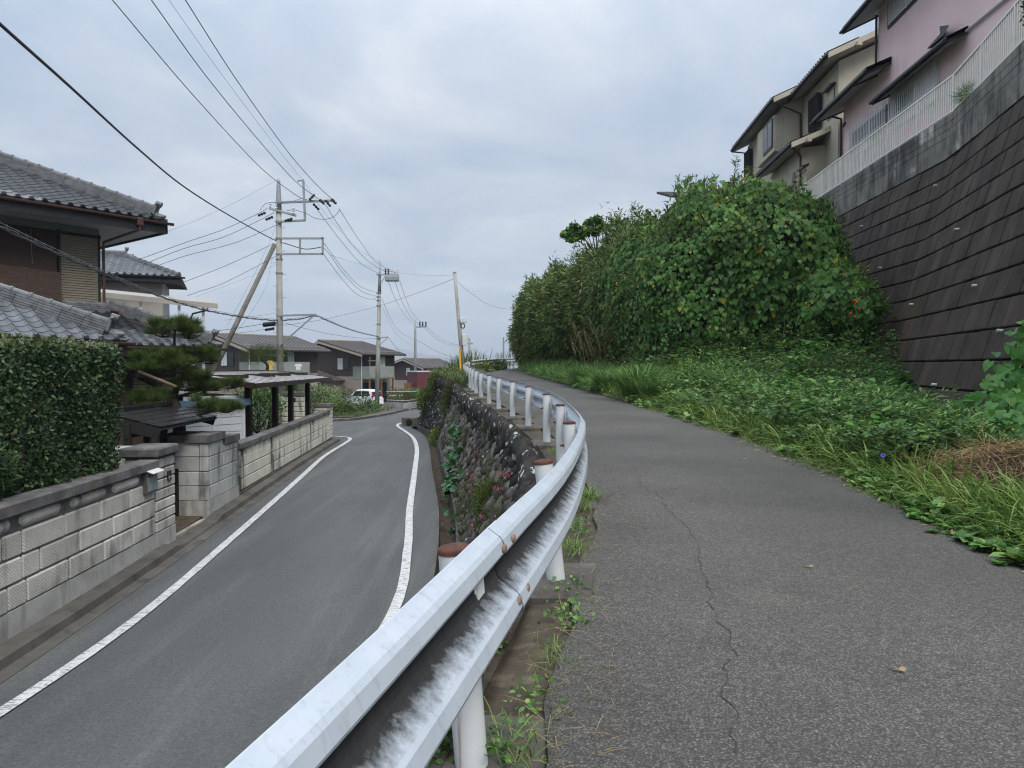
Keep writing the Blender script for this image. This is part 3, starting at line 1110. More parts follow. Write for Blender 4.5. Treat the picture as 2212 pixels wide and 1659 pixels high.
def boulder(seed, nu=9, nv=6):
    r = random.Random(seed)
    ph = [r.uniform(0, 6.28) for _ in range(6)]
    sq = r.uniform(.78, 1.0)
    rows = []
    for j in range(nv + 1):
        th = PI * j / nv
        row = []
        for i in range(nu):
            a = 2 * PI * i / nu
            v = Vector((math.sin(th) * math.cos(a), math.sin(th) * math.sin(a), math.cos(th)))
            e = [math.copysign(abs(c) ** sq, c) for c in v]
            k = 1 + .10 * math.sin(2.3 * a + ph[0]) * math.sin(th) + .08 * math.sin(3 * th + ph[1] + a) + .06 * math.sin(5 * a + ph[2])
            row.append((e[0] * k, e[1] * k, e[2] * k))
        rows.append(row)
    return rows


BOULD = [boulder(s) for s in range(7)]
me_bould = [MB().loft(b, True).mesh('stone', M['stone'], (0, 0, 0), True) for b in BOULD]
me_bould_d = [MB().loft(b, True).mesh('stone', M['stone_dark'], (0, 0, 0), True) for b in BOULD]


def wall_pt(Y, u):
    a, b = foot.x_at_y(Y), crown.x_at_y(Y)
    za, zb = zl(Y) - .05, zp(Y) - .10
    return Vector((a + (b - a) * u, Y, za + (zb - za) * u))


sw = thing('stone_retaining_wall', (foot.x_at_y(18), 18, zl(18)), 'sloping wall of rounded dark boulders holding up the path above the road', 'stone wall')
rows = []
for i in range(150):
    Y = -2.9 + i * .293
    rows.append([wall_pt(Y, u) + Vector((.11, 0, -.03)) for u in (-.1, 0, .25, .5, .75, 1, 1.06)])
MB().loft(rows).build('wall_core', M['stone_core'], sw)
cand = []
rs = random.Random(4)
Y = -2.5
ci = 0
while Y < 40.6:
    p0, p1 = wall_pt(Y, 0), wall_pt(Y, 1)
    H = (p1 - p0).length
    n = max(4, round(H / .25))
    up = (p1 - p0).normalized()
    tang = (wall_pt(Y + .1, .5) - wall_pt(Y - .1, .5)).normalized()
    nrm = up.cross(tang).normalized()
    if nrm.x > 0:
        nrm = -nrm
    step = .262 / max(abs(tang.y), .4)
    for j in range(n):
        u = (j + .5 + (.5 if ci % 2 else 0)) / n
        if u > .97:
            continue
        jy = rs.uniform(-.03, .03)
        c = wall_pt(Y + jy, u) + nrm * rs.uniform(-.03, .035)
        w, h = rs.uniform(.095, .14), rs.uniform(.105, .155)
        if rs.random() < .12:
            w, h = w * 1.25, h * 1.25
        rot = rs.uniform(-.35, .35)
        t1 = (tang * math.cos(rot) + up * math.sin(rot)).normalized()
        u1 = nrm.cross(t1)
        dark = Y > 27 or (u > .8 and rs.random() < .6) or rs.random() < .12
        Mx = frame(c, t1 * w, u1 * h, nrm * .095)
        cand.append((c, Mx, rs.randrange(7), dark, 1.0))
    Y += step
    ci += 1
# crown: bigger upright stones
Y = -2
while Y < 39:
    tang = (wall_pt(Y + .1, 1) - wall_pt(Y - .1, 1)).normalized()
    w = rs.uniform(.13, .19)
    c = wall_pt(Y, 1) + Vector((-.05, 0, .0 + rs.uniform(-.03, .03)))
    side = Vector((-tang.y, tang.x, 0)).normalized()
    tl = Vector((rs.uniform(-.05, .15), 0, 1)).normalized()
    ax = (tang * w, side * rs.uniform(.12, .17), tl * rs.uniform(.17, .25))
    cand.append((c, frame(c, *ax), rs.randrange(7), True, 1.6))
    Y += w * 1.75 * max(abs(tang.y), .4)


def vis(c):
    if c.y < 8.6 or c.y > 35:
        return -1 / max(abs(c.y), 1)
    return 1 / c.y


cand.sort(key=lambda q: -vis(q[0]) * q[4])
for c, Mx, k, dark, _ in cand[:300]:
    link('stone', (me_bould_d if dark else me_bould)[k], Mx, sw)
for dk, nm in ((False, 'far_stones'), (True, 'dark_stones')):
    mb = MB()
    for c, Mx, k, dark, _ in cand[300:]:
        if dark == dk:
            b = MB().loft(BOULD[k], True)
            mb.add([Mx @ Vector(v) for v in b.v], b.f)
    mb.build(nm, M['stone_dark' if dk else 'stone'], sw, smooth=True, kind='stuff')
# low concrete end and drain pipe at the nose of the wall
np_ = Vector((-5.35, 37.2, zl(37.2) - .05))
dr = thing('drain_outlet', np_, 'round drain pipe mouth in a concrete block at the wall end', 'drain')
MB().bbox(np_ + Vector((0, .2, .24)), (.42, 0, 0), (0, .35, 0), (0, 0, .25), .03).build('headwall', M['concrete_dirty'], dr)
MB().tube([np_ + Vector((-.03, -.16, .24)), np_ + Vector((-.03, -.2, .24))], .17, 16).build('pipe_mouth', M['drain'], dr)
q0 = Vector((-4.95, 39.2, zl(39)))
lw = MB()
lw.slab([(-5.25, 38.2, zl(38)), (-4.6, 41.5, zl(42)), (-4.3, 41.5, -.7), (-4.8, 38.6, -.95)], (.3, .1, 0))
tag(lw.build('concrete_wing_wall', M['concrete_dirty']), 'sloping dark concrete slab behind the end of the boulder wall', 'wall')

# ------------------------------------------------------------------ garden walls on the left
DIRW = Vector((-.0605, 1, 0)).normalized()
NRMW = Vector((1, .0605, 0)).normalized()


def wpt(Y, o=0.0, z=0.0):
    """point on the street face at distance Y, o metres out towards the road, z above the road"""
    return Vector((wall_x(Y) + o, Y, zl(Y) + z))


ow = thing('garden_wall', wpt(6, -.1, 0), 'low garden wall of chiselled grey stone blocks under the trimmed hedge', 'wall')
Z0 = -1.95                                    # the courses are level
def lv(Y, o, z): return Vector((wall_x(Y) + o, Y, Z0 + z))


TH = .14
mb = MB()
for a in range(10):
    ya, yb = -4 + a * 1.71, -4 + (a + 1) * 1.71
    mb.slab([lv(ya, 0, -.35), lv(yb, 0, -.35), lv(yb, 0, .42), lv(ya, 0, .42)], NRMW * -.2)
mb.build('concrete_base', M['concrete'], ow)
MB().slab([lv(-4, -.02, .42), lv(12.3, -.02, .42), lv(12.3, -.02, 1.62), lv(-4, -.02, 1.62)], NRMW * -.14).build('mortar_core', M['joint'], ow)


def oya_block(Y0, Y1, z0, z1, parent, mt, out=0.0, th=.07, g=.010, bev=.02, name='block'):
    c = lv((Y0 + Y1) / 2, out - th + .004 + random.uniform(-.004, .008), (z0 + z1) / 2)
    return MB().bbox(c, DIRW * ((Y1 - Y0) / 2 - g), NRMW * th, (0, 0, (z1 - z0) / 2 - g), bev).build(name, mt, parent)


rows_ = [(.42, .73, 8.70), (.73, 1.04, 8.98), (1.04, 1.35, 8.62)]
for z0, z1, y0 in rows_:
    y = y0 - .92 * 14
    ks = 0
    while y < 12.25:
        ln = .92
        if abs(y - (y0 - .92)) < .01:       # short pair beside the vertical joint
            oya_block(y, y + .55, z0, z1, ow, M['oya'])
            oya_block(y + .55, y + .92, z0, z1, ow, M['oya'])
        else:
            if y + ln > -4:
                oya_block(max(y, -4), min(y + ln, 12.28), z0, z1, ow, M['oya'])
        y += ln
# rounded lying stones in the open row
def drum(Y0, Y1):
    r = .105
    pts, rs_ = [], []
    L2 = Y1 - Y0
    for k in range(9):
        u = k / 8
        e = min(u, 1 - u) * L2
        q = min(1, e / .09)
        pts.append(lv(Y0 + u * L2, -.075, 1.462))
        rs_.append(r * math.sqrt(max(.16, 1 - (1 - q) ** 2)))
    MB().tube(pts, rs_, 12).build('drum_stone', M['oya'], ow, smooth=True)


for y0, y1 in ((-3.6, -2.5), (-2.3, -1.2), (-1, .1), (.3, 1.4), (1.6, 2.7), (2.9, 4.0), (4.2, 5.3), (5.5, 6.6), (6.75, 7.95), (8.1, 8.42), (8.55, 9.5), (9.65, 10.7), (10.8, 11.75)):
    drum(y0, y1)
y = -4
for y1 in (-2, 0, 2, 4, 5.9, 7.95, 9.6, 11.0, 12.3):
    MB().bbox(lv((y + y1) / 2, -.09, 1.645), DIRW * ((y1 - y) / 2 - .004), NRMW * .17, (0, 0, .08), .018).build('cap_stone', M['cap'], ow)
    y = y1
# mail box let into the top course
mbx = thing('mailbox', lv(12.0, 0, 1.1), 'grey steel letterbox with a pale hinged lid set in the stone wall', 'mailbox')
MB().bbox(lv(12.03, -.03, 1.37), DIRW * .2, NRMW * .10, (0, 0, .19), .012).build('box', M['steel_dark'] if 'steel_dark' in M else M['metal_black'], mbx)
MB().obox(lv(12.03, .1, 1.575), DIRW * .215, NRMW * .085 + Vector((0, 0, -.035)), (0, 0, .006)).build('lid', M['alu'], mbx)
MB().obox(lv(12.03, .073, 1.35), DIRW * .17, NRMW * .004, (0, 0, .12)).build('door', M['steel'], mbx)

# gate pillar on the near side
gp = thing('gate_pillar', lv(12.7, -.2, 0), 'grey chiselled stone gate pillar with a dark nameplate at the wall end', 'pillar')
yA, yB = 12.32, 13.12
MB().bbox(lv((yA + yB) / 2, -.27, .06), DIRW * .4, NRMW * .275, (0, 0, .36), .01).build('concrete_base', M['concrete'], gp)
MB().bbox(lv((yA + yB) / 2, -.28, 1.1), DIRW * .385, NRMW * .25, (0, 0, .7), .01).build('mortar_core', M['joint'], gp)
nrow = 7
for k in range(nrow):
    z0 = .42 + k * .186
    MB().bbox(lv((yA + yB) / 2, -.27, z0 + .088), DIRW * .395, NRMW * .272, (0, 0, .083), .016).build('block', M['oya'], gp)
MB().bbox(lv((yA + yB) / 2 - .01, -.27, 1.83), DIRW * .46, NRMW * .33, (0, 0, .085), .028).build('cap_stone', M['cap'], gp)
np0 = lv(12.85, .012, 1.36)
pl = MB().obox(np0, DIRW * .075, NRMW * .012, (0, 0, .085)).build('nameplate', M['trim'], gp)
MB().obox(np0 + NRMW * .014 + DIRW * -.02 + Vector((0, 0, -.015)), DIRW * .03, NRMW * .002, (0, 0, .005)).build('engraving', M['alu'], pl)
MB().obox(np0 + NRMW * .014 + DIRW * .035 + Vector((0, 0, -.035)), DIRW * .02, NRMW * .002, (0, 0, .004)).build('engraving', M['alu'], pl)
MB().obox(np0 + NRMW * .014 + DIRW * -.035 + Vector((0, 0, -.045)), DIRW * .004, NRMW * .002, (0, 0, .02)).build('engraving', M['alu'], pl)
# return wall from the pillar back to the gate
for k in range(4):
    MB().bbox(lv(12.9, -.95, .42 + .17 + k * .34), NRMW * .4, DIRW * .14, (0, 0, .165), .014).build('return_block', M['oya'], gp)
MB().bbox(lv(12.9, -.95, 1.80), NRMW * .44, DIRW * .19, (0, 0, .075), .02).build('cap_stone', M['oya'], gp)
MB().bbox(lv(12.9, -.95, .1), NRMW * .4, DIRW * .14, (0, 0, .31), .01).build('concrete_base', M['concrete'], gp)

# pillar and wall of smooth blocks on the far side of the gate
fp = thing('gate_pillar', lv(15.5, -.3, .1), 'smooth pale grey block pillar and stub wall beyond the black gate', 'pillar')
Y0f, Y1f = 14.82, 16.75
ZB = .10
XN = -1.0                                     # how far back the front face reaches
# front face (towards the camera) and street face
def fblock(ca, ha, hb, za, zb, ax, nx, mt, par, nm='block'):
    MB().bbox(ca + Vector((0, 0, (za + zb) / 2)), ax * (ha - .006), nx * hb, (0, 0, (zb - za) / 2 - .006), .012).build(nm, mt, par)


core = lv(Y0f, 0, 0)
MB().slab([lv(Y0f + .03, -.02, 0), lv(Y0f + .9, -.02, 0), lv(Y0f + .9, -1.0, 0), lv(Y0f + .03, -1.0, 0)], (0, 0, 1.72)).build('mortar_core', M['joint'], fp)
MB().slab([lv(Y0f + .8, -.03, 0), lv(Y1f, -.03, 0), lv(Y1f, -.17, 0), lv(Y0f + .8, -.17, 0)], (0, 0, 1.6)).build('mortar_core', M['joint'], fp)
MB().slab([lv(Y0f, .01, -.3), lv(Y1f + .02, .01, -.3), lv(Y1f + .02, -.2, -.3), lv(Y0f + 1, -.2, -.3), lv(Y0f + 1, -1.02, -.3), lv(Y0f, -1.02, -.3)], (0, 0, .82)).build('concrete_base', M['concrete'], fp)
for k in range(4):
    za, zb = .52 + k * .305, .52 + (k + 1) * .305
    for o0, o1 in ((0, -.19), (-.19, -.98)):
        c = lv(Y0f + .06, (o0 + o1) / 2, 0)
        fblock(c, (o0 - o1) / 2, .06, za, zb, NRMW, DIRW, M['blockgrey'], fp)
    if k < 4:
        for y0, y1 in ((Y0f + .12, Y0f + .9), (Y0f + .9, Y0f + 1.42), (Y0f + 1.42, Y1f)):
            if k == 3 and y0 > Y0f + .5:
                zb2 = zb - .14
            else:
                zb2 = zb
            c = lv((y0 + y1) / 2, -.055, 0)
            fblock(c, (y1 - y0) / 2, .06, za, zb2, DIRW, NRMW, M['blockgrey'], fp)
MB().slab([lv(Y0f - .04, .04, 1.74), lv(Y0f + .95, .04, 1.74), lv(Y0f + .95, -.5, 1.74), lv(Y0f - .04, -.5, 1.74)], (0, 0, .16)).build('cap_stone', M['cap'], fp)
MB().slab([lv(Y0f - .04, -.51, 1.74), lv(Y0f + .95, -.51, 1.74), lv(Y0f + .95, -1.04, 1.74), lv(Y0f - .04, -1.04, 1.74)], (0, 0, .155)).build('cap_stone', M['cap'], fp)
MB().slab([lv(Y0f + .96, .035, 1.60), lv(Y1f + .03, .035, 1.60), lv(Y1f + .03, -.23, 1.60), lv(Y0f + .96, -.23, 1.60)], (0, 0, .15)).build('cap_stone', M['cap'], fp)

# long cream wall as far as the corner
cw = thing('garden_wall', wpt(22, -.1, 0), 'long cream block wall with streaked dark coping running to the street corner', 'wall')
ZC = -1.80
def lc(Y, o, z): return Vector((wall_x(Y) + o, Y, ZC + (Y - 16.8) * .012 + z))


MB().slab([lc(16.8, .03, -.3), lc(27.55, .03, -.3), lc(27.55, .03, .24), lc(16.8, .03, .20)], NRMW * -.2).build('concrete_base', M['concrete_dirty'], cw)
MB().slab([lc(16.8, -.03, .2), lc(27.55, -.03, .2), lc(27.55, -.03, 1.2), lc(16.8, -.03, 1.2)], NRMW * -.12).build('mortar_core', M['joint'], cw)
for k in range(3):
    y = 16.82
    z0 = .22 + k * .275
    while y < 27.5:
        y1 = min(y + 1.8, 27.55)
        MB().bbox(lc((y + y1) / 2, -.045, z0 + .1375), DIRW * ((y1 - y) / 2 - .002) + Vector((0, 0, .012 * (y1 - y) / 2)), NRMW * .06, (0, 0, .1375 - .011), .010).build('block', M['blockcream'], cw)
        y = y1
y = 16.84
while y < 27.3:                               # upper open course of waisted blocks
    c = lc(y + .2, -.045, 1.13)
    b = MB()
    for s0 in (-1, 1):
        pass
    rows2 = []
    for zz, hw in ((-.085, .195), (-.03, .175), (.03, .175), (.085, .195)):
        rows2.append([c + DIRW * (sx * hw) + NRMW * (sy * .055) + Vector((0, 0, zz)) for sx, sy in ((-1, -1), (1, -1), (1, 1), (-1, 1))])
    b.loft(rows2, True).build('pierced_block', M['blockcream'], cw)
    y += .41
y = 16.8
for y1 in [16.8 + 10.75 * (i + 1) / 9 for i in range(9)]:
    MB().bbox(lc((y + y1) / 2, -.09, 1.285), DIRW * ((y1 - y) / 2 - .004) + Vector((0, 0, .012 * (y1 - y) / 2)), NRMW * .15, (0, 0, .07), .015).build('cap_stone', M['cap'], cw)
    y = y1
ep = thing('corner_pillar', lc(27.9, -.2, 0), 'ribbed cream block pillar ending the long wall at the corner', 'pillar')
MB().slab([lc(27.58, -.01, -.3), lc(28.22, -.01, -.3), lc(28.22, -.55, -.3), lc(27.58, -.55, -.3)], (0, 0, 1.75)).build('mortar_core', M['joint'], ep)
MB().slab([lc(27.56, .03, -.3), lc(28.24, .03, -.3), lc(28.24, -.58, -.3), lc(27.56, -.58, -.3)], (0, 0, .5)).build('concrete_base', M['concrete_dirty'], ep)
for k in range(8):
    MB().bbox(lc(27.9, -.275, .22 + k * .155 + .08), DIRW * .335, NRMW * .3, (0, 0, .066), .01).build('block', M['blockcream'], ep)
MB().bbox(lc(27.9, -.275, 1.52), DIRW * .37, NRMW * .335, (0, 0, .065), .012).build('cap_stone', M['cap'], ep)

# paved entrance in front of the gate
pv = MB()
me_pv = MB().bbox((0, 0, 0), (.094, 0, 0), (0, .094, 0), (0, 0, .03), .008).mesh('paving_tile', M['paver'], (0, 0, 0))
ent = thing('entrance_paving', lv(14, -.5, .1), 'small square tiles paving the entrance in front of the black gate', 'paving')
MB().slab([lv(13.13, .0, -.2), lv(14.8, .0, -.2), lv(14.8, -1.6, -.2), lv(13.13, -1.6, -.2)], (0, 0, .32)).build('mortar_bed', M['concrete_dirty'], ent)
for i in range(8):
    for j in range(8):
        link('paving_tile', me_pv, frame(lv(13.24 + i * .2, -.14 - j * .2, .128), NRMW, DIRW, (0, 0, 1)), ent)

# ------------------------------------------------------------------ black roofed gate
gt = thing('garden_gate', lv(14, -1.3, .1), 'black wooden garden gate with lattice doors and a small shiny black roof', 'gate')
GO = -.9
MB().slab([lv(13.13, GO + .05, .1), lv(14.8, GO + .05, .1), lv(14.8, GO - .02, .1), lv(13.13, GO - .02, .1)], (0, 0, .75)).build('door_panel', M['blackwood'], gt)
for y in (13.2, 14.0, 14.74):
    MB().bbox(lv(y, GO, 1.15), DIRW * .055, NRMW * .055, (0, 0, 1.12), .006).build('post', M['blackwood'], gt)
for z, hz in ((1.0, .05), (1.62, .10), (2.05, .05)):
    MB().obox(lv(13.97, GO + .005, z), DIRW * .85, NRMW * .035, (0, 0, hz)).build('rail', M['blackwood'], gt)
for ya, yb in ((13.27, 13.93), (14.07, 14.68)):
    lat = MB()
    n = 9
    for k in range(n + 1):
        y = ya + (yb - ya) * k / n
        lat.obox(lv(y, GO + .01, 1.28), DIRW * .022, NRMW * .012, (0, 0, .27))
    for k in range(6):
        lat.obox(lv((ya + yb) / 2, GO + .01, 1.06 + k * .09), DIRW * ((yb - ya) / 2), NRMW * .010, (0, 0, .02))
    lat.build('lattice', M['blackwood'], gt)
# side wicket beside the far pillar
for k in range(5):
    MB().obox(lv(14.80, -.66 + k * -.03 - .04, 1.45), DIRW * .01, NRMW * .008, (0, 0, .22)).build('slat', M['blackwood'], gt)
MB().slab([lv(14.78, -.62, .1), lv(14.81, -.62, .1), lv(14.81, -1.3, .1), lv(14.78, -1.3, .1)], (0, 0, 1.1)).build('wicket_panel', M['blackwood'], gt)
# roof: one slope towards the street, laid in flat metal sheets
def rp(y, o, z): return lv(y, o, z)


RA, RB = 13.2, 16.15
ridge_o, ridge_z, eave_o, eave_z = -1.25, 2.44, -.28, 2.19
ns = 5
for k in range(ns):
    u0, u1 = k / ns, (k + 1) / ns
    for j in range(5):
        ya, yb = RA + (RB - RA) * j / 5, RA + (RB - RA) * (j + 1) / 5
        def rr(y, u, d): return rp(y, ridge_o + (eave_o - ridge_o) * u, ridge_z + (eave_z - ridge_z) * u + d)
        dz = .010 * (ns - k) * .0 + .006 * random.uniform(-.4, .4)
        q = [rr(ya + .003, u0, .02 + dz), rr(yb - .003, u0, .02 + dz), rr(yb - .003, u1 + .01, .032 + dz), rr(ya + .003, u1 + .01, .032 + dz)]
        MB().slab(q, (0, 0, -.012)).build('roof_sheet', M['metal_roof'] if 'metal_roof' in M else M['metal_black'], gt)
MB().slab([rr(RA + .02, 0, -.0), rr(RB - .02, 0, 0), rr(RB - .02, 1, 0), rr(RA + .02, 1, 0)], (0, 0, -.05)).build('roof_deck', M['blackwood'], gt)
MB().obox(rp((RA + RB) / 2, ridge_o - .03, ridge_z + .05), DIRW * 1.47, NRMW * .06, (0, 0, .05)).build('ridge', M['metal_black'], gt)
MB().slab([rr(RA, 0, -.02), rr(RA, 1, -.02), rr(RA, .94, -.22), rr(RA, 0, -.26)], DIRW * .03).build('gable_board', M['blackwood'], gt)
MB().slab([rr(RB - .1, .2, -.02), rr(RB - .1, 1, -.02), rr(RB - .1, .94, -.20), rr(RB - .1, .2, -.2)], DIRW * .03).build('gable_board', M['blackwood'], gt)
# ------------------------------------------------------------------ clay tile roofs


def tile_mesh(mt, eave=False, w=.27, l=.30):
    pr = [(-.5, .038), (-.40, .060), (-.27, .042), (-.14, .010), (.08, .0), (.32, .008), (.5, .034)]
    f = [(x * w, -l / 2, z + .011) for x, z in pr]
    b = [(x * w, l / 2, z) for x, z in pr]
    u = [(x * w, -l / 2, z + .011 - .022) for x, z in pr]
    mb = MB().loft([f, b])
    mb.loft([u, f])
    if eave:
        n = 8
        cx, cz, r = -.40 * w, .040, .05
        for yy, rr in ((-l / 2 - .012, r), ):
            ring = [(cx + rr * math.cos(2 * PI * k / n), yy, cz + rr * math.sin(2 * PI * k / n)) for k in range(n)]
            ring2 = [(p[0], -l / 2 + .05, p[2]) for p in ring]
            mb.loft([ring2, ring], True)
            mb.add(ring + [(cx, yy - .012, cz)], [(k, (k + 1) % n, n) for k in range(n)])
        fr = [(x * w, -l / 2 - .012, z + .011) for x, z in pr]
        lo = [(x * w, -l / 2 - .012, z - .022) for x, z in pr]
        mb.loft([lo, fr])
        mb.loft([fr, f])
    me = mb.mesh('roof_tile', mt, (0, 0, 0))
    return me, mb


TILE = {}
for nm, mt in (('tile', M['tile']), ('tile_dark', M['tile_dark'])):
    TILE[nm] = (tile_mesh(mt), tile_mesh(mt, True))


def inside(poly, x, y):
    c = False
    n = len(poly)
    for i in range(n):
        (x1, y1), (x2, y2) = poly[i], poly[(i + 1) % n]
        if (y1 > y) != (y2 > y) and x < (x2 - x1) * (y - y1) / (y2 - y1) + x1:
            c = not c
    return c


def tile_planes(th, planes, kind, mt, limit=300, w=.27, ex=.235, rank=None):
    """planes: (origin, along, upslope, polygon in plane metres)"""
    allt = []
    for o, a, up, poly in planes:
        o, a, up = Vector(o), Vector(a).normalized(), Vector(up).normalized()
        nrm = a.cross(up).normalized()
        if nrm.z < 0:
            nrm = -nrm
        ax = a if a.cross(up).z > 0 else -a
        s0, s1 = min(p[0] for p in poly), max(p[0] for p in poly)
        t1 = max(p[1] for p in poly)
        MB().slab([o + a * s + up * t for s, t in poly], -nrm * .07).build('roof_deck', mt, th)
        r = 0
        t = .12
        while t < t1:
            s = s0 + w / 2
            while s < s1:
                if inside(poly, s, t) or inside(poly, s, t + .05):
                    c = o + a * s + up * t + nrm * .012
                    allt.append((c, frame(c, ax, up, nrm), r == 0))
                s += w
            t += ex
            r += 1
    rank = rank or (lambda c: (c - camo.location).length)
    allt.sort(key=lambda q: rank(q[0]))
    for c, Mx, ev in allt[:limit]:
        link('roof_tile', TILE[kind][1 if ev else 0][0], Mx, th)
    if len(allt) > limit:
        mb = MB()
        for c, Mx, ev in allt[limit:]:
            b = TILE[kind][1 if ev else 0][1]
            mb.add([Mx @ Vector(v) for v in b.v], b.f)
        mb.build('roof_tiles', mt, th, kind='stuff')


def hip_ridge(th, a, b, mt, end=True, layers=3, top=True, w=.11):
    """built-up ridge of flat courses with round cover tiles, from the top a to the end b"""
    a, b = Vector(a), Vector(b)
    d = (b - a).normalized()
    sd = Vector((d.y, -d.x, 0)).normalized()
    up = sd.cross(d).normalized()
    if up.z < 0:
        up = -up
    L0 = (b - a).length
    for k in range(-3, layers):
        n = max(1, int(L0 / .42))
        for i in range(n):
            u0, u1 = i / n, (i + 1) / n
            off = (.5 / n if k % 2 else 0)
            c = a.lerp(b, min(1, (u0 + u1) / 2 + off * .0)) + up * (.03 + k * .048)
            MB().obox(c, d * (L0 / n / 2 - .004), sd * (w + .02 - k * .012 + .004 * (i % 2)), up * .020).build('ridge_course', mt, th)
    if top:
        n = max(1, int(L0 / .33))
        for i in range(n):
            p0, p1 = a.lerp(b, i / n), a.lerp(b, (i + 1) / n)
            z = up * (.03 + layers * .048 - .01)
            MB().tube([p0 + z, p1 + z - d * .05, p1 + z - d * .05, p1 + z], [.065, .065, .082, .082], 10).build('ridge_tile', mt, th, smooth=False)
    if end:
        # ornamental end tile
        c = b + up * .12 + d * .03
        o = MB()
        o.obox(c, d * .03, sd * .13, up * .14)
        o.tube([c + up * .16 - sd * .16 + d * .03, c + up * .10 - sd * .05 + d * .03, c + up * .10 + sd * .05 + d * .03, c + up * .16 + sd * .16 + d * .03], [.03, .05, .05, .03], 8)
        o.tube([c + up * .17 - d * .05, c + up * .17 + d * .10], .06, 10)
        o.build('ridge_end', mt, th)
        e = MB()
        e.tube([b - d * .05 - up * .03, b + d * .18 - up * .03, b + d * .32 + up * .03], [.09, .085, .03], 8)
        e.build('corner_tile', mt, th)


# ------------------------------------------------------------------ tiled house on the left
HC = P(216, 660, 18.5)
HC.z = 0
HU_, HN_ = Vector((.615, .788, 0)).normalized(), Vector((.788, -.615, 0)).normalized()
def H(u, n, z): return Vector((HC.x, HC.y, 0)) + HU_ * u + HN_ * n + Vector((0, 0, z))


hs = thing('tiled_house', H(-3, -3, zl(18)), 'dark two storey house with silver grey clay tile roofs and reed blinds', 'house')
SL = .48
upv = lambda dirn: (Vector(dirn) + Vector((0, 0, SL))).normalized()
ZE = 5.22            # upper eave (tile edge)
ZW0, ZW1 = 2.75, 4.98
k_ = math.sqrt(1 + SL * SL)
# walls
MB().slab([H(-9.2, 0, ZW0 - .6), H(0, 0, ZW0 - .6), H(0, -7, ZW0 - .6), H(-9.2, -7, ZW0 - .6)], (0, 0, ZW1 - ZW0 + .6)).build('upper_wall', M['greywall'], hs)
MB().slab([H(-12, 4.35, -1.9), H(-2.5, 4.35, -1.9), H(-2.5, -2, -1.9), H(-12, -2, -1.9)], (0, 0, 3.7)).build('front_wing_wall', M['brown_wall'], hs)
MB().slab([H(-2.4, 1.15, -1.9), H(1.45, 1.15, -1.9), H(1.45, -7.8, -1.9), H(-2.4, -7.8, -1.9)], (0, 0, 3.7)).build('side_wing_wall', M['brown_wall'], hs)
# soffit, fascia, gutter of the upper roof
OU, ON = 1.3, 1.0
MB().slab([H(-10.4, ON - .06, ZE - .28), H(OU - .06, ON - .06, ZE - .28), H(OU - .06, -8.3, ZE - .28), H(-10.4, -8.3, ZE - .28)], (0, 0, .04)).build('soffit', M['soffit'], hs)
MB().slab([H(-10.4, ON, ZE - .33), H(OU, ON, ZE - .33), H(OU, ON, ZE - .02), H(-10.4, ON, ZE - .02)], HN_ * -.05).build('fascia', M['trim'], hs)
MB().slab([H(OU, ON, ZE - .33), H(OU, -8.3, ZE - .33), H(OU, -8.3, ZE - .02), H(OU, ON, ZE - .02)], HU_ * -.05).build('fascia', M['trim'], hs)
def gutter(a, b, out, mt, th, r=.055):
    rows = []
    for p in (a, b):
        rows.append([p + out * (r + r * math.cos(t)) + Vector((0, 0, -r * math.sin(t) * 1.2)) for t in [PI * i / 8 for i in range(9)]])
        rows[-1] += [q + Vector((0, 0, .004)) + (p + out * r - q) * .12 for q in rows[-1][::-1]]
    MB().loft(rows, True).build('gutter', mt, th)


gutter(H(-10.4, ON + .01, ZE - .05), H(OU + .12, ON + .01, ZE - .05), HN_, M['downpipe'], hs)
# roofs
RUN = 4.6
planes = [
    (H(-6.2, ON, ZE), HU_, upv(-HN_), [(0, 0), (6.2 + OU, 0), (6.2 + OU - 3.6, 3.6 * k_), (0, 3.6 * k_)]),
    (H(-7.0, 5.23, 1.9), HU_, upv(-HN_), [(0, 0), (7.0 - 1.62, 0), (7.0 - 1.62 - 2.0, 2.0 * k_), (0, 2.0 * k_)]),
    (H(-2.6, 2.0, 1.9), HU_, upv(-HN_), [(-.6, 0), (4.8, 0), (2.8, 2.0 * k_), (-.6, 2.0 * k_)]),
]
tile_planes(hs, planes, 'tile', M['trim'], 300)
# plain back slopes
MB().slab([H(OU, ON, ZE), H(OU, -8.3, ZE), H(OU - RUN, -8.3 + RUN, ZE + RUN * SL), H(OU - RUN, ON - RUN, ZE + RUN * SL)], (0, 0, .05)).build('side_roof', M['tile_dark'], hs)
MB().slab([H(-1.62, 5.23, 1.9), H(-1.62, 1.2, 1.9), H(-3.6, 3.2, 1.9 + 2 * SL)], (0, 0, .05)).build('side_roof', M['tile_dark'], hs)
MB().slab([H(-7, 3.2, 1.86 + 2 * SL), H(-3.65, 3.2, 1.86 + 2 * SL), H(-1.7, 1.25, 1.86), H(-1.7, .1, 1.86), H(-7, .1, 1.86)], (0, 0, .05)).build('back_roof', M['tile_dark'], hs)
MB().slab([H(2.2, 2.0, 1.9), H(2.2, -8, 1.9), H(.2, -8, 1.9 + 2 * SL), H(.2, 0, 1.9 + 2 * SL)], (0, 0, .05)).build('side_roof', M['tile_dark'], hs)
hip_ridge(hs, H(OU - 3.6, ON - 3.6, ZE + 3.6 * SL + .08), H(OU - .25, ON - .25, ZE + .25 * SL + .08), M['ridge'])
hip_ridge(hs, H(-1.62 - 2, 5.23 - 2, 1.9 + 2 * SL + .08), H(-1.62 - .25, 5.23 - .25, 1.9 + .25 * SL + .08), M['ridge'])
hip_ridge(hs, H(.2, .02, 1.9 + 2 * SL + .06), H(2.0, 1.8, 1.9 + .2 * SL + .06), M['ridge'])
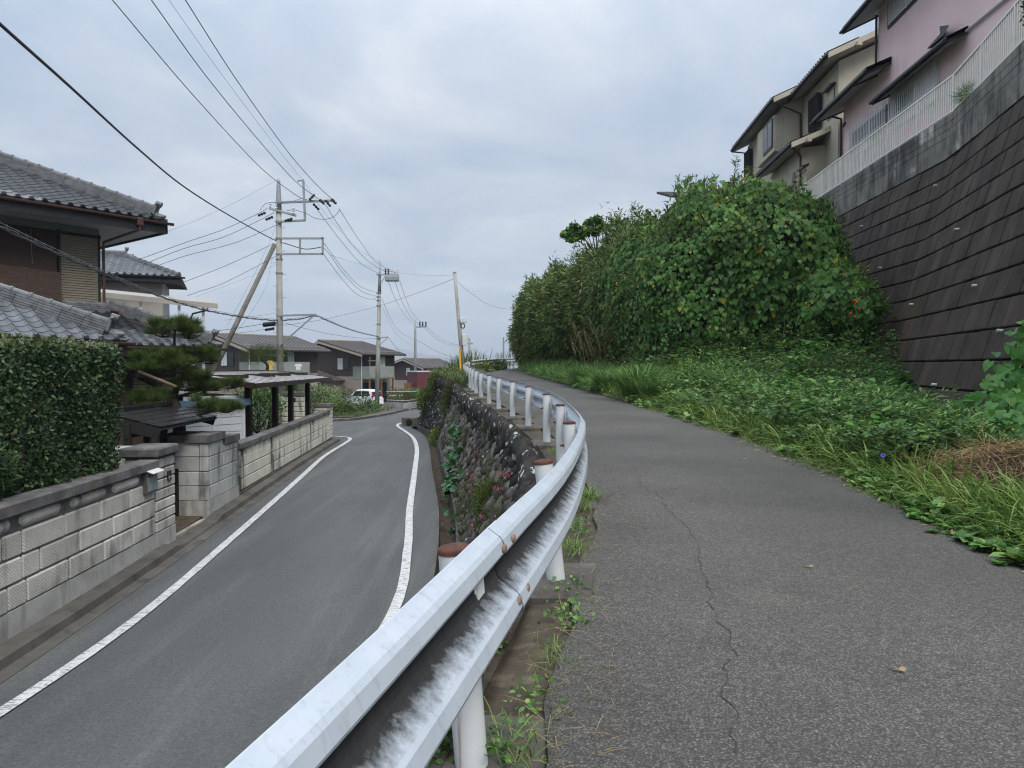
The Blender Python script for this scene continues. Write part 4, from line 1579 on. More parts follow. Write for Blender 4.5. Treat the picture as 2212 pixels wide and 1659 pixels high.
hip_ridge(hs, H(-3.5, .10, 1.9 + 1.9 * SL + .05), H(.15, .10, 1.9 + 1.9 * SL + .05), M['ridge'], end=False, layers=2)
# lower eaves
for a, b, n in ((-8, -1.62, 5.23), (-2.0, 2.2, 2.0)):
    MB().slab([H(a, n - .02, 1.62), H(b, n - .02, 1.62), H(b, n - .02, 1.88), H(a, n - .02, 1.88)], HN_ * -.05).build('fascia', M['trim'], hs)
    MB().slab([H(a, n - .08, 1.62), H(b - .05, n - .08, 1.62), H(b - .05, n - .9, 1.62), H(a, n - .9, 1.62)], (0, 0, .03)).build('soffit', M['blackwood'], hs)
    gutter(H(a, n, 1.86), H(b + .12, n, 1.86), HN_, M['downpipe'], hs)
# window with reed blinds and shutter box on the upper floor
MB().slab([H(-4.2, .03, ZW0), H(-.02, .03, ZW0), H(-.02, .03, ZW1 - .28), H(-4.2, .03, ZW1 - .28)], HN_ * -.06).build('window_surround', M['trim'], hs)
nsl = 26
zb, zt = 3.05, 4.68
for k in range(nsl):
    z = zb + (zt - zb) * (k + .5) / nsl
    MB().obox(H(-.50, .045, z), HU_ * .44, HN_ * .014 + Vector((0, 0, -.006)), (0, 0, (zt - zb) / nsl / 2 - .008)).build('shutter_slat', M['shutter'], hs)
MB().slab([H(-.98, .10, zb - .1), H(-.93, .10, zb - .1), H(-.93, .10, zt + .1), H(-.98, .10, zt + .1)], HN_ * -.1).build('window_post', M['trim'], hs)
MB().slab([H(-.05, .06, zb - .15), H(0.0, .06, zb - .15), H(0, .06, zt + .1), H(-.05, .06, zt + .1)], HN_ * -.06).build('window_post', M['trim'], hs)
MB().slab([H(-4, .07, zt), H(0.02, .07, zt), H(.02, .07, zt + .07), H(-4, .07, zt + .07)], HN_ * -.07).build('window_head', M['trim'], hs)
MB().slab([H(-4, .07, zb - .15), H(0.02, .07, zb - .15), H(.02, .07, zb - .08), H(-4, .07, zb - .08)], HN_ * -.07).build('window_sill', M['trim'], hs)
MB().slab([H(-2.45, .16, 3.55), H(-1.05, .16, 3.52), H(-1.02, .13, 4.72), H(-2.45, .13, 4.74)], HN_ * -.02).build('reed_blind', M['reed'], hs)
MB().slab([H(-2.42, .26, 2.88), H(-.97, .26, 2.88), H(-.99, .22, 3.70), H(-2.40, .22, 3.78)], HN_ * -.02).build('reed_screen', M['reed2'], hs)
for k in range(16):
    z = zb + (zt - zb) * (k + .5) / 16
    MB().obox(H(-3.2, .045, z), HU_ * .6, HN_ * .014, (0, 0, .04)).build('shutter_slat', M['shutter'], hs)
MB().tube([H(-1.6, .18, 4.72), H(-1.58, .19, 3.85)], .006, 5).build('pull_cord', M['cable_grey'], hs)
# downpipe with hopper
hp = H(OU - .75, ON + .07, ZE - .13)
MB().bbox(hp, HU_ * .07, HN_ * .06, (0, 0, .10), .01).build('hopper', M['downpipe'], hs)
MB().tube([hp + Vector((0, 0, -.1)), hp + Vector((0, 0, -.2)), H(.07, .10, ZE - .62), H(.07, .08, ZE - .75), H(.07, .08, 2.95), H(.10, .12, 2.85), H(.30, .4, 2.80), H(.36, .45, 2.62), H(.9, 1.5, 2.28)], .035, 8).build('downpipe', M['downpipe'], hs)
# lower shutter behind the pine, slatted
for k in range(14):
    MB().obox(H(.78, 1.18, -.05 + k * .085), HU_ * .5, HN_ * .012, (0, 0, .034)).build('shutter_slat', M['shutter'], hs)
MB().slab([H(.2, 1.17, -.3), H(1.36, 1.17, -.3), H(1.36, 1.17, 1.25), H(.2, 1.17, 1.25)], HN_ * .012).build('shutter_frame', M['trim'], hs)
for u in (-6, -4.8, -3.6, -2.9):
    MB().slab([H(u, 4.37, -1.6), H(u + .1, 4.37, -1.6), H(u + .1, 4.37, 1.6), H(u, 4.37, 1.6)], HN_ * .05).build('wall_post', M['blackwood'], hs)
    for k in range(5):
        MB().slab([H(u + .2 + k * .17, 4.37, -1.5), H(u + .24 + k * .17, 4.37, -1.5), H(u + .24 + k * .17, 4.37, .6), H(u + .2 + k * .17, 4.37, .6)], HN_ * .03).build('lattice_bar', M['shutter'], hs)

# ------------------------------------------------------------------ second tiled house behind it
h2 = thing('tiled_house', P(260, 780, 29), 'smaller house with a pale grey tile roof behind the reed blind house', 'house')
YH = 28.0
eL, eR = P(150, 587, YH), P(392, 616, YH + 1.5)
eR.z = eL.z
A2 = (eR - eL).normalized()
N2 = Vector((A2.y, -A2.x, 0)).normalized()
up2 = (-N2 + Vector((0, 0, .45))).normalized()
Lw = (eR - eL).length
tile_planes(h2, [(eL, A2, up2, [(0, 0), (Lw, 0), (Lw - 2.35, 2.6), (0, 2.6)])], 'tile', M['trim'], 300)
top = eL + up2 * 2.6
hip_ridge(h2, top + A2 * .5 + Vector((0, 0, .03)), top + A2 * (Lw - 2.3) + Vector((0, 0, .03)), M['ridge'], layers=2)
hip_ridge(h2, top + A2 * (Lw - 2.35), eL + A2 * (Lw - .1) + up2 * .12, M['ridge'], layers=1, end=False)
MB().slab([eL + up2 * 2.6, eL + A2 * (Lw - 2.35) + up2 * 2.6, eR, eR - N2 * 5, eL - N2 * 5], (0, 0, -.06)).build('back_roof', M['tile_dark'], h2)
w0 = eL - N2 * .6
MB().slab([w0 + Vector((0, 0, -3.2)), w0 + A2 * (Lw - .75) + Vector((0, 0, -3.2)), w0 + A2 * (Lw - .75) - N2 * 4 + Vector((0, 0, -3.2)), w0 - N2 * 4 + Vector((0, 0, -3.2))], (0, 0, 3.1)).build('upper_wall', M['canopy'], h2)
MB().slab([w0 + Vector((0, 0, -6.5)), w0 + A2 * (Lw - .6) + Vector((0, 0, -6.5)), w0 + A2 * (Lw - .6) - N2 * 4 + Vector((0, 0, -6.5)), w0 - N2 * 4 + Vector((0, 0, -6.5))], (0, 0, 3.25)).build('lower_wall', M['brown_wall'], h2)
MB().slab([eL + Vector((0, 0, -.28)), eR + Vector((0, 0, -.28)), eR + Vector((0, 0, -.03)), eL + Vector((0, 0, -.03))], N2 * -.06).build('fascia', M['trim'], h2)
MB().slab([eL + Vector((0, 0, -.27)), eR + Vector((0, 0, -.27)), eR - N2 * .65 + Vector((0, 0, -.27)), eL - N2 * .65 + Vector((0, 0, -.27))], (0, 0, .02)).build('soffit', M['trim'], h2)
gutter(eL + Vector((0, 0, -.03)), eR + A2 * .15 + Vector((0, 0, -.03)), N2, M['trim'], h2)
for u0, u1, mt in ((.3, 1.5, 'trim'), (1.65, 2.6, 'soffit'), (2.75, 3.3, 'trim')):
    c0, c1 = w0 + A2 * (Lw - 4.4 + u0), w0 + A2 * (Lw - 4.4 + u1)
    wi = MB().slab([c0 + Vector((0, 0, -2.6)), c1 + Vector((0, 0, -2.6)), c1 + Vector((0, 0, -1.5)), c0 + Vector((0, 0, -1.5))], N2 * .05).build('window', M['trim'], h2)
    MB().slab([c0 + A2 * .06 + N2 * .052 + Vector((0, 0, -2.52)), c1 - A2 * .06 + N2 * .052 + Vector((0, 0, -2.52)), c1 - A2 * .06 + N2 * .052 + Vector((0, 0, -1.58)), c0 + A2 * .06 + N2 * .052 + Vector((0, 0, -1.58))], N2 * .01).build('pane', M['glass' if mt == 'trim' else mt], wi)

# cream terrace canopy
tc = thing('terrace_canopy', P(400, 700, 24.5), 'cream flat terrace roof on thin white posts beside the small tiled house', 'canopy')
a0, a1 = P(180, 630, 24), P(470, 658, 26)
a1.z = a0.z - .28
dA = (a1 - a0).normalized()
nA = Vector((dA.y, -dA.x, 0)).normalized()
MB().slab([a0, a1, a1 - nA * 2.4 + Vector((0, 0, .32)), a0 - nA * 2.4 + Vector((0, 0, .32))], (0, 0, .05)).build('roof_sheet', M['canopy'], tc)
MB().slab([a0 + nA * .02, a1 + nA * .02, a1 + nA * .02 + Vector((0, 0, -.14)), a0 + nA * .02 + Vector((0, 0, -.14))], nA * .05).build('edge_beam', M['canopy'], tc)
for px in (310, 376, 419):
    u = (P(px, 650, 25).x - a0.x) / (a1.x - a0.x)
    q = a0.lerp(a1, u) - nA * .15
    MB().bbox(q + Vector((0, 0, -.75)), dA * .045, nA * .045, (0, 0, .72), .005).build('post', M['alu'], tc)
q = a0.lerp(a1, .92) + Vector((0, 0, -.1))
MB().tube([q, q + Vector((0, 0, -.12)), q - dA * .5 + Vector((0, 0, -.3)), q - dA * .55 + Vector((0, 0, -.45)), q - dA * .55 + Vector((0, 0, -1.5))], .035, 8).build('downpipe', M['metal_black'], tc)
MB().slab([a0 + Vector((0, 0, -1.6)) - nA * .05, a1 - dA * .3 + Vector((0, 0, -1.32)) - nA * .05, a1 - dA * .3 + Vector((0, 0, -1.32)) - nA * 2.2, a0 + Vector((0, 0, -1.6)) - nA * 2.2], (0, 0, -.2)).build('terrace_floor', M['canopy'], tc)
for u in (.55, .9):
    q = a0.lerp(a1, u) - nA * .9
    MB().bbox(q + Vector((0, 0, -3.2)), dA * .06, nA * .06, (0, 0, 1.7), .005).build('support_post', M['alu'], tc)
# ------------------------------------------------------------------ foliage builder
def shape(kind):
    """leaf outline lying in x (width) / y (length), z up; triangles"""
    if kind == 'heart':
        v = [(0, .0, 0), (-.30, -.12, .03), (-.52, .12, .07), (-.42, .50, .05), (0, 1.0, -.10), (.42, .50, .05), (.52, .12, .07), (.30, -.12, .03), (0, .45, -.02)]
        f = [(0, 8, 1), (1, 8, 2), (2, 8, 3), (3, 8, 4), (4, 8, 5), (5, 8, 6), (6, 8, 7), (7, 8, 0)]
    elif kind == 'oval':
        v = [(0, 0, 0), (-.30, .32, .05), (-.24, .70, .04), (0, 1, -.08), (.24, .70, .04), (.30, .32, .05), (0, .5, -.02)]
        f = [(0, 6, 1), (1, 6, 2), (2, 6, 3), (3, 6, 4), (4, 6, 5), (5, 6, 0)]
    elif kind == 'lance':
        v = [(0, 0, 0), (-.11, .4, .02), (0, 1, -.12), (.11, .4, .02)]
        f = [(0, 2, 1), (0, 3, 2)]
    elif kind == 'blade':
        v = [(-.02, 0, 0), (.02, 0, 0), (-.018, .4, .0), (.018, .4, .0), (-.012, .75, -.06), (.012, .75, -.06), (0, 1, -.18)]
        f = [(0, 1, 3), (0, 3, 2), (2, 3, 5), (2, 5, 4), (4, 5, 6)]
    elif kind == 'arch':
        v = [(-.022, 0, 0), (.022, 0, 0), (-.022, .45, -.02), (.022, .45, -.02), (-.017, .78, -.16), (.017, .78, -.16), (0, 1.0, -.42)]
        f = [(0, 1, 3), (0, 3, 2), (2, 3, 5), (2, 5, 4), (4, 5, 6)]
    elif kind == 'needle':
        v = [(-.012, 0, 0), (.012, 0, 0), (0, 1, 0)]
        f = [(0, 1, 2)]
    elif kind == 'lobed':
        v = [(0, 0, 0), (-.22, .25, .03), (-.12, .38, 0), (-.30, .62, .04), (-.10, .62, 0), (0, 1, -.1), (.10, .62, 0), (.30, .62, .04), (.12, .38, 0), (.22, .25, .03)]
        f = [(0, 8, 9), (0, 2, 8), (0, 1, 2), (2, 4, 3), (2, 6, 4), (2, 8, 6), (8, 7, 6), (4, 6, 5)]
    elif kind == 'dot':
        v = [(0, 0, .5), (-.4, -.3, 0), (.4, -.3, 0), (0, .45, 0), (0, 0, -.4)]
        f = [(0, 1, 2), (0, 2, 3), (0, 3, 1), (4, 2, 1), (4, 3, 2), (4, 1, 3)]
    elif kind == 'round':
        v = [(0, 0, 0)] + [(.5 * math.sin(2 * PI * i / 9 + PI / 9 * 0), .5 - .5 * math.cos(2 * PI * i / 9), .06 if i % 2 else .03) for i in range(1, 9)] + [(0, .5, -.02)]
        f = [(i, 9, i + 1) for i in range(0, 8)] + [(8, 9, 0)]
        f = [(b, a, c) for a, b, c in f]
    return np.array(v, float), np.array(f, int)


def unit(a):
    return a / np.maximum(np.linalg.norm(a, axis=-1, keepdims=True), 1e-9)


def leaf_frames(dirs, nrms):
    y = unit(np.asarray(dirs, float))
    n = np.asarray(nrms, float)
    z = unit(n - (n * y).sum(-1, keepdims=True) * y)
    x = np.cross(y, z)
    return np.stack([x, y, z], -1)            # columns


def leaves(name, shp, pos, dirs, nrms, size, mt, parent=None, wid=1.0, single=0, single_name='leaf', origin=None, **props):
    v, f = shape(shp)
    v = v * np.array([wid, 1, 1])
    pos = np.asarray(pos, float)
    n = len(pos)
    if n == 0:
        return None
    size = np.broadcast_to(np.asarray(size, float), (n,))
    R = leaf_frames(dirs, nrms)
    if single:
        me = bpy.data.meshes.new(single_name)
        me.from_pydata([tuple(p) for p in v], [], [tuple(t) for t in f])
        me.materials.append(mt)
        order = np.argsort(-size / np.linalg.norm(pos - np.array([0, 0, EYE]), axis=1))
        for i in order[:single]:
            Rm = R[i] * size[i]
            link(single_name, me, Matrix(((Rm[0, 0], Rm[0, 1], Rm[0, 2], pos[i, 0]), (Rm[1, 0], Rm[1, 1], Rm[1, 2], pos[i, 1]),
                                          (Rm[2, 0], Rm[2, 1], Rm[2, 2], pos[i, 2]), (0, 0, 0, 1))), parent)
        keep = order[single:]
        pos, size, R = pos[keep], size[keep], R[keep]
        n = len(pos)
        if n == 0:
            return None
    P3 = np.einsum('nij,kj->nki', R, v) * size[:, None, None] + pos[:, None, :]
    k = len(v)
    V = P3.reshape(-1, 3)
    T = (f[None] + (np.arange(n) * k)[:, None, None]).reshape(-1, 3)
    o = np.array(origin if origin is not None else [V[:, 0].mean(), V[:, 1].mean(), V[:, 2].min()])
    V = V - o
    me = bpy.data.meshes.new(name)
    me.vertices.add(len(V))
    me.vertices.foreach_set('co', V.astype(np.float32).ravel())
    me.loops.add(T.size)
    me.loops.foreach_set('vertex_index', T.astype(np.int32).ravel())
    me.polygons.add(len(T))
    me.polygons.foreach_set('loop_start', (np.arange(len(T)) * 3).astype(np.int32))
    me.update(calc_edges=True)
    me.materials.append(mt)
    return link(name, me, Matrix.Translation(Vector(o)), parent, **props)


def rnd_unit(n, g=RNG):
    return unit(g.normal(size=(n, 3)))


# ------------------------------------------------------------------ clipped hedge behind the near wall
HX0, HX1 = -6.25, -7.55
HY0, HY1 = 8.85, 11.45
HZ0, HZ1 = -.55, 1.74
hg = thing('clipped_hedge', (-6.9, 10.4, zl(10) + .1), 'tall box clipped hedge of dark glossy leaves behind the stone wall', 'hedge')


def hedge_shell(n, inset):
    """points near the rounded box surface with their outward normals"""
    c = np.array([(HX0 + HX1) / 2, (HY0 + HY1) / 2, (HZ0 + HZ1) / 2])
    h = np.array([(HX0 - HX1) / 2, (HY1 - HY0) / 2, (HZ1 - HZ0) / 2])
    p = RNG.uniform(-1, 1, (n, 3)) * h
    ar = np.array([h[1] * h[2], h[0] * h[2], h[0] * h[1]])
    ax = RNG.choice(3, n, p=ar / ar.sum())
    sg = np.where(RNG.random(n) < .5, -1, 1)
    sg = np.where((ax == 0) & (RNG.random(n) < .5), 1, sg)
    p[np.arange(n), ax] = sg * h[ax]
    r = .22
    core = np.clip(p, -(h - r), h - r)
    nn = unit(p - core + 1e-6)
    q = core + nn * (r - np.reshape(inset, (-1, 1)))
    # uneven, slightly tapering body
    q[:, 0] += .05 * np.sin(q[:, 1] * 5 + q[:, 2] * 3)
    tap = 1 - .12 * np.clip((-q[:, 2] - .3) / h[2], 0, 1)
    q[:, 1] *= tap
    return q + c, nn


q, nn = hedge_shell(22000, RNG.uniform(-.04, .12, 22000))
low = q[:, 2] < HZ0 + .25
keep = ~(low & (RNG.random(len(q)) < .6))
q, nn = q[keep], nn[keep]
q[:, 2] -= np.where(q[:, 2] < HZ0 + .3, RNG.uniform(0, .25, len(q)), 0)
d = rnd_unit(len(q)) * .9 + nn * .35 + np.array([0, 0, .25])
nm_ = nn + rnd_unit(len(q)) * .75
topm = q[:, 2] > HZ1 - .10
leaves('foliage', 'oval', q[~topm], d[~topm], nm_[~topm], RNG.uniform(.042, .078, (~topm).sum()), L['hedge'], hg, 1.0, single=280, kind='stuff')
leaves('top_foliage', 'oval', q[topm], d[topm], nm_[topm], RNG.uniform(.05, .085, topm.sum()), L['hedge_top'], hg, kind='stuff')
q, nn = hedge_shell(6000, RNG.uniform(.12, .30, 6000))
leaves('inner_foliage', 'oval', q, rnd_unit(len(q)), nn + rnd_unit(len(q)) * .6, RNG.uniform(.07, .12, len(q)), L['hedge'], hg, kind='stuff')
mb = MB()
for k in range(150):
    q, nn = hedge_shell(1, RNG.uniform(-.03, .1, 1))
    p0 = Vector(q[0])
    dv = Vector(rnd_unit(1)[0])
    dv.z = abs(dv.z)
    dv2 = (dv + Vector(nn[0]) * .4).normalized()
    mb.tube([p0 - dv * .12, p0, p0 + dv2 * .12], [.006, .005, .003], 4)
mb.build('twigs', M['twig'], hg, kind='stuff')
for x, y in ((-6.7, 9.2), (-6.8, 10.3), (-6.7, 11.3)):
    MB().tube([(x, y, zl(y) + .05), (x + .03, y, -.9), (x - .02, y + .05, -.3), (x, y, .5)], [.06, .05, .045, .03], 8).build('trunk', M['bark'], hg, smooth=True)

# dark fern-like plant in the corner left of the hedge
fo = P(22, 1010, 8.4)
fs = thing('garden_shrub', (fo.x, fo.y, zl(8.4) + .1), 'dark feathery shrub growing at the left edge behind the stone wall', 'shrub')
n = 2600
c = rnd_unit(n) * (RNG.random((n, 1)) ** .4) * np.array([.4, .5, .4]) + np.array([fo.x - .45, fo.y, fo.z - .05])
leaves('foliage', 'lance', c, rnd_unit(n) + np.array([.3, 0, .5]), rnd_unit(n), RNG.uniform(.10, .18, n), L['hedge'], fs, .6, kind='stuff')
MB().tube([(fo.x - .35, fo.y, zl(8.4)), (fo.x - .33, fo.y, fo.z)], [.05, .03], 8).build('stem', M['bark'], fs)

# ------------------------------------------------------------------ cloud-pruned pine beside the gate
pn = thing('pine_tree', (-7.75, 16.1, zl(16) + .1), 'cloud pruned pine with flat needle pads leaning over the gate', 'tree')
tb = [P(402, 1075, 16), P(392, 985, 16), P(385, 905, 16), P(372, 862, 16.1), P(350, 840, 16), P(322, 822, 15.7), P(296, 812, 15.4)]
MB().tube(catmull(tb, 5), [.17 - .11 * i / 30 for i in range(31)], 9).build('trunk', M['bark'], pn, smooth=True)
limbs = [([(375, 866, 16.1), (384, 830, 16.4), (384, 790, 16.6), (377, 745, 16.6), (378, 712, 16.6)], .07),
         ([(385, 905, 16), (420, 895, 15.8), (452, 890, 15.6), (490, 882, 15.5)], .06),
         ([(372, 862, 16.1), (410, 850, 16.4), (450, 838, 16.7), (490, 832, 16.8)], .05),
         ([(385, 905, 16), (350, 893, 15.6), (318, 893, 15.3)], .045),
         ([(384, 800, 16.5), (415, 785, 16.8), (450, 778, 17)], .04)]
for pts, r in limbs:
    pp = catmull([P(*q) for q in pts], 4)
    MB().tube(pp, [r * (1 - .7 * i / (len(pp) - 1)) for i in range(len(pp))], 7).build('branch', M['bark'], pn, smooth=True)
pads = [(378, 708, 16.6, .62, .24), (350, 722, 16.6, .35, .16), (412, 725, 16.6, .35, .14),
        (345, 785, 15.7, .68, .28), (302, 795, 15.4, .42, .22), (390, 800, 15.9, .50, .24), (425, 815, 16, .35, .16),
        (425, 768, 16.9, .50, .17), (452, 780, 17, .30, .11),
        (410, 838, 16.3, .55, .22), (455, 838, 16.7, .50, .15), (500, 833, 16.8, .28, .10),
        (440, 880, 15.6, .50, .14), (490, 885, 15.5, .32, .09), (330, 860, 15.4, .42, .18), (300, 872, 15.3, .30, .12), (315, 885, 15.2, .25, .10)]
PN, PD, PS = [], [], []
PN2, PD2 = [], []
for x, y, Y, r, h in pads:
    r, h = r * .85, h * .85
    c = np.array(P(x, y, Y))
    m = 0
    for k in range(int(13 * (r / .5) ** 1.6) + 3):
        a, q = random.uniform(0, 2 * PI), math.sqrt(random.random())
        cc = c + np.array([math.cos(a) * r * q * .9, math.sin(a) * r * q * .9, h * 1.7 * random.uniform(-.45, .75) * (1 - q * q * .6)])
        mm = 75
        u = rnd_unit(mm)
        u[:, 2] = np.abs(u[:, 2])
        PN.append(cc + u * np.array([.12, .12, .07]) * (RNG.random((mm, 1)) ** .5))
        PD.append(u * .75 + np.array([0, 0, .7]) + rnd_unit(mm) * .25)
        m += mm
    m2 = m // 3
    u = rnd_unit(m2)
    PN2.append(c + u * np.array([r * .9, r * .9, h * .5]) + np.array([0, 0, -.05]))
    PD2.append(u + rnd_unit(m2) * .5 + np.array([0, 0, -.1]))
    mb = MB()
    for k in range(9):
        a = 2 * PI * k / 9 + random.random()
        e = Vector(c) + Vector((math.cos(a) * r * .8, math.sin(a) * r * .8, random.uniform(-.04, .04)))
        mid = Vector(c).lerp(e, .5) + Vector((0, 0, -.05))
        mb.tube([Vector(c) + Vector((0, 0, -.06)), mid, e], [.018, .012, .006], 4)
    mb.build('twig_spray', M['bark'], pn)


def tufts(pos, dirs, per, spread, size, mt, nm, parent, wid=1.0):
    n = len(pos)
    pp = np.repeat(pos, per, 0)
    dd = np.repeat(unit(dirs), per, 0) + rnd_unit(n * per) * spread
    leaves(nm, 'needle', pp, dd, rnd_unit(n * per), RNG.uniform(size * .7, size * 1.2, n * per), mt, parent, wid, kind='stuff')


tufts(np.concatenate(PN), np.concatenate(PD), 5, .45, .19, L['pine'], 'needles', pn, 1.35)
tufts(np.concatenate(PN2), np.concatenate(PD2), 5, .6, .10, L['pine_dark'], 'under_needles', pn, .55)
bp = [P(298, 802, 15.2), P(380, 835, 15.8)]
tag(MB().tube([bp[0], bp[0].lerp(bp[1], .5), bp[1]], .035, 10).build('bamboo_prop', M['bamboo']), 'cut bamboo pole tied across the pine branches', 'pole')

# second pine beyond the carport (head shows in front of the concrete pole)
p2 = thing('pine_tree', (P(575, 1000, 33).x, 33, zl(33)), 'small pruned pine with a dark flat crown below the concrete pole', 'tree')
trunk2 = [P(570, 1010, 31), P(577, 940, 31), P(588, 880, 31.5), P(574, 820, 32), P(578, 790, 32), P(565, 778, 32)]
trunk2[0].z = zl(31)
MB().tube(catmull(trunk2, 5), [.13 - .08 * i / 25 for i in range(26)], 8).build('trunk', M['bark'], p2, smooth=True)
PN, PD = [], []
for x, y, Y, r, h in ((548, 770, 32, .75, .42), (590, 768, 32, .75, .42), (570, 764, 32, .7, .45), (540, 850, 31.6, .9, .55), (615, 838, 31.8, .9, .4), (560, 868, 31.4, .8, .45)):
    c = np.array(P(x, y, Y))
    m = 700
    u = rnd_unit(m)
    PN.append(c + u * np.array([r, r, h]) * (RNG.random((m, 1)) ** .35))
    PD.append(u * .6 + np.array([0, 0, .6]))
tufts(np.concatenate(PN), np.concatenate(PD), 7, .5, .16, L['pine'], 'needles', p2, .8)

# ------------------------------------------------------------------ white storage shed with blue trim
sh = thing('storage_shed', P(528, 1010, 20), 'white metal storage shed with a light blue roof rim behind the wall', 'shed')
sc_ = P(525, 872, 19.6)
zs = sc_.z
FL = P(405, 872, 18.4)
BR = P(564, 848, 25.5)
ux = Vector((sc_.x - FL.x, sc_.y - FL.y, 0)).normalized()
uy = Vector((-ux.y, ux.x, 0))
wF, wS = 1.75, 2.9
o = Vector((sc_.x, sc_.y, zs))
zg = zl(20)
MB().slab([o, o - ux * wF, o - ux * wF + uy * wS, o + uy * wS], (0, 0, zg - zs)).build('body', M['shed_white'], sh)
for k in range(8):
    z = zs - .2 - k * .2
    for a in (0.05, .9):
        MB().obox(o - ux * (a + .4) - uy * .008 + Vector((0, 0, z)), ux * .37, uy * .012, (0, 0, .088)).build('front_panel', M['shed_white'], sh)
    for a in range(3):
        MB().obox(o + ux * .008 + uy * (.5 + a * .9) + Vector((0, 0, z)), uy * .42, ux * .012, (0, 0, .088)).build('side_panel', M['shed_white'], sh)
for a in (0, .86, 1.72):
    MB().obox(o - ux * (a + .0) - uy * .012 + Vector((0, 0, -.8)), ux * .045, uy * .02, (0, 0, .85)).build('door_stile', M['shed_white'], sh)
rim = o - ux * (wF / 2) + uy * (wS / 2)
for sgn, ax, ay, la in ((1, ux, uy, wF / 2 + .12), ):
    MB().obox(rim - uy * (wS / 2 + .1) + Vector((0, 0, .06)), ux * (wF / 2 + .14), uy * .05, (0, 0, .085)).build('roof_rim', M['shed_blue'], sh)
    MB().obox(rim + uy * (wS / 2 + .1) + Vector((0, 0, .06)), ux * (wF / 2 + .14), uy * .05, (0, 0, .085)).build('roof_rim', M['shed_blue'], sh)
    MB().obox(rim + ux * (wF / 2 + .09) + Vector((0, 0, .06)), ux * .05, uy * (wS / 2 + .052), (0, 0, .085)).build('roof_rim', M['shed_white'], sh)
    MB().obox(rim - ux * (wF / 2 + .09) + Vector((0, 0, .06)), ux * .05, uy * (wS / 2 + .052), (0, 0, .085)).build('roof_rim', M['shed_blue'], sh)
MB().slab([rim + ux * (-wF / 2 - .04) + uy * (-wS / 2 - .04), rim + ux * (wF / 2 + .04) + uy * (-wS / 2 - .04), rim + ux * (wF / 2 + .04) + uy * (wS / 2 + .04), rim + ux * (-wF / 2 - .04) + uy * (wS / 2 + .04)], (0, 0, .03)).build('roof_sheet', M['tile_dark'], sh)
for k in range(5):
    b = boulder(20 + k)
    c = rim + ux * random.uniform(-.9, 1) + uy * random.uniform(-.9, 1) + Vector((0, 0, .1))
    tag(MB().add([c + Vector((v[0] * .22, v[1] * .3, v[2] * .09)) for r in b for v in r], MB().loft(b, True).f).build('sandbag', M['trim'], smooth=True),
        'dark weight bag lying on the shed roof, ' + ['nearest the front rim', 'at the left end', 'in the middle', 'near the white rim', 'towards the back'][k], 'bag')

# ------------------------------------------------------------------ brown carport with arched ribbed roof
cp = thing('carport', (-8, 24, zl(24)), 'brown metal carport with an arched ribbed roof behind the cream wall', 'carport')
Ya, Yb = 19.2, 29.6
XR = lambda Y: -6.95 - .055 * (Y - 19)
WID = 5.2


def cpz(u):                                   # arch across: 0 at the street edge
    return .90 + .30 * math.sin(u * PI * .8)


nb = 17
for j in range(nb):
    y0, y1 = Ya + (Yb - Ya) * j / nb, Ya + (Yb - Ya) * (j + 1) / nb
    rows = []
    for i in range(13):
        u = i / 12
        rows.append([Vector((XR(y) - WID * u, y, cpz(u))) for y in (y0 + .018, y1 - .018)])
    top_ = rows
    mb = MB().loft(rows)
    mb.loft([[p - Vector((0, 0, .015)) for p in r][::-1] for r in rows])
    mb.build('roof_panel', M['carport'], cp)
    if j:
        mb = MB()
        rr = []
        for i in range(13):
            u = i / 12
            rr.append([Vector((XR(y0) - WID * u, y0 + dx, cpz(u) + dz)) for dx, dz in ((-.02, -.03), (-.02, .008), (.02, .008), (.02, -.03))])
        mb.loft(rr, True).build('roof_rib', M['brown_metal'], cp)
for y in (Ya, Yb):
    rr = []
    for i in range(13):
        u = i / 12
        rr.append([Vector((XR(y) - WID * u, y + dx, cpz(u) + dz)) for dx, dz in ((-.03, -.12), (-.03, .03), (.03, .03), (.03, -.12))])
    MB().loft(rr, True).build('end_beam', M['brown_metal'], cp)
for u, dz in ((0, -.05), (1, -.05), (.12, -.12)):
    a, b = Vector((XR(Ya) - WID * u, Ya, cpz(u) + dz)), Vector((XR(Yb) - WID * u, Yb, cpz(u) + dz))
    MB().obox((a + b) / 2, (b - a) / 2, (.04, 0, 0), (0, 0, .07)).build('edge_beam', M['brown_metal'], cp)
for Y in (20.6, 23.4, 25.4, 28.0):
    x = XR(Y) - .62
    MB().bbox(Vector((x, Y, (zl(Y) + cpz(.12)) / 2)), (.075, 0, 0), (0, .11, 0), (0, 0, (cpz(.12) - zl(Y)) / 2 - .04), .01).build('post', M['brown_metal'], cp)
    MB().obox(Vector((x - 2.3, Y, cpz(.5) - .1)), (2.3, 0, 0), (0, .05, 0), (0, 0, .05)).build('cross_beam', M['brown_metal'], cp)

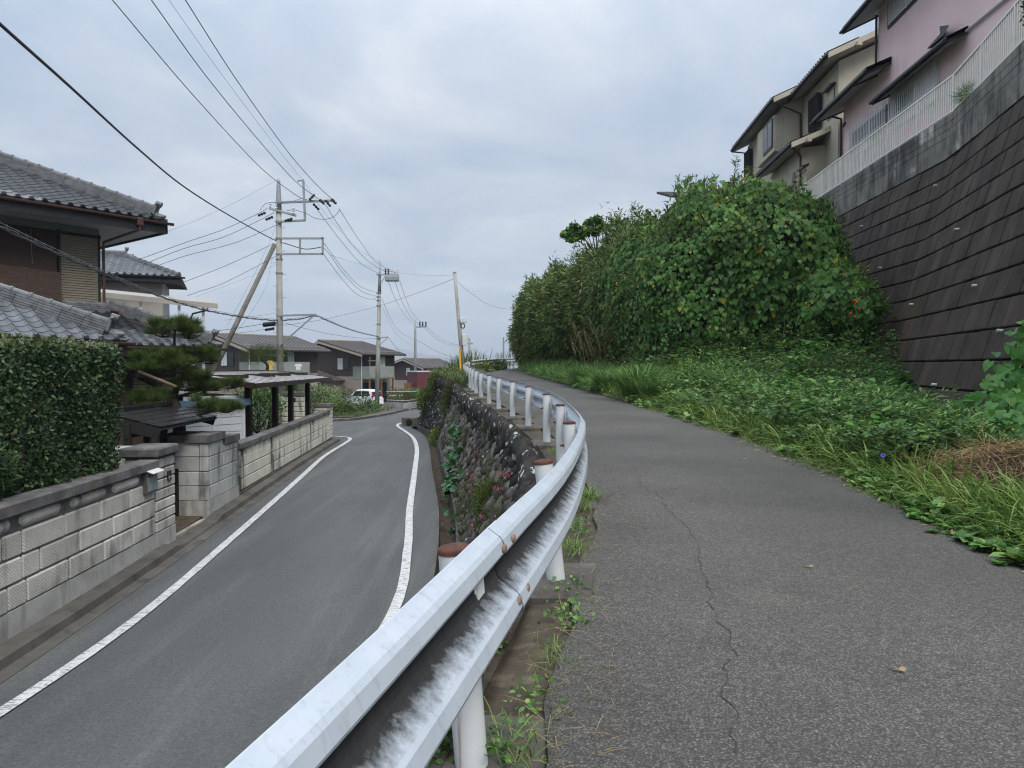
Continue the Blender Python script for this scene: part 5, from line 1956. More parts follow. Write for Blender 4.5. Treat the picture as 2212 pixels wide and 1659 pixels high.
# ribbed gate pillar and grey wall seen under the carport
c0 = P(632, 950, 33)
rp_ = thing('gate_pillar', (c0.x, 33, zl(33)), 'dark capped ribbed block pillar standing under the carport roof', 'pillar')
for k in range(7):
    MB().bbox(Vector((c0.x, 33.3, zl(33) + .12 + k * .235)), (.55, -.06, 0), (0, .35, 0), (0, 0, .107), .015).build('block', M['blockcream'], rp_)
MB().bbox(Vector((c0.x, 33.3, zl(33) + .8)), (.53, -.06, 0), (0, .33, 0), (0, 0, .85), .01).build('mortar_core', M['joint'], rp_)
MB().bbox(Vector((c0.x, 33.3, zl(33) + 1.76)), (.58, -.06, 0), (0, .38, 0), (0, 0, .09), .015).build('cap_stone', M['cap'], rp_)
MB().obox(Vector((c0.x + .05, 32.93, zl(33) + 1.5)), (.13, -.012, 0), (0, .012, 0), (0, 0, .09)).build('nameplate', M['trim'], rp_)
gw = MB()
a, b = P(560, 950, 33.5), P(610, 950, 33.3)
tag(MB().slab([(a.x - 6, 33.6, zl(33)), (b.x, 33.4, zl(33)), (b.x, 33.4, zl(33) + 1.75), (a.x - 6, 33.6, zl(33) + 1.75)], (0, .15, 0)).build('garden_wall', M['concrete']), 'grey concrete wall behind the white shed', 'wall')
# ------------------------------------------------------------------ brown apartment houses beyond the junction


def brown_house(label, corner, g_dir, gable_w, length, z0, eave_h, ridge_up, group, front_over=.9, balcony=True, lean_to=False, gwin=True, storey=2.75, apex=.52):
    """corner = near corner on plan; gable wall runs along g_dir from it; the long side runs along r_dir"""
    g = Vector((g_dir[0], g_dir[1], 0)).normalized()
    r = Vector((g.y, -g.x, 0)).normalized()
    if r.y < 0:
        r = -r
    C = Vector((corner[0], corner[1], z0))
    th = thing('apartment_house', C, label, 'house', group)
    def q(a, b, z): return C + g * a + r * b + Vector((0, 0, z))
    MB().slab([q(0, 0, -1), q(gable_w, 0, -1), q(gable_w, length, -1), q(0, length, -1)], (0, 0, storey + 1)).build('lower_wall', M['tan_wall'], th)
    ap = apex * gable_w
    zr = eave_h + ridge_up
    zb = eave_h + ridge_up * .25
    mb = MB()
    mb.slab([q(0, -.01, storey), q(gable_w, -.01, storey), q(gable_w, -.01, zb), q(ap, -.01, zr - .1), q(0, -.01, eave_h)], r * (length + .02))
    mb.build('upper_wall', M['brown_wall'], th)
    # roof slopes with standing seams
    fo, ov = front_over, .75
    e0 = q(-fo, -ov, eave_h - fo * ridge_up / ap + .05)
    s_dir = (q(ap, 0, zr) - q(0, 0, eave_h)).normalized()
    Ls = (ap + fo) / ap * (q(ap, 0, zr) - q(0, 0, eave_h)).length
    LL = length + 2 * ov
    nr = s_dir.cross(r).normalized()
    if nr.z < 0:
        nr = -nr
    MB().slab([e0, e0 + r * LL, e0 + r * LL + s_dir * Ls, e0 + s_dir * Ls], nr * .09).build('roof', M['brown_roof'], th)
    n = int(LL / .42)
    for i in range(n + 1):
        b = e0 + r * (LL * i / n) + nr * .105
        MB().obox(b + s_dir * Ls / 2, s_dir * Ls / 2, r * .022, nr * .03).build('roof_seam', M['brown_roof'], th)
    MB().obox(e0 + s_dir * .9 + r * LL / 2 + nr * .16, r * LL / 2, s_dir * .02, nr * .03).build('snow_guard', M['steel'], th)
    t0 = q(ap, -ov, zr + .07)
    t1 = q(gable_w + ov, -ov, zb - .1)
    MB().slab([t0, t0 + r * LL, t1 + r * LL, t1], (0, 0, .09)).build('back_roof', M['brown_roof'], th)
    MB().obox(q(ap, -ov + LL / 2, zr + .17), r * LL / 2, g * .12, (0, 0, .05)).build('ridge_cap', M['rake'], th)
    # pale rake boards on the gable
    for a, b in ((e0 + nr * -.02, e0 + s_dir * Ls + nr * -.02), (t0 - Vector((0, 0, .02)), t1 - Vector((0, 0, .02)))):
        MB().slab([a - r * .02, b - r * .02, b - r * .02 - Vector((0, 0, .22)), a - r * .02 - Vector((0, 0, .22))], r * .05).build('rake_board', M['rake'], th)
    gt_ = MB().tube([e0 - Vector((0, 0, .02)), e0 + r * LL - Vector((0, 0, .02))], .06, 6)
    gt_.build('gutter', M['brown_metal'], th)
    def window(a, b, z, w, h, on_gable=True, cur=True):
        ax, out = (g, -r) if on_gable else (r, -g)
        c = q(a, b, z) + out * .02
        wi = MB().obox(c, ax * w / 2, out * .04, (0, 0, h / 2)).build('window', M['metal_black'], th)
        for s in (-1, 1):
            MB().obox(c + ax * (s * w / 4) + out * .045, ax * (w / 4 - .05), out * .006, (0, 0, h / 2 - .06)).build('pane', M['curtain' if cur and s > 0 else 'glass'], wi)
    if gwin:
        window(.38 * gable_w, 0, storey + 1.25, 1.75, 1.25)
    # balcony round the near corner
    if balcony:
        bo = 1.15
        zb_ = storey - .25
        bl = length * .72
        for nm, pts in (('balcony_panel', [q(1.3, -.03, zb_), q(-bo, -.03, zb_), q(-bo, -.03, zb_ + 1.25), q(1.3, -.03, zb_ + 1.25)]),
                        ('balcony_panel', [q(-bo, 0, zb_), q(-bo, bl, zb_), q(-bo, bl, zb_ + 1.25), q(-bo, 0, zb_ + 1.25)]),
                        ('balcony_panel', [q(-bo, bl + .03, zb_), q(0, bl + .03, zb_), q(0, bl + .03, zb_ + 1.25), q(-bo, bl + .03, zb_ + 1.25)])):
            off = r * .06 if abs((pts[1] - pts[0]).dot(g)) > .1 else g * .06
            MB().slab(pts, off).build(nm, M['balcony'], th)
        MB().slab([q(-bo, 0, zb_), q(0, 0, zb_), q(0, bl, zb_), q(-bo, bl, zb_)], (0, 0, .15)).build('balcony_floor', M['tan_wall'], th)
        for b in (.05, bl * .5, bl):
            MB().obox(q(-bo + .1, b, (zb_) / 2), g * .07, r * .07, (0, 0, zb_ / 2)).build('balcony_post', M['wood'], th)
        MB().obox(q(-bo + .1, .1, storey + 1.45), g * .05, r * .05, (0, 0, .5)).build('roof_post', M['wood'], th)
        for b in (.22, .52):
            window(0, length * b, storey + 1.1, 1.6, 1.9, False, b > .4)
        MB().tube([q(-bo * .6, .2, storey + 1.55), q(-bo * .6, bl * .6, storey + 1.55)], .02, 5).build('clothes_rail', M['alu'], th)
        for b in (.2, .55):
            window(0, length * b, 1.15, 1.7, 2.0, False, False)
    if lean_to:
        # single storey wing with its own roof in front of the gable
        w = gable_w * .62
        a0 = gable_w * .42
        MB().slab([q(a0, -2.6, -1), q(a0 + w, -2.6, -1), q(a0 + w, 0, -1), q(a0, 0, -1)], (0, 0, storey + .75)).build('porch_wall', M['tan_wall'], th)
        p0, p1, p2, p3 = q(a0 - .5, -3.1, storey - .45), q(a0 - .5, .05, storey - .45), q(a0 + w + .4, .05, storey + .8), q(a0 + w + .4, -3.1, storey + .8)
        MB().slab([p0, p1, p2, p3], (0, 0, .1)).build('porch_roof', M['brown_roof'], th)
        for i in range(8):
            a, b = p0.lerp(p1, i / 7), p3.lerp(p2, i / 7)
            MB().obox((a + b) / 2 + Vector((0, 0, .12)), (b - a) / 2, r * .022, (0, 0, .03)).build('roof_seam', M['brown_roof'], th)
        MB().slab([p0 - r * .02, p3 - r * .02, p3 - r * .02 - Vector((0, 0, .2)), p0 - r * .02 - Vector((0, 0, .2))], r * .04).build('rake_board', M['rake'], th)
        MB().tube([p0 + g * .12 + Vector((0, 0, -.05)), p0 + g * .45 + r * .45 + Vector((0, 0, -.3)), p0 + g * .48 + r * .5 + Vector((0, 0, -storey + .3))], .045, 6).build('downpipe', M['alu'], th)
    # downpipe at the near corner
    MB().tube([q(-.05, -.06, eave_h - .3), q(-.05, -.06, 0)], .045, 6).build('downpipe', M['alu'], th)
    return th


GD = Vector((-.80, .60, 0))
hA = P(1300 / 2.074 * .54 + 800 * .54, 870, 66)           # near corner of the middle house
zf = zl(72) + .2
GRP = 'brown apartment houses beyond the junction'
cB = P(782, 860, 70)
brown_house('brown house with sage balcony standing behind the white car', (cB.x, 70), (-.80, .60), 7.2, 4.4, zf, 5.05, 1.25, GRP, lean_to=True, apex=.8)
cA = P(540, 860, 58)
brown_house('brown house with long roof and washing behind the carport', (cA.x, 58), (-.84, .54), 7.5, 7.2, zl(58) + .2, 4.9, 1.1, GRP, lean_to=False)
cD = P(913, 845, 104)
brown_house('farthest brown house beyond the red shed', (cD.x, 104), (-.80, .60), 6.5, 6.5, zl(104) + .4, 4.3, 1.1, GRP, storey=2.3)
# link wing between the first two houses
lw0 = P(690, 850, 68)
# washing and odds and ends on the balcony rail
def shirt(x, y, Y, mt, label, w=.35, h=.5):
    c = P(x, y, Y)
    mb = MB()
    pts = [(-.5, 0), (-.75, -.35), (-.55, -.45), (-.42, -.25), (-.45, -1), (.45, -1), (.42, -.25), (.55, -.45), (.75, -.35), (.5, 0), (.15, .03), (-.15, .03)]
    mb.slab([c + Vector((a * w, .02 * math.sin(a * 9), b * h)) for a, b in pts], (.02, .06, 0))
    tag(mb.build('shirt', mt), label, 'laundry')


M['yel_cloth'] = mat('yellow_cloth', (.55, .42, .10), (.45, .33, .07), 6)
M['wht_cloth'] = mat('white_cloth', (.66, .67, .66), (.5, .5, .5), 6)
shirt(657 * .0 + 583, 779, 56.2, M['yel_cloth'], 'yellow shirt hung to dry above the carport', .42, .95)
shirt(644, 786, 56.2, M['wht_cloth'], 'white shirt hung to dry right of the concrete pole', .40, .5)
# red shed
rc = P(921, 860, 88)
rsd = thing('red_shed', (rc.x, 88, zl(88)), 'dark red flat roofed store beside the brown houses', 'shed')
MB().bbox(Vector((rc.x - .1, 88, zl(88) + 1.75)), (1.55, .9, 0), (-.8, 1.3, 0), (0, 0, 1.9), .03).build('body', M['red_wall'], rsd)
MB().bbox(Vector((rc.x - .1, 88, zl(88) + 3.7)), (1.62, .94, 0), (-.85, 1.35, 0), (0, 0, .07), .01).build('roof', M['shed_white'], rsd)
MB().obox(Vector((rc.x - 2.0, 86.8, zl(88) + 1.2)), (.5, .3, 0), (-.02, .03, 0), (0, 0, 1.15)).build('door', M['wood'], rsd)

# ------------------------------------------------------------------ parked white car


def build_car():
    c = P(797, 883, 61.5)
    a = math.radians(148)                     # nose points left and away
    fx, fy = Vector((math.cos(a), math.sin(a), 0)), Vector((-math.sin(a), math.cos(a), 0))
    o = Vector((c.x - .5, 61.8, zl(61.5) + .1))
    th = thing('parked_car', o, 'small white hatchback parked in front of the brown house', 'car')
    def q(x, y, z): return o + fx * x + fy * y + Vector((0, 0, z))
    # lower body section by section (x along, half width, z list)
    secs = [(-1.66, .66, .30, .82), (-1.60, .70, .24, .95), (-1.2, .73, .22, .98), (-.3, .735, .20, .97), (.6, .735, .20, .95), (1.05, .72, .22, .93), (1.45, .66, .25, .86), (1.68, .55, .30, .70)]
    rows = []
    for x, w, z0, z1 in secs:
        rows.append([q(x, -w, z1 - .03), q(x, -w - .015, (z0 + z1) / 2 + .05), q(x, -w, z0 + .08), q(x, -w + .08, z0), q(x, w - .08, z0), q(x, w, z0 + .08), q(x, w + .015, (z0 + z1) / 2 + .05), q(x, w, z1 - .03), q(x, w - .08, z1), q(x, -w + .08, z1)])
    mb = MB().loft(rows, True)
    mb.f.append(tuple(range(9, -1, -1)))
    mb.f.append(tuple(range(len(mb.v) - 10, len(mb.v))))
    body = mb.build('body', M['car_white'], th, smooth=False)
    cab = [(-1.60, .60, .95, 1.08), (-1.48, .60, .95, 1.44), (-1.1, .60, .95, 1.56), (-.4, .61, .95, 1.60), (.3, .60, .95, 1.54), (.75, .58, .94, 1.30), (1.15, .55, .92, 1.0), (1.3, .52, .88, .92)]
    rows = []
    for x, w, z0, z1 in cab:
        wi = w - .10 * (z1 - z0) / .6
        rows.append([q(x, -w - .06, z0), q(x, -wi - .03, max(z0, z1 - .05)), q(x, -wi + .06, z1), q(x, wi - .06, z1), q(x, wi + .03, max(z0, z1 - .05)), q(x, w + .06, z0)])
    mb = MB().loft(rows, False)
    mb.f.append(tuple(range(5, -1, -1)))
    mb.build('cabin', M['car_white'], th, smooth=False)
    for s in (-1, 1):
        MB().slab([q(-1.25, s * .655, 1.02), q(-.35, s * .665, 1.0), q(-.35, s * .60, 1.46), q(-1.15, s * .59, 1.43)], fy * (.02 * s)).build('side_window', M['glass'], th)
        MB().slab([q(-.28, s * .665, 1.0), q(.85, s * .655, .98), q(.32, s * .595, 1.43), q(-.28, s * .60, 1.46)], fy * (.02 * s)).build('side_window', M['glass'], th)
        MB().slab([q(-1.63, s * .55, .78), q(-1.62, s * .69, .78), q(-1.50, s * .60, 1.40), q(-1.53, s * .52, 1.40)], fx * -.03).build('tail_light', M['red_lamp'], th)
        MB().slab([q(1.60, s * .35, .62), q(1.5, s * .63, .66), q(1.42, s * .63, .82), q(1.52, s * .35, .76)], fx * .04).build('headlight', M['ceramic'], th)
        MB().bbox(q(.62, s * .80, 1.03), fx * .05, fy * .09, (0, 0, .06), .015).build('mirror', M['car_white'], th)
        for x in (-1.12, 1.08):
            wh = MB().tube([q(x, s * .60, .28), q(x, s * .745, .28)], .285, 18).build('wheel', M['tyre'], th)
            MB().tube([q(x, s * .74, .28), q(x, s * .755, .28)], .18, 14).build('rim', M['silver'], wh)
    MB().slab([q(-1.615, -.52, 1.0), q(-1.615, .52, 1.0), q(-1.50, .48, 1.40), q(-1.50, -.48, 1.40)], fx * -.02).build('rear_window', M['glass'], th)
    MB().obox(q(-1.69, .18, .62), fx * .01, fy * .17, (0, 0, .085)).build('number_plate', M['yellow'], th)
    MB().bbox(q(-1.66, 0, .40), fx * .05, fy * .66, (0, 0, .12), .03).build('rear_bumper', M['car_white'], th)
    MB().obox(q(-1.64, 0, .25), fx * .04, fy * .5, (0, 0, .05)).build('under_tray', M['tyre'], th)
    MB().slab([q(.80, -.5, 1.28), q(.80, .5, 1.28), q(1.22, .46, .98), q(1.22, -.46, .98)], fx * .02 + Vector((0, 0, .02))).build('windscreen', M['glass'], th)


build_car()

# ------------------------------------------------------------------ low kerbed bed with white pipe rail
v0, v1, v2 = P(833, 885, 63), P(876, 888, 60), P(917, 878, 69)
for v in (v0, v1, v2):
    v.z = zl(v.y) + .1
pb = thing('planter_wall', v1, 'low angular concrete bed edged with a white pipe rail', 'planter')
for a, b in ((v0, v1), (v1, v2)):
    d = (b - a).normalized()
    s = Vector((-d.y, d.x, 0))
    MB().slab([a, b, b + s * .2, a + s * .2], (0, 0, .42)).build('concrete_edge', M['concrete'], pb)
    for z in (.62, 1.38):
        MB().tube([a + s * .1 + Vector((0, 0, z)), b + s * .1 + Vector((0, 0, z))], .026, 6).build('pipe_rail', M['alu'], pb)
    n = int((b - a).length / .28)
    for i in range(n + 1):
        c = a.lerp(b, i / n) + s * .1
        MB().tube([c + Vector((0, 0, .4)), c + Vector((0, 0, 1.38))], .012, 5).build('baluster', M['brown_metal'], pb)
MB().poly([v0 + Vector((0, 0, .36)), v1 + Vector((0, .2, .36)), v2 + Vector((0, 0, .36)), (v0 + v2) / 2 + Vector((-.5, 4, .36))]).build('planting_soil', M['soil'], pb)
f0, f1 = P(924, 862, 88), P(965, 862, 86)
wf = thing('white_fence', (f0.x, 88, zl(88)), 'white railing along the far side of the street beyond the bend', 'fence')
for z in (.35, 1.0):
    a, b = Vector((f0.x, 88, zl(88) + z)), Vector((f1.x, 86, zl(86) + z))
    MB().tube([a, b], .03, 5).build('rail', M['alu'], wf)
for i in range(13):
    c = Vector((f0.x, 88, zl(88))).lerp(Vector((f1.x, 86, zl(86))), i / 12)
    MB().tube([c, c + Vector((0, 0, 1.0))], .03, 5).build('bar', M['alu'], wf)


def motorbike(x, Y, label):
    c = P(x, 880, Y)
    o = Vector((c.x, Y, zl(Y) + .1))
    th = thing('motor_scooter', o, label, 'scooter')
    d = Vector((.35, -.94, 0))
    s = Vector((.94, .35, 0))
    def q(a, z, w=0): return o + d * a + s * w + Vector((0, 0, z))
    for a in (-.6, .6):
        ring = [q(a + .22 * math.cos(t), .24 + .22 * math.sin(t)) for t in [2 * PI * i / 14 for i in range(15)]]
        MB().tube(ring, .06, 6, cap=False).build('wheel', M['tyre'], th)
    MB().tube([q(-.6, .3), q(-.3, .5), q(.1, .42), q(.45, .5), q(.55, .95)], [.07, .13, .07, .06, .04], 7).build('frame', M['metal_black'], th)
    MB().bbox(q(-.3, .72), d * .38, s * .13, (0, 0, .07), .03).build('seat', M['tyre'], th)
    MB().tube([q(.55, .98, -.32), q(.52, 1.02, 0), q(.55, .98, .32)], .02, 6).build('handlebar', M['silver'], th)
    MB().tube([q(.62, .8), q(.72, .8)], .09, 10).build('headlamp', M['ceramic'], th)
    MB().slab([q(.5, .35, -.17), q(.5, .35, .17), q(.58, .85, .14), q(.58, .85, -.14)], d * .04).build('leg_shield', M['silver'], th)


motorbike(846, 66, 'dark motor scooter parked nearest the concrete pole')
motorbike(859, 66.8, 'dark motor scooter parked nearest the planted bed')
# ------------------------------------------------------------------ utility poles


def z5(x, y): return ((900 + x / 2.074) * .54, (600 + y / 2.074) * .54)


def steps(th, base, topz, x, y, r, n=12, z0=3.0):
    for k in range(n):
        z = base + z0 + k * .55
        if z > topz - .5:
            break
        s = 1 if k % 2 else -1
        MB().tube([(x + s * r * .6, y, z), (x + s * (r + .16), y, z)], .012, 5).build('step_bolt', M['steel'], th)


YP = 34.0
px = P(605, 790, YP).x
mp = thing('utility_pole', (px, YP, zl(YP)), 'tall concrete utility pole with crossarms and steel frames above the carport', 'utility pole')
zt = P(604, 388, YP).z
zmid = P(604, 436, YP).z
MB().tube([(px, YP, zl(YP) - .2), (px, YP, zmid - .3)], [.175, .125], 16).build('shaft', M['pole'], mp, smooth=True)
MB().tube([(px, YP, zmid - .5), (px, YP, zmid + .1), (px, YP, zt - .1), (px, YP, zt)], [.135, .125, .08, .075], 14).build('steel_top', M['steel'], mp, smooth=True)
steps(mp, zl(YP), zmid, px, YP, .15, 14, 2.5)
def bar(th, a, b, Y, r=.035, mt=None, nm='crossarm', Yb=None):
    p0, p1 = P(a[0], a[1], Y), P(b[0], b[1], Yb or Y)
    d = (p1 - p0)
    s = Vector((-d.y, d.x, 0)).normalized() if abs(d.x) + abs(d.y) > .01 else Vector((0, 1, 0))
    u = d.normalized().cross(s)
    return MB().obox((p0 + p1) / 2, d / 2, s * r, u * r).build(nm, mt or M['steel'], th)


YF = YP - .18
bar(mp, (598, 438), (722, 433), YF, .045)
bar(mp, (655, 390), (659, 477), YF - .1, .045, nm='riser')
bar(mp, (600, 479), (659, 476), YF, .045)
bar(mp, (643, 391), (657, 389), YF - .1, .03)
bar(mp, (581, 450), (640, 466), YF - .12, .045, Yb=YF + .35)
for a, b in (((606, 515), (699, 515)), ((606, 549), (698, 548.5)), ((697, 513), (697, 550)), ((648, 516), (648, 548)), ((606, 682), (681, 679.5))):
    bar(mp, a, b, YF, .042, nm='frame_bar')
bar(mp, (680, 680), (606, 745), YF, .028, nm='brace')
for y in (438, 479, 515, 549, 560, 590, 682, 700, 742):
    z = P(605, y, YP).z
    MB().tube([(px, YP, z - .035), (px, YP, z + .035)], .165, 14).build('clamp_band', M['steel'], mp)


def insulator(th, x, y, Y, d=(0, 0, 1), nm='insulator', s=1.0, mt=None):
    c = P(x, y, Y)
    d = Vector(d).normalized()
    pts, rs = [], []
    for k, r in enumerate((.02, .06, .025, .06, .025, .055, .02)):
        pts.append(c + d * (k * .05 * s))
        rs.append(r * s)
    MB().tube(pts, rs, 9).build(nm, mt or M['ceramic'], th)


for x, y in ((584, 449), (597, 452), (634, 463)):
    insulator(mp, x, y, YF, s=1.1)
for x, y, d in ((668, 432, (.7, -.3, .55)), (690, 431, (.6, -.3, -.55)), (716, 430, (.6, -.3, -.6)), (676, 440, (.5, .2, -.5)), (702, 432, (.5, .2, -.6)),
                (574, 459, (-.8, -.2, -.4)), (590, 468, (-.8, -.2, -.4)), (632, 472, (-.8, -.2, -.3))):
    insulator(mp, x, y, YF - .1, d, 'strain_insulator', 1.3, M['cable'])
# splice boxes hanging on the telephone cables
for x, y, l, r, nm in ((580, 700, .30, .11, 'larger'), (581, 711, .22, .06, 'smaller')):
    c = P(x, y, 33.4)
    MB().tube([c - Vector((l, -.1, .03)), c - Vector((l * .9, -.1, .03)), c + Vector((l * .9, .1, .03)), c + Vector((l, .1, .03))], [r * .6, r, r, r * .6], 9).build('splice_box', M['cable'], mp)
# slanting brace pole
b0, b1 = P(594, 527, 34), P(462, 800, 33)
b1.z = P(462, 800, 33).z
dirb = (b1 - b0)
b2 = b0 + dirb * ((b0.z - zl(33)) / (b0.z - b1.z))
tag(MB().tube([b0, b2], [.105, .135], 14).build('brace_pole', M['pole_old'], smooth=True), 'weathered slanting pole propping the tall utility pole', 'pole')

# pole by the parked car
Y2 = 58.0
t2, g2_ = P(821, 563, Y2), P(814, 888, Y2)
up_ = thing('utility_pole', (g2_.x, Y2, zl(Y2)), 'slim concrete utility pole with a switch box beside the parked car', 'utility pole')
MB().tube([g2_ - Vector((0, 0, .2)), g2_.lerp(t2, .80)], [.20, .14], 14).build('shaft', M['pole'], up_, smooth=True)
MB().tube([g2_.lerp(t2, .78), g2_.lerp(t2, .9), t2], [.15, .11, .05], 12).build('steel_top', M['steel'], up_, smooth=True)
bar(up_, (816, 593), (862, 595), Y2 - .2, .05)
bar(up_, (817, 730), (839, 728), Y2 - .2, .04)
bar(up_, (838, 729), (819, 746), Y2 - .2, .025, nm='brace')
bar(up_, (832, 597), (820, 616), Y2 - .2, .025, nm='brace')
for x in (833, 839, 846, 852, 858):
    insulator(up_, x, 593, Y2 - .2, s=1.6, mt=M['cable'] if x % 2 else None)
c = P(847, 602, Y2 - .3)
MB().bbox(c, (.55, 0, 0), (0, .25, 0), (0, 0, .22), .06).build('switch_box', M['steel'], up_)
for y in (593, 633, 641, 649, 660, 700, 730):
    p = P(818, y, Y2)
    MB().tube([p - Vector((0, 0, .05)), p + Vector((0, 0, .05))], .19, 12).build('clamp_band', M['steel'], up_)
steps(up_, zl(Y2), t2.z - 2, g2_.x + .08, Y2, .17, 14, 2.5)

# farther pole along the street
Y3 = 100.0
t3, g3 = P(897, 690, Y3), P(897, 862, Y3)
u3 = thing('utility_pole', (g3.x, Y3, zl(Y3)), 'grey utility pole with one right hand crossarm standing above the boulder wall', 'utility pole')
g3.z = zl(Y3)
MB().tube([g3, g3.lerp(t3, .85), t3], [.24, .16, .06], 12).build('shaft', M['pole'], u3, smooth=True)
bar(u3, (895, 707), (921, 706), Y3, .08)
for x in (907, 913, 920):
    insulator(u3, x, 706, Y3, s=2.4, mt=M['cable'])

# leaning pole at the crest of the path
Y4 = 38.5
t4, g4 = P(982, 590, Y4), P(1003, 812, Y4)
g4.z = zp(Y4) - .1
u4 = thing('utility_pole', g4, 'leaning thin pole with grey boxes beside the crest of the path', 'utility pole')
MB().tube([g4 - Vector((0, 0, .3)), t4], [.12, .085], 12).build('shaft', M['pole'], u4, smooth=True)
MB().tube([t4, t4 + Vector((0, 0, .06))], .1, 10).build('top_cap', M['steel'], u4)
for x, y, w, h in ((998, 692, .16, .13), (1001, 734, .13, .30)):
    c = P(x + 3, y, Y4 - .1)
    MB().bbox(c, (w, 0, 0), (0, .1, 0), (0, 0, h), .02).build('junction_box', M['ceramic'], u4)
cc = [P(1000 + 4 * math.cos(a), 704 + 5 * math.sin(a), Y4 - .1) for a in [2 * PI * i / 12 for i in range(13)]]
MB().tube(cc, .03, 6, cap=False).build('cable_coil', M['cable'], u4)
y0_, y1_ = P(996, 812, 35.5), P(992.5, 748, 35.8)
tag(MB().tube([y0_ - Vector((0, 0, .2)), y1_], .045, 10).build('guy_guard', M['yellow']), 'yellow plastic guy wire guard beside the leaning pole', 'guy guard')
# small distant poles
for x, yt, yb, Yd, lab in ((1014, 730, 790, 125, 'tiny far pole with a short crossarm above the guardrail end'), (1087.7, 729, 790, 78, 'shortest bare thin pole left of the thicket'),
                           (1101, 702, 790, 74, 'middle bare thin pole left of the thicket'), (1109, 657, 790, 70, 'tallest bare thin pole touching the thicket')):
    a, b = P(x, yb, Yd), P(x, yt, Yd)
    a.z -= 3
    o = thing('distant_pole', a, lab, 'pole', 'thin poles on the skyline')
    MB().tube([a, b], .09 if Yd < 100 else .16, 8).build('shaft', M['pole'] if Yd > 100 else M['steel'], o)
    if Yd > 100:
        bar(o, (1006, 743), (1022, 742), Yd, .12)

# ------------------------------------------------------------------ overhead lines


def wire(label, pts, r, mt='cable', name='overhead_wire', world_pts=None, group=None):
    pp = catmull(world_pts or [P(*q) for q in pts], 8)
    return tag(MB().tube(pp, r, 6).build(name, M[mt], smooth=True), label, 'wire', group)


def zz(*pts): return [z5(a, b) + (Y,) for a, b, Y in pts]


wire('thick black cable sweeping from the upper left corner to the tall pole', [(-120, -60, 6.8), (0, 52, 8), (150, 186, 10.5), (300, 323, 15), (400, 405, 20), (500, 468, 26), (590, 517, 33.7), (620, 527, 33.8), (660, 538, 33.8), (697, 533, 33.8)], .021)
G_ = 'power lines running to the tall pole'
wire('leftmost high voltage line crossing the sky to the tall pole', [(170, -85, 15), (243, 0, 17.2), (400, 186, 22), (520, 318, 28), (581, 378, 31), (645, 425, 33.5), (664, 431, 33.9)], .013, group=G_)
wire('middle high voltage line crossing the sky to the tall pole', [(265, -85, 15), (327, 0, 17.2), (452, 173, 21.5), (577, 324, 28), (640, 393, 32), (688, 430, 33.9)], .013, group=G_)
wire('rightmost high voltage line crossing the sky to the tall pole', [(345, -85, 15), (400.6, 0, 17), (510, 171, 21.5), (619, 324, 28), (680, 395, 32), (716, 429, 33.9)], .013, group=G_)
wire('thin grey earth wire between the high voltage lines', [(305, -85, 15), (365, 0, 17), (482, 165, 21.5), (602, 324, 28), (654, 389, 33.8)], .005, 'cable_grey')
wire('thin wire from the pole top down to the far left roofs', [(603, 386, 34), (486, 448, 32), (350, 504, 30), (224, 533, 28.6)], .006, 'cable_grey')
wire('uppermost service line from the tall pole to the small tiled house', zz((350, 480, 33.9), (290, 520, 33.5), (0, 655, 32)) + [(400, 524, 30.5), (294, 563, 28.6)], .011)
wire('second service line from the tall pole to the small tiled house', zz((410, 515, 33.9), (350, 550, 33.5), (0, 718, 32)) + [(400, 536, 30.5), (310, 571, 28.6)], .011)
wire('third service line from the tall pole to the small tiled house', zz((430, 620, 33.9), (200, 725, 33), (0, 795, 32)) + [(400, 553, 30.5), (327, 579, 28.6)], .011)
wire('service line leaving the steel frame towards the terrace canopy', zz((400, 775, 33.8), (325, 815, 33.5), (0, 963, 32)) + [(390, 612, 29)], .011)
wire('sagging service line dropping to the terrace canopy edge', zz((425, 880, 33.8), (320, 935, 33.3), (0, 1100, 31)) + [(430, 630, 29), (405, 639, 28)], .010)
wire('thin drop wire below the sagging service line', zz((430, 945, 33.8), (250, 1030, 33), (0, 1130, 31)) + [(424, 641, 28)], .005, 'cable_grey')
wire('guy wire crossing the weathered brace pole on its upper side', zz((430, 625, 33.7), (330, 850, 33), (200, 1120, 32.5), (20, 1460, 32)), .005, 'cable_grey')
wire('guy wire falling just right of the weathered brace pole', zz((395, 890, 33.7), (330, 1150, 33.2), (200, 1370, 33), (90, 1520, 33)), .005, 'cable_grey')
wire('topmost telephone line left of the tall pole', zz((435, 1352, 33.8), (200, 1385, 32), (0, 1412, 30)), .006, 'cable_grey')
wire('black telephone line entering the larger splice box', zz((440, 1430, 33.8), (310, 1445, 33.3), (150, 1470, 32), (0, 1492, 30)) + [(440, 716, 26), (400, 712, 22)], .012)
wire('lower telephone line entering the smaller splice box', zz((440, 1460, 33.8), (330, 1488, 33.3), (200, 1508, 32), (60, 1530, 31)) + [(478, 742, 29)], .008)
wire('upper low voltage line curving from the frame to the car pole', zz((815, 765, 33.8), (870, 840, 35), (1000, 1010, 42), (1130, 1135, 50), (1275, 1188, 57.8)), .012)
wire('middle low voltage line curving from the frame to the car pole', zz((815, 815, 33.8), (860, 855, 35), (1000, 1045, 42), (1140, 1175, 50), (1275, 1218, 57.8)), .012)
wire('lower low voltage line curving from the frame to the car pole', zz((815, 860, 33.8), (840, 895, 35), (980, 1080, 42), (1120, 1212, 50), (1275, 1249, 57.8)), .012)
wire('left high voltage line from the tall pole to the car pole', zz((745, 465, 34), (860, 620, 39), (1000, 800, 46), (1140, 950, 52), (1285, 1028, 57.8)), .013)
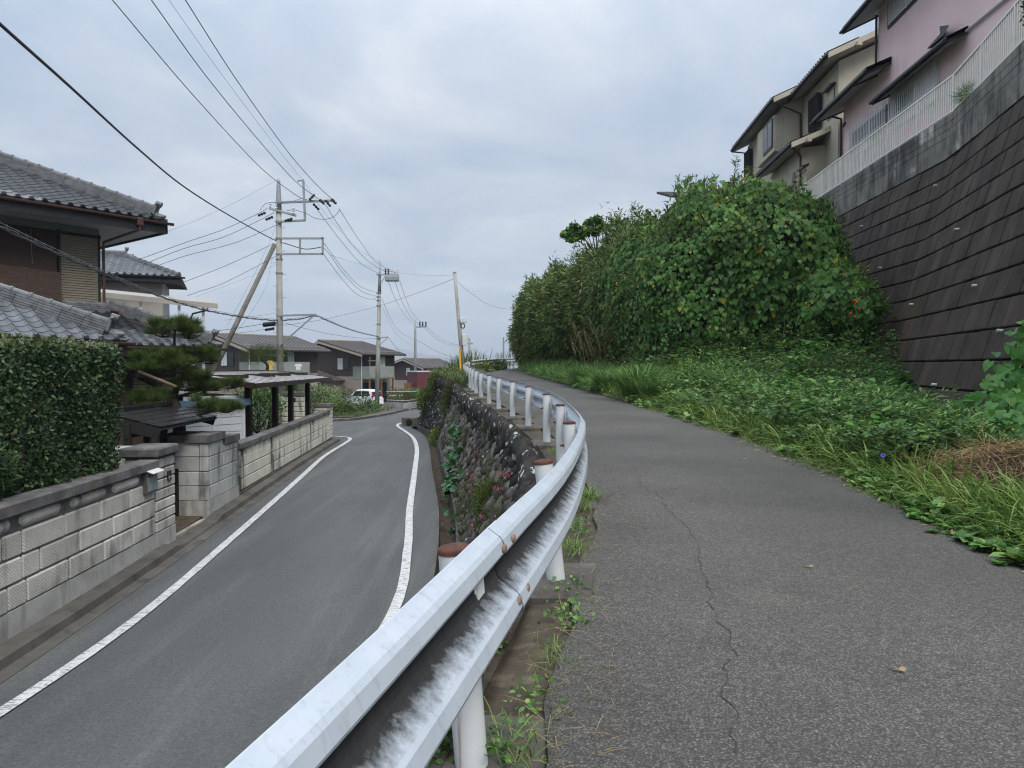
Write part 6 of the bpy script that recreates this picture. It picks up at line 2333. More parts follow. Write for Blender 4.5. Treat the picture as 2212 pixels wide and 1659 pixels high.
wire('middle high voltage line from the tall pole to the car pole', zz((835, 455, 34), (940, 620, 39), (1060, 790, 46), (1200, 930, 52), (1345, 1015, 57.8)), .013)
wire('right high voltage line from the tall pole to the car pole', zz((945, 485, 34), (1030, 620, 39), (1130, 770, 46), (1250, 925, 52), (1430, 1030, 57.8)), .013)
wire('thin earth wire from the tall pole to the car pole tip', zz((660, 265, 34), (790, 470, 39), (960, 680, 46), (1110, 830, 52), (1287, 920, 58)), .006, 'cable_grey')
wire('looping jumper cable beside the upper steel frame', zz((510, 505, 33.7), (580, 498, 33.6), (670, 525, 33.6), (750, 566, 33.6), (830, 574, 33.6), (900, 555, 33.7), (952, 500, 33.9)), .012)
wire('black jumper across the left crossarm insulators', zz((290, 500, 33.8), (330, 450, 33.7), (380, 437, 33.7), (460, 436, 33.7), (560, 425, 33.7), (640, 400, 33.7)), .010)
wire('long thin line from the frame to the leaning pole top', zz((870, 870, 34), (1080, 935, 45), (1280, 985, 56), (1440, 1018, 52), (1650, 1040, 46), (1890, 1040, 39)), .006, 'cable_grey')
wire('low line rising past the car pole to the leaning pole', zz((490, 1455, 34), (700, 1425, 40), (900, 1388, 50), (1290, 1290, 56), (1600, 1185, 46), (1895, 1070, 39)), .010)
wire('line dropping from the leaning pole into the thicket', [(986, 607, 38.6), (1020, 635, 41), (1060, 660, 44), (1105, 669, 48)], .008, 'cable_grey')
wire('sagging line from the tall pole to the low arm of the car pole', zz((500, 1435, 34), (700, 1490, 40), (900, 1532, 46), (1100, 1558, 52), (1265, 1565, 57.8)), .010)
wire('left high voltage line from the car pole to the far pole', zz((1350, 1080, 58), (1430, 1270, 72), (1510, 1390, 86), (1600, 1468, 100)), .016)
wire('middle high voltage line from the car pole to the far pole', zz((1410, 1085, 58), (1470, 1260, 72), (1545, 1390, 86), (1625, 1462, 100)), .016)
wire('right high voltage line from the car pole to the far pole', zz((1450, 1085, 58), (1500, 1230, 72), (1560, 1360, 86), (1665, 1465, 100)), .016)
wire('upper low line from the car pole to the far pole', zz((1300, 1225, 58), (1370, 1390, 70), (1450, 1505, 85), (1580, 1578, 100)), .014)
wire('lower thin line from the car pole to the far pole', zz((1300, 1290, 58), (1370, 1440, 70), (1440, 1545, 85), (1550, 1620, 100)), .010, 'cable_grey')
wire('uppermost line running right from the far pole', zz((1672, 1462, 100), (1760, 1545, 110), (1850, 1595, 120), (1940, 1618, 125)), .02)
wire('second line running right from the far pole', zz((1650, 1466, 100), (1740, 1555, 110), (1840, 1610, 120), (1940, 1630, 125)), .02)
wire('upper of the low lines right of the far pole', zz((1595, 1578, 100), (1700, 1640, 108), (1800, 1690, 114), (1900, 1725, 120)), .02)
wire('line falling from the car pole arm towards the bend', zz((1360, 1560, 58), (1420, 1640, 66), (1500, 1720, 76), (1590, 1760, 90)), .014)


# telephone cable with wire hangers
def hanger_cable(label, pts):
    pp = Path([P(*q) for q in pts], 10)
    th = thing('telephone_cable', pp.at(pp.L / 2), label, 'cable')
    n = int(pp.L / .25)
    up = Vector((0, 0, 1))
    MB().tube([pp.at(pp.L * i / n) + up * .055 for i in range(n + 1)], .006, 5).build('messenger_wire', M['cable_grey'], th)
    MB().tube([pp.at(pp.L * i / n) + up * (.012 * math.sin(i * 1.3)) for i in range(n + 1)], .017, 6).build('main_cable', M['cable'], th)
    MB().tube([pp.at(pp.L * i / n) + up * (-.028 + .012 * math.sin(i * 1.7)) + Vector((.015, 0, 0)) for i in range(n + 1)], .013, 6).build('second_cable', M['cable'], th)
    ring = []
    for i in range(9):
        a = 2 * PI * i / 8
        ring.append((.02 * math.sin(a), .02 * math.cos(a), .05 * math.sin(a)))
    me = MB().tube(ring, .0035, 4, cap=False).mesh('hanger_ring', M['cable_grey'], (0, 0, 0))
    s = .2
    while s < pp.L:
        t_ = pp.tan(s)
        sd = Vector((t_.y, -t_.x, 0)).normalized()
        link('hanger_ring', me, frame(pp.at(s) + up * .02, t_, sd, up), th)
        s += .38


hanger_cable('bundled telephone cable with wire hangers crossing in front of the tiled house', [(-90, 452, 9.4), (0, 489, 10.5), (110, 540, 12.5), (219, 588, 15.5), (330, 634, 19.5), (442, 669, 25), (540, 687, 30.5), (600, 692, 33.8)])
hanger_cable('bundled telephone cable with wire hangers between the tall pole and the car pole', [(612, 692, 33.9), (650, 688, 33.9), (681, 682, 34), (702, 690, 36), (740, 706, 43), (780, 719, 51), (818, 727, 57.8)])
# ------------------------------------------------------------------ dark retaining wall on the right
ZT, ZBND, BAT = 8.3, 7.1, .30
rw_path = Path([(7.0, 1, 0), (8.76, 7.5, 0), (10.73, 14.8, 0), (12.0, 19.5, 0), (12.36, 25, 0), (12.72, 30.4, 0), (13.15, 37, 0)], 1)


def rwp(s, z, o=0.0):
    p, d = rw_path.at(s), rw_path.side(s)
    b = BAT * (ZBND - z) if z < ZBND else 0.0
    return Vector((p.x - d.x * (b + o), p.y - d.y * (b + o), z))


rw = thing('retaining_wall', rwp(20, .8), 'tall battered retaining wall of dark stained concrete blocks below the houses', 'retaining wall')
rows = []
for i in range(60):
    s = rw_path.L * i / 59
    rows.append([rwp(s, z, -.12) for z in (-1.0, 3, 6.9, ZT - .05)])
MB().loft(rows).build('mortar_core', M['retain_joint'], rw)
rh, bl = .56, .62
blocks = []
rs = random.Random(5)
for r in range(14):
    z1 = ZBND - r * rh
    z0 = z1 - rh
    s = 4.0 + (bl / 2 if r % 2 else 0)
    while s < rw_path.L - .5:
        a, b = rwp(s + .009, z0), rwp(s + bl - .009, z0)
        top = rwp(s + bl / 2, z1) - rwp(s + bl / 2, z0)
        c = (rwp(s, (z0 + z1) / 2) + rwp(s + bl, (z0 + z1) / 2)) / 2
        tz = top / 2 - top.normalized() * .016
        ty = (b - a) / 2
        nx = ty.cross(tz).normalized()
        if nx.x > 0:
            nx = -nx
        if bank(c.x - .1, c.y) < z1 + .15:
            blocks.append((c - nx * .07 + nx * rs.uniform(-.006, .012), ty, nx * .07, tz))
        s += bl
blocks.sort(key=lambda q: q[0].y + (30 if q[0].y < 12.0 else 0))
mbr = MB()
for i, (c, ty, nx, tz) in enumerate(blocks):
    if i < 300:
        MB().bbox(c, ty, nx, tz, .018).build('block', M['retain'], rw)
    else:
        mbr.bbox(c, ty, nx, tz, .018)
mbr.build('far_blocks', M['retain'], rw, kind='stuff')
# pale concrete band and three courses of coping blocks
s = 2.0
while s < rw_path.L - .3:
    s1 = min(s + 2.5, rw_path.L)
    pts = [rwp(s + .006, ZBND + .01, .02), rwp(s1 - .006, ZBND + .01, .02), rwp(s1 - .006, ZBND + .58, .02), rwp(s + .006, ZBND + .58, .02)]
    d = rw_path.side((s + s1) / 2)
    MB().slab(pts, d * .2).build('concrete_band', M['retain_cap'], rw)
    s = s1
for k in range(3):
    s = 12.5 + (.2 if k % 2 else 0)
    z0 = ZBND + .59 + k * .2
    while s < rw_path.L - .4:
        a, b = rwp(s + .004, z0 + .1, .015), rwp(s + .396, z0 + .1, .015)
        d = rw_path.side(s + .2)
        MB().bbox((a + b) / 2 + d * .08, (b - a) / 2, d * .08, (0, 0, .096), .005).build('coping_block', M['retain_cap'], rw)
        s += .4
# weep pipes
for x, y in ((3452 / 4096 * 2212, 902 * .54), (3525 * .54, 1076 * .54), (3833 * .54, 925 * .54), (3902 * .54, 1138 * .54), (3647 * .54, 1213 * .54), (3755 * .54, 750 * .54), (3520 * .54, 1318 * .54), (3748 * .54, 1530 * .54), (4010 * .54, 1345 * .54)):
    best = None
    for i in range(150):
        s = 10 + i * .18
        for z in np.arange(.2, 7, .2):
            p = rwp(s, z)
            d = p - camo.location
            # project
            f = d.y * math.cos(PITCH) - d.z * math.sin(PITCH)
            u = d.y * math.sin(PITCH) + d.z * math.cos(PITCH)
            if f < 1:
                continue
            ex = (CX + F * d.x / f - x) ** 2 + (CY - F * u / f - y) ** 2
            if best is None or ex < best[0]:
                best = (ex, s, z)
    p, d = rwp(best[1], best[2]), rw_path.side(best[1])
    mb = MB().tube([p + d * .1, p - d * .09 + Vector((0, 0, .01))], .028, 10, cap=False)
    mb.tube([p - d * .09 + Vector((0, 0, .01)), p + d * .05], .026, 10, cap=False)
    mb.build('weep_pipe', M['pipe'], rw)
rows = []
for i in range(40):
    s = 1 + (rw_path.L - 1.2) * i / 39
    p, d = rwp(s, ZT), rw_path.side(s)
    rows.append([(p + d * o).xy.to_tuple() + (ZT - .12,) for o in (.12, 3, 14, 40)])
MB().loft(rows).build('upper_terrace', M['soil'], kind='structure')

# cream railing along the wall top
rf = thing('railing', rwp(20, ZT), 'cream vertical bar railing along the top of the retaining wall', 'fence')
s0, s1 = 11.5, rw_path.L - 1.0
hb = 1.06
me_bar = MB().box(-.019, .019, -.012, .012, .10, hb - .03).mesh('bar', M['rail_white'], (0, 0, 0))
n = int((s1 - s0) / .122)
for i in range(n):
    s = s0 + i * .122
    p, d = rwp(s, ZT, -.08), rw_path.side(s)
    t_ = rw_path.tan(s)
    link('bar', me_bar, frame(p, t_, d, (0, 0, 1)), rf)
for z, r in ((.09, .018), (hb, .024)):
    ss = s0
    while ss < s1 - .1:
        a, b = rwp(ss, ZT + z, -.08), rwp(min(ss + 1.95, s1), ZT + z, -.08)
        MB().obox((a + b) / 2, (b - a) / 2, rw_path.side(ss) * r, (0, 0, r)).build('rail', M['rail_white'], rf)
        ss += 1.95
ss = s0
while ss < s1:
    p, d = rwp(ss, ZT, -.08), rw_path.side(ss)
    MB().obox(p + Vector((0, 0, hb / 2 - .03)), rw_path.tan(ss) * .028, d * .028, (0, 0, hb / 2 + .02)).build('post', M['rail_white'], rf)
    ss += 1.95

# ------------------------------------------------------------------ houses above the wall
KD = Vector((.0658, 1, 0)).normalized()
KN = Vector((1, -.0658, 0)).normalized()
def K(y, o, z): return Vector((13.6 + .0658 * (y - 29.4) + o, y, z))


ph = thing('pink_house', K(22, 3, ZT), 'pink rendered house with dark eaves and white barred windows above the wall', 'house')
MB().slab([K(10, 0, 8), K(29.4, 0, 8), K(29.4, 0, 12.2), K(26.3, 0, 12.2), K(26.3, 0, 15.2), K(10, 0, 15.2)], (8, 0, 0)).build('wall', M['pink'], ph)


def pent(th, y0, y1, o0, z0, o1, z1, mt, soffit, t=.14, nm='roof'):
    """single slope: eave (o0, z0) up to (o1, z1)"""
    MB().slab([K(y0, o0, z0), K(y1, o0, z0), K(y1, o1, z1), K(y0, o1, z1)], (0, 0, t)).build(nm, mt, th)
    e = .03
    MB().slab([K(y0 + .04, o0 + .03, z0 - e), K(y1 - .04, o0 + .03, z0 - e), K(y1 - .04, o1, z1 - e), K(y0 + .04, o1, z1 - e)], (0, 0, e - .002)).build('soffit', soffit, th)
    MB().slab([K(y0, o0 - .015, z0 - .10), K(y1, o0 - .015, z0 - .10), K(y1, o0 - .015, z0 + t + .02), K(y0, o0 - .015, z0 + t + .02)], (.03, 0, 0)).build('fascia', M['trim'], th)
    for y in (y0, y1):
        MB().slab([K(y, o0, z0 - .10), K(y, o1, z1 - .10), K(y, o1, z1 + t + .02), K(y, o0, z0 + t + .02)], (0, .03 if y == y0 else -.03, 0)).build('verge_board', M['trim'], th)
    a, b = K(y0 - .03, o0 - .07, z0 - .02), K(y1 + .03, o0 - .07, z0 - .02)
    MB().tube([a, b], .055, 8).build('gutter', M['trim'], th)


pent(ph, 9.5, 27.2, -.95, 14.02, 4, 16.4, M['tile_dark'], M['soffit'])
pent(ph, 26.32, 30.55, -.88, 11.72, 3, 13.4, M['tile_dark'], M['soffit'])
pent(ph, 25.2, 26.31, -.88, 11.72, -.01, 12.1, M['tile_dark'], M['soffit'])
pent(ph, 20.5, 25.3, -.62, 10.68, -.01, 10.98, M['tile_dark'], M['soffit'], .10, 'canopy_roof')
# upper shuttered window
wi = MB().slab([K(22.6, -.06, 13.30), K(25.45, -.06, 13.30), K(25.45, -.06, 14.75), K(22.6, -.06, 14.75)], (.055, 0, 0)).build('window', M['trim'], ph)
for k in range(17):
    z = 13.42 + k * .075
    MB().obox(K(24.0, -.075, z), KD * 1.36, Vector((-.012, 0, -.01)), (0, 0, .028)).build('louvre_slat', M['alu'], wi)
MB().obox(K(24.0, -.10, 14.0), KD * .03, (.012, 0, 0), (0, 0, .66)).build('mullion', M['alu'], wi)
# long barred window band
for y0, y1 in ((25.3, 28.4), (22.0, 25.0)):
    wi = MB().slab([K(y0, -.05, 9.6), K(y1, -.05, 9.6), K(y1, -.05, 10.72), K(y0, -.05, 10.72)], (.045, 0, 0)).build('window', M['alu'], ph)
    nn_ = 2
    for j in range(nn_):
        a, b = y0 + (y1 - y0) * j / nn_ + .05, y0 + (y1 - y0) * (j + 1) / nn_ - .05
        mt = 'alu' if (y0 < 23 and j == 0) else 'glass'
        MB().slab([K(a, -.06, 9.68), K(b, -.06, 9.68), K(b, -.06, 10.66), K(a, -.06, 10.66)], (.008, 0, 0)).build('pane', M[mt], wi)
    nb_ = int((y1 - y0) / .13)
    for k in range(nb_ + 1):
        y = y0 + (y1 - y0) * k / nb_
        MB().obox(K(y, -.17, 10.14), KD * .016, (.010, 0, 0), (0, 0, .62)).build('window_bar', M['alu'], wi)
    for z in (9.62, 10.0, 10.55):
        MB().obox(K((y0 + y1) / 2, -.155, z), KD * ((y1 - y0) / 2), (.006, 0, 0), (0, 0, .018)).build('bar_rail', M['alu'], wi)
MB().tube([K(21.9, -.06, 10.93), K(12, -.06, 10.95)], .04, 8).build('wall_conduit', M['soffit'], ph)
MB().slab([K(21.0, -.45, 11.05), K(21.9, -.45, 11.05), K(21.95, 0, 11.15), K(21.95, 0, 11.55), K(21.5, -.3, 11.5), K(21.0, -.3, 11.3)], (.02, 0, .05)).build('vent_hood', M['trim'], ph)
MB().tube([K(29.35, -.5, 11.60), K(29.35, -.12, 11.50), K(29.43, -.08, 11.2), K(29.43, -.08, 8.1)], .045, 8).build('downpipe', M['trim'], ph)
MB().tube([K(26.3, -.07, 14.2), K(26.3, -.07, 12.2)], .045, 8).build('downpipe', M['trim'], ph)
c = K(28.9, -.12, 11.2)
MB().tube([c, c + Vector((-.06, 0, -.08)), c + Vector((-.09, 0, -.15)), c + Vector((-.09, 0, -.19))], [.05, .07, .06, .02], 10).build('camera_dome', M['steel_dark'], ph)
MB().slab([K(28.5, -.02, 10.15), K(28.95, -.02, 10.15), K(28.95, -.02, 10.75), K(28.5, -.02, 10.75)], (.02, 0, 0)).build('wall_hatch', M['pink'], ph)
MB().bbox(K(25.6, -.22, 8.75), KD * .42, (.14, 0, 0), (0, 0, .42), .03).build('air_unit', M['alu'], ph)

bh = thing('beige_house', K(36, 3, ZT), 'beige rendered house with stepped dark tiled eaves left of the pink house', 'house')


def gable_block(y0, y1, o, zt, width, rise):
    MB().slab([K(y0, o, 8), K(y0, o + width, 8), K(y0, o + width, zt), K(y0, o + width / 2, zt + rise - .05), K(y0, o, zt)], KD * (y1 - y0)).build('wall', M['beige'], bh)


def tiled_pent(y0, y1, o0, z0, run, slope, gab=True):
    a, u = KD, Vector((1, 0, slope)).normalized()
    Ly, Ls = (y1 - y0) / KD.y, run * math.sqrt(1 + slope * slope)
    o = K(y0, o0, z0)
    MB().slab([K(y0, o0, z0 - .02), K(y1, o0, z0 - .02), K(y1, o0 + run, z0 - .02 + run * slope), K(y0, o0 + run, z0 - .02 + run * slope)], (0, 0, -.16)).build('roof', M['tile_dark'], bh)
    MB().slab([K(y0 + .05, o0 + .05, z0 - .19), K(y1 - .05, o0 + .05, z0 - .19), K(y1 - .05, o0 + run, z0 - .19 + run * slope), K(y0 + .05, o0 + run, z0 - .19 + run * slope)], (0, 0, -.03)).build('soffit', M['soffit_beige'], bh)
    MB().slab([K(y0 - .02, o0, z0 - .24), K(y0 - .02, o0 + run, z0 - .24 + run * slope), K(y0 - .02, o0 + run, z0 + .0 + run * slope), K(y0 - .02, o0, z0 + .0)], (0, .04, 0)).build('verge_board', M['soffit_beige'], bh)
    MB().tube([K(y0 - .05, o0 - .06, z0 - .1), K(y1 + .05, o0 - .06, z0 - .1)], .06, 8).build('gutter', M['trim'], bh)
    MB().slab([K(y0, o0 - .01, z0 - .24), K(y1, o0 - .01, z0 - .24), K(y1, o0 - .01, z0 - .02), K(y0, o0 - .01, z0 - .02)], (.03, 0, 0)).build('fascia', M['trim'], bh)
    return (o, a, u, [(0, 0), (Ly, 0), (Ly, min(Ls, 1.3)), (0, min(Ls, 1.3))])


gable_block(35.6, 42.4, -.5, 14.35, 7, 1.6)
gable_block(31.0, 35.59, .4, 14.55, 6, 1.4)
gable_block(32.5, 37.0, -.66, 11.3, 3, .2)
pl_ = [tiled_pent(34.8, 43.0, -1.26, 14.42, 4.2, .46), tiled_pent(30.2, 35.2, -.36, 14.58, 3.9, .46), tiled_pent(31.8, 37.2, -1.35, 11.32, 1.9, .42)]
tile_planes(bh, pl_, 'tile_dark', M['tile_dark'], 280)
for y, o, z in ((34.78, -.2, 14.58), (30.15, .9, 14.9), (31.75, -.6, 11.4)):
    MB().obox(K(y, o, z), KD * .12, (.10, 0, 0), (0, 0, .09)).build('purlin_end', M['soffit_beige'], bh)
MB().slab([K(35.7, -.95, 12.1), K(38.7, -.95, 12.1), K(38.7, -.95, 13.9), K(35.7, -.95, 13.9)], (.44, 0, 0)).build('bay', M['beige'], bh)
wi = MB().slab([K(35.85, -1.0, 12.35), K(37.5, -1.0, 12.35), K(37.5, -1.0, 13.8), K(35.85, -1.0, 13.8)], (.045, 0, 0)).build('window', M['trim'], bh)
for a, b in ((35.95, 36.62), (36.7, 37.4)):
    MB().slab([K(a, -1.012, 12.45), K(b, -1.012, 12.45), K(b, -1.012, 13.7), K(a, -1.012, 13.7)], (.008, 0, 0)).build('pane', M['glass'], wi)
for y0, y1, o, z0, z1 in ((41.2, 42.2, -.72, 12.3, 13.9), (32.8, 33.9, .15, 12.4, 13.9)):
    gi = MB().slab([K(y0, o, z0), K(y1, o, z0), K(y1, o, z1), K(y0, o, z1)], (.18, 0, 0)).build('window', M['trim'], bh)
    for k in range(9):
        y = y0 + (y1 - y0) * k / 8
        MB().obox(K(y, o - .03, (z0 + z1) / 2), KD * .02, (.015, 0, 0), (0, 0, (z1 - z0) / 2)).build('grille_bar', M['blackwood'], gi)
for y0, y1, o, z in ((31.3, 32.3, .12, 13.6), (31.6, 32.4, -.92, 10.15)):
    MB().slab([K(y0, o, z), K(y1, o, z), K(y1, o + .3, z + .1), K(y0, o + .3, z + .1)], (0, 0, .1)).build('window_hood', M['brown_metal'], bh)
    MB().slab([K(y0 + .1, o + .22, z - 1.2), K(y1 - .1, o + .22, z - 1.2), K(y1 - .1, o + .22, z), K(y0 + .1, o + .22, z)], (.03, 0, 0)).build('window', M['soffit_beige'], bh)
MB().tube([K(35.0, -1.2, 14.25), K(35.1, -.6, 14.05), K(35.55, .3, 13.9), K(35.5, .32, 12)], .045, 8).build('downpipe', M['trim'], bh)
MB().tube([K(43.0, -1.3, 14.25), K(42.45, -.6, 14.0), K(42.45, -.55, 13)], .045, 8).build('downpipe', M['trim'], bh)
MB().tube([K(31.9, -1.3, 11.15), K(32.0, -1.0, 10.95), K(32.45, -.72, 10.85), K(32.45, -.70, 8.2)], .05, 8).build('downpipe', M['trim'], bh)
MB().tube([K(36.4, -.75, 9.2), K(33.4, -.75, 9.9), K(33.3, -.75, 10.4)], .07, 8).build('vent_pipe', M['soffit_beige'], bh)

# roof of another house peeping over the thicket
gh = thing('grey_house', (11.5, 47, 7), 'low house with a dark brown roof half hidden behind the thicket', 'house')
r0 = P(1446, 416, 46)
MB().slab([r0 + Vector((0, 0, -.3)), r0 + Vector((9, 0, -.5)), r0 + Vector((9, 7, 1.6)), r0 + Vector((.6, 7, 1.6))], (0, 0, .16)).build('roof', M['blackwood'], gh)
MB().slab([r0 + Vector((.7, 1, -.3)), r0 + Vector((9, 1, -.3)), r0 + Vector((9, 6.5, -.3)), r0 + Vector((.7, 6.5, -.3))], (0, 0, -8)).build('wall', M['brown_wall'], gh)
MB().tube([r0 + Vector((-.05, -.05, -.25)), r0 + Vector((9, -.05, -.45))], .07, 7).build('gutter', M['trim'], gh)
# ------------------------------------------------------------------ vine-covered thicket on the right
ELL = [(1560, 605, 24.0, 3.0, 2.6, 2.7), (1665, 580, 23.0, 2.0, 2.2, 2.55), (1470, 620, 26.5, 2.6, 2.5, 2.85), (1745, 560, 22.4, .75, 1.2, 1.6),
       (1800, 655, 20.6, 1.15, 1.1, 1.0), (1850, 660, 20.0, .52, .8, .78), (1600, 480, 23.5, 1.9, 1.8, 1.0), (1765, 610, 21.6, .9, 1.0, 1.35),
       (1400, 635, 29.5, 2.3, 2.3, 2.75), (1335, 655, 33.0, 2.1, 2.3, 2.6), (1270, 670, 37.5, 2.0, 2.4, 2.55), (1215, 685, 42.0, 1.9, 2.5, 2.45), (1168, 700, 46.0, 1.5, 2.5, 2.5), (1150, 735, 50.0, 1.2, 2.5, 1.9)]
EC = np.array([P(a, b, c) for a, b, c, *_ in ELL])
ER = np.array([e[3:] for e in ELL])


def lump(u, k):
    return 1 + .09 * np.sin(3.1 * u[:, 0] + 2.3 * u[:, 2] + 1.7 * k) + .07 * np.sin(6 * u[:, 0] + 4 * u[:, 2] + k) + .06 * np.sin(9 * u[:, 1] + 7 * u[:, 2] + 2 * k) + .04 * np.sin(17 * u[:, 0] - 13 * u[:, 2] + k)


def shell(idx, n, sc=1.0, jit=.06, face=True):
    pos, nrm = [], []
    for i in idx:
        m = int(n * ER[i].prod() ** (2 / 3))
        u = rnd_unit(m)
        s = sc * lump(u, i) * (1 + RNG.normal(0, jit, m))
        p = EC[i] + u * ER[i] * s[:, None]
        nn_ = unit(u / ER[i])
        ok = np.ones(m, bool)
        for j in range(len(ELL)):
            if j != i:
                q = (p - EC[j]) / (ER[j] * .90 * sc)
                ok &= (q * q).sum(1) > 1
        if face:
            vw = unit(np.array([0, 0, EYE]) - p)
            ok &= (nn_ * vw).sum(1) > -.35
        gz = np.array([bank(x, y) for x, y in p[:, :2]])
        ok &= p[:, 2] > gz + .05
        pos.append(p[ok])
        nrm.append(nn_[ok])
    return np.concatenate(pos), np.concatenate(nrm)


tk = thing('vine_thicket', (EC[0][0], EC[0][1], bank(EC[0][0], EC[0][1])), 'huge mound of heart leaved vines smothering bamboo beside the retaining wall', 'thicket')
vine_idx = [0, 1, 2, 3, 4, 5, 6, 7, 8]
pos, nr = shell(vine_idx, 2300)
# heart leaves hang tip-down, overlapping like shingles; large clear spots thin them out
down = np.array([0, 0, -1.0])
d = down + nr * .35 + rnd_unit(len(pos)) * .3
nm_ = nr + np.array([0, -.1, .3]) + rnd_unit(len(pos)) * .2
den = np.sin(pos[:, 0] * 2.1 + pos[:, 2] * 1.3) + np.sin(pos[:, 1] * 1.7 - pos[:, 2] * 2.3 + 1)
keepm = RNG.random(len(pos)) < np.clip(.92 + .25 * den, .25, 1)
left = np.clip((9.0 - pos[:, 0]) / 5.0, 0, 1)            # more bamboo than vine to the left
keepm &= RNG.random(len(pos)) > left * .45
pos, nr, d, nm_ = pos[keepm], nr[keepm], d[keepm], nm_[keepm]
leaves('vine_leaves', 'heart', pos, d, nm_, RNG.uniform(.07, .19, len(pos)) * np.where(pos[:, 0] > 6, 1.0, .85), L['kudzu'], tk, 1.0, single=300, kind='stuff')
pos, nr = shell(vine_idx, 520, .90, .05)
leaves('inner_leaves', 'heart', pos, down + rnd_unit(len(pos)) * .6, nr + rnd_unit(len(pos)) * .5, RNG.uniform(.12, .2, len(pos)), L['kudzu'], tk, kind='stuff')
# trailing strands below the overhang
mb = MB()
pos, dd = [], []
for k in range(90):
    i = random.choice([0, 0, 1, 2, 4, 8])
    a = random.uniform(PI, 2 * PI)
    c = EC[i] + ER[i] * np.array([math.cos(a) * .9, math.sin(a) * .9, -.25])
    ln = random.uniform(.5, 1.7)
    g = bank(c[0], c[1])
    pts = []
    for j in range(6):
        z = c[2] - ln * j / 5
        if z < g:
            break
        pts.append(Vector((c[0] + .08 * math.sin(j * 1.3 + k), c[1] + .06 * math.cos(j * 1.7 + k), z)))
        for q in range(2):
            pos.append(np.array(pts[-1]) + RNG.normal(0, .04, 3))
            dd.append(down + rnd_unit(1)[0] * .5)
    if len(pts) > 1:
        mb.tube(pts, .006, 4)
mb.build('hanging_stems', M['twig'], tk, kind='stuff')
pos = np.array(pos)
leaves('strand_leaves', 'heart', pos, np.array(dd), np.array([0, -.8, .5]) + rnd_unit(len(pos)) * .5, RNG.uniform(.08, .15, len(pos)), L['kudzu_bright'], tk, kind='stuff')
# red gourds hanging at the right end
for x, y, Y in ((1822, 594, 19.4), (1850, 655, 19.1), (1838, 678, 19.1), (1844, 650, 19.0), (1856, 668, 19.0), (1772, 680, 20.4), (1847, 685, 19.1), (1790, 628, 19.8)):
    c = P(x, y, Y)
    rows = [[c + Vector((r * math.cos(a), r * math.sin(a), z)) for a in [2 * PI * i / 8 for i in range(8)]] for r, z in ((.004, .05), (.024, .03), (.032, 0), (.024, -.03), (.004, -.045))]
    MB().loft(rows, True).build('gourd', M['fruit'], tk, smooth=True)

# bamboo grass: the left half and fringes of the thicket
bb = thing('bamboo_thicket', (EC[9][0], EC[9][1], bank(EC[9][0], EC[9][1])), 'olive green bamboo thicket receding along the path to the bend', 'thicket')
pos, nr = shell([8, 9, 10, 11, 12, 13], 2100, 1.0, .09)
d = nr * .8 + rnd_unit(len(pos)) * .75 + np.array([0, 0, -.25])
sz = RNG.uniform(.16, .32, len(pos)) * np.clip(pos[:, 1] / 30, .8, 1.5)
leaves('bamboo_leaves', 'lance', pos, d, nr + rnd_unit(len(pos)) * .8 + np.array([0, 0, .5]), sz, L['bamboo'], bb, 1.1, kind='stuff')
pos, nr = shell([8, 9, 10, 11, 12, 13], 500, .99, .04)
pat = np.sin(pos[:, 1] * .9 + pos[:, 2] * 1.1) > .1
pos, nr = pos[pat], nr[pat]
leaves('ivy_leaves', 'heart', pos, down + rnd_unit(len(pos)) * .6, nr + rnd_unit(len(pos)) * .5, RNG.uniform(.10, .17, len(pos)), L['shrub'], bb, kind='stuff')
pos, nr = shell([8, 9, 10, 11, 12, 13], 700, .90, .05)
leaves('inner_bamboo', 'lance', pos, rnd_unit(len(pos)) + nr * .4, rnd_unit(len(pos)), RNG.uniform(.2, .34, len(pos)), L['bamboo'], bb, 1.5, kind='stuff')
pos, nr = shell([0, 1, 2, 4, 5, 6, 7, 8], 300, 1.03, .04)
kk = (nr[:, 2] > .45) | (pos[:, 0] > 10.0) | (np.sin(pos[:, 0] * 1.9 + 1) + np.sin(pos[:, 2] * 2.3 + pos[:, 1]) > .9)
pos, nr = pos[kk], nr[kk]
pos = np.repeat(pos, 4, 0)
nr = np.repeat(nr, 4, 0)
leaves('bamboo_sprays', 'lance', pos, nr * .5 + rnd_unit(len(pos)) * .8 + np.array([0, 0, .1]), rnd_unit(len(pos)), RNG.uniform(.16, .30, len(pos)), L['bamboo'], tk, .85, kind='stuff')
# upright shoots above the mound and culms inside
mb = MB()
pos, dd = [], []
for x, y, Y, h in ((1585, 405, 23.5, 1.0), (1612, 410, 23.6, .8), (1460, 415, 26, .55), (1480, 408, 26, .5), (1720, 420, 22.5, .6), (1735, 430, 22.3, .5), (1700, 425, 22.6, .4), (1365, 470, 29, .6), (1340, 480, 30, .5), (1300, 500, 32, .5), (1240, 560, 38, .5), (1165, 620, 45, .6), (1130, 680, 49, .6), (1545, 395, 24, .3), (1505, 400, 25, .3), (1640, 400, 23, .3)):
    b = P(x, y, Y)
    t_ = b + Vector((random.uniform(-.12, .12), 0, h))
    b = b - Vector((0, 0, .5))
    mb.tube([b, b.lerp(t_, .6), t_], [.008, .006, .003], 4)
    for j in range(int(26 * h / .6)):
        u = random.uniform(.45, 1)
        pos.append(np.array(b.lerp(t_, u)))
        dd.append(rnd_unit(1)[0] * np.array([1, 1, .5]) + np.array([0, 0, .35]))
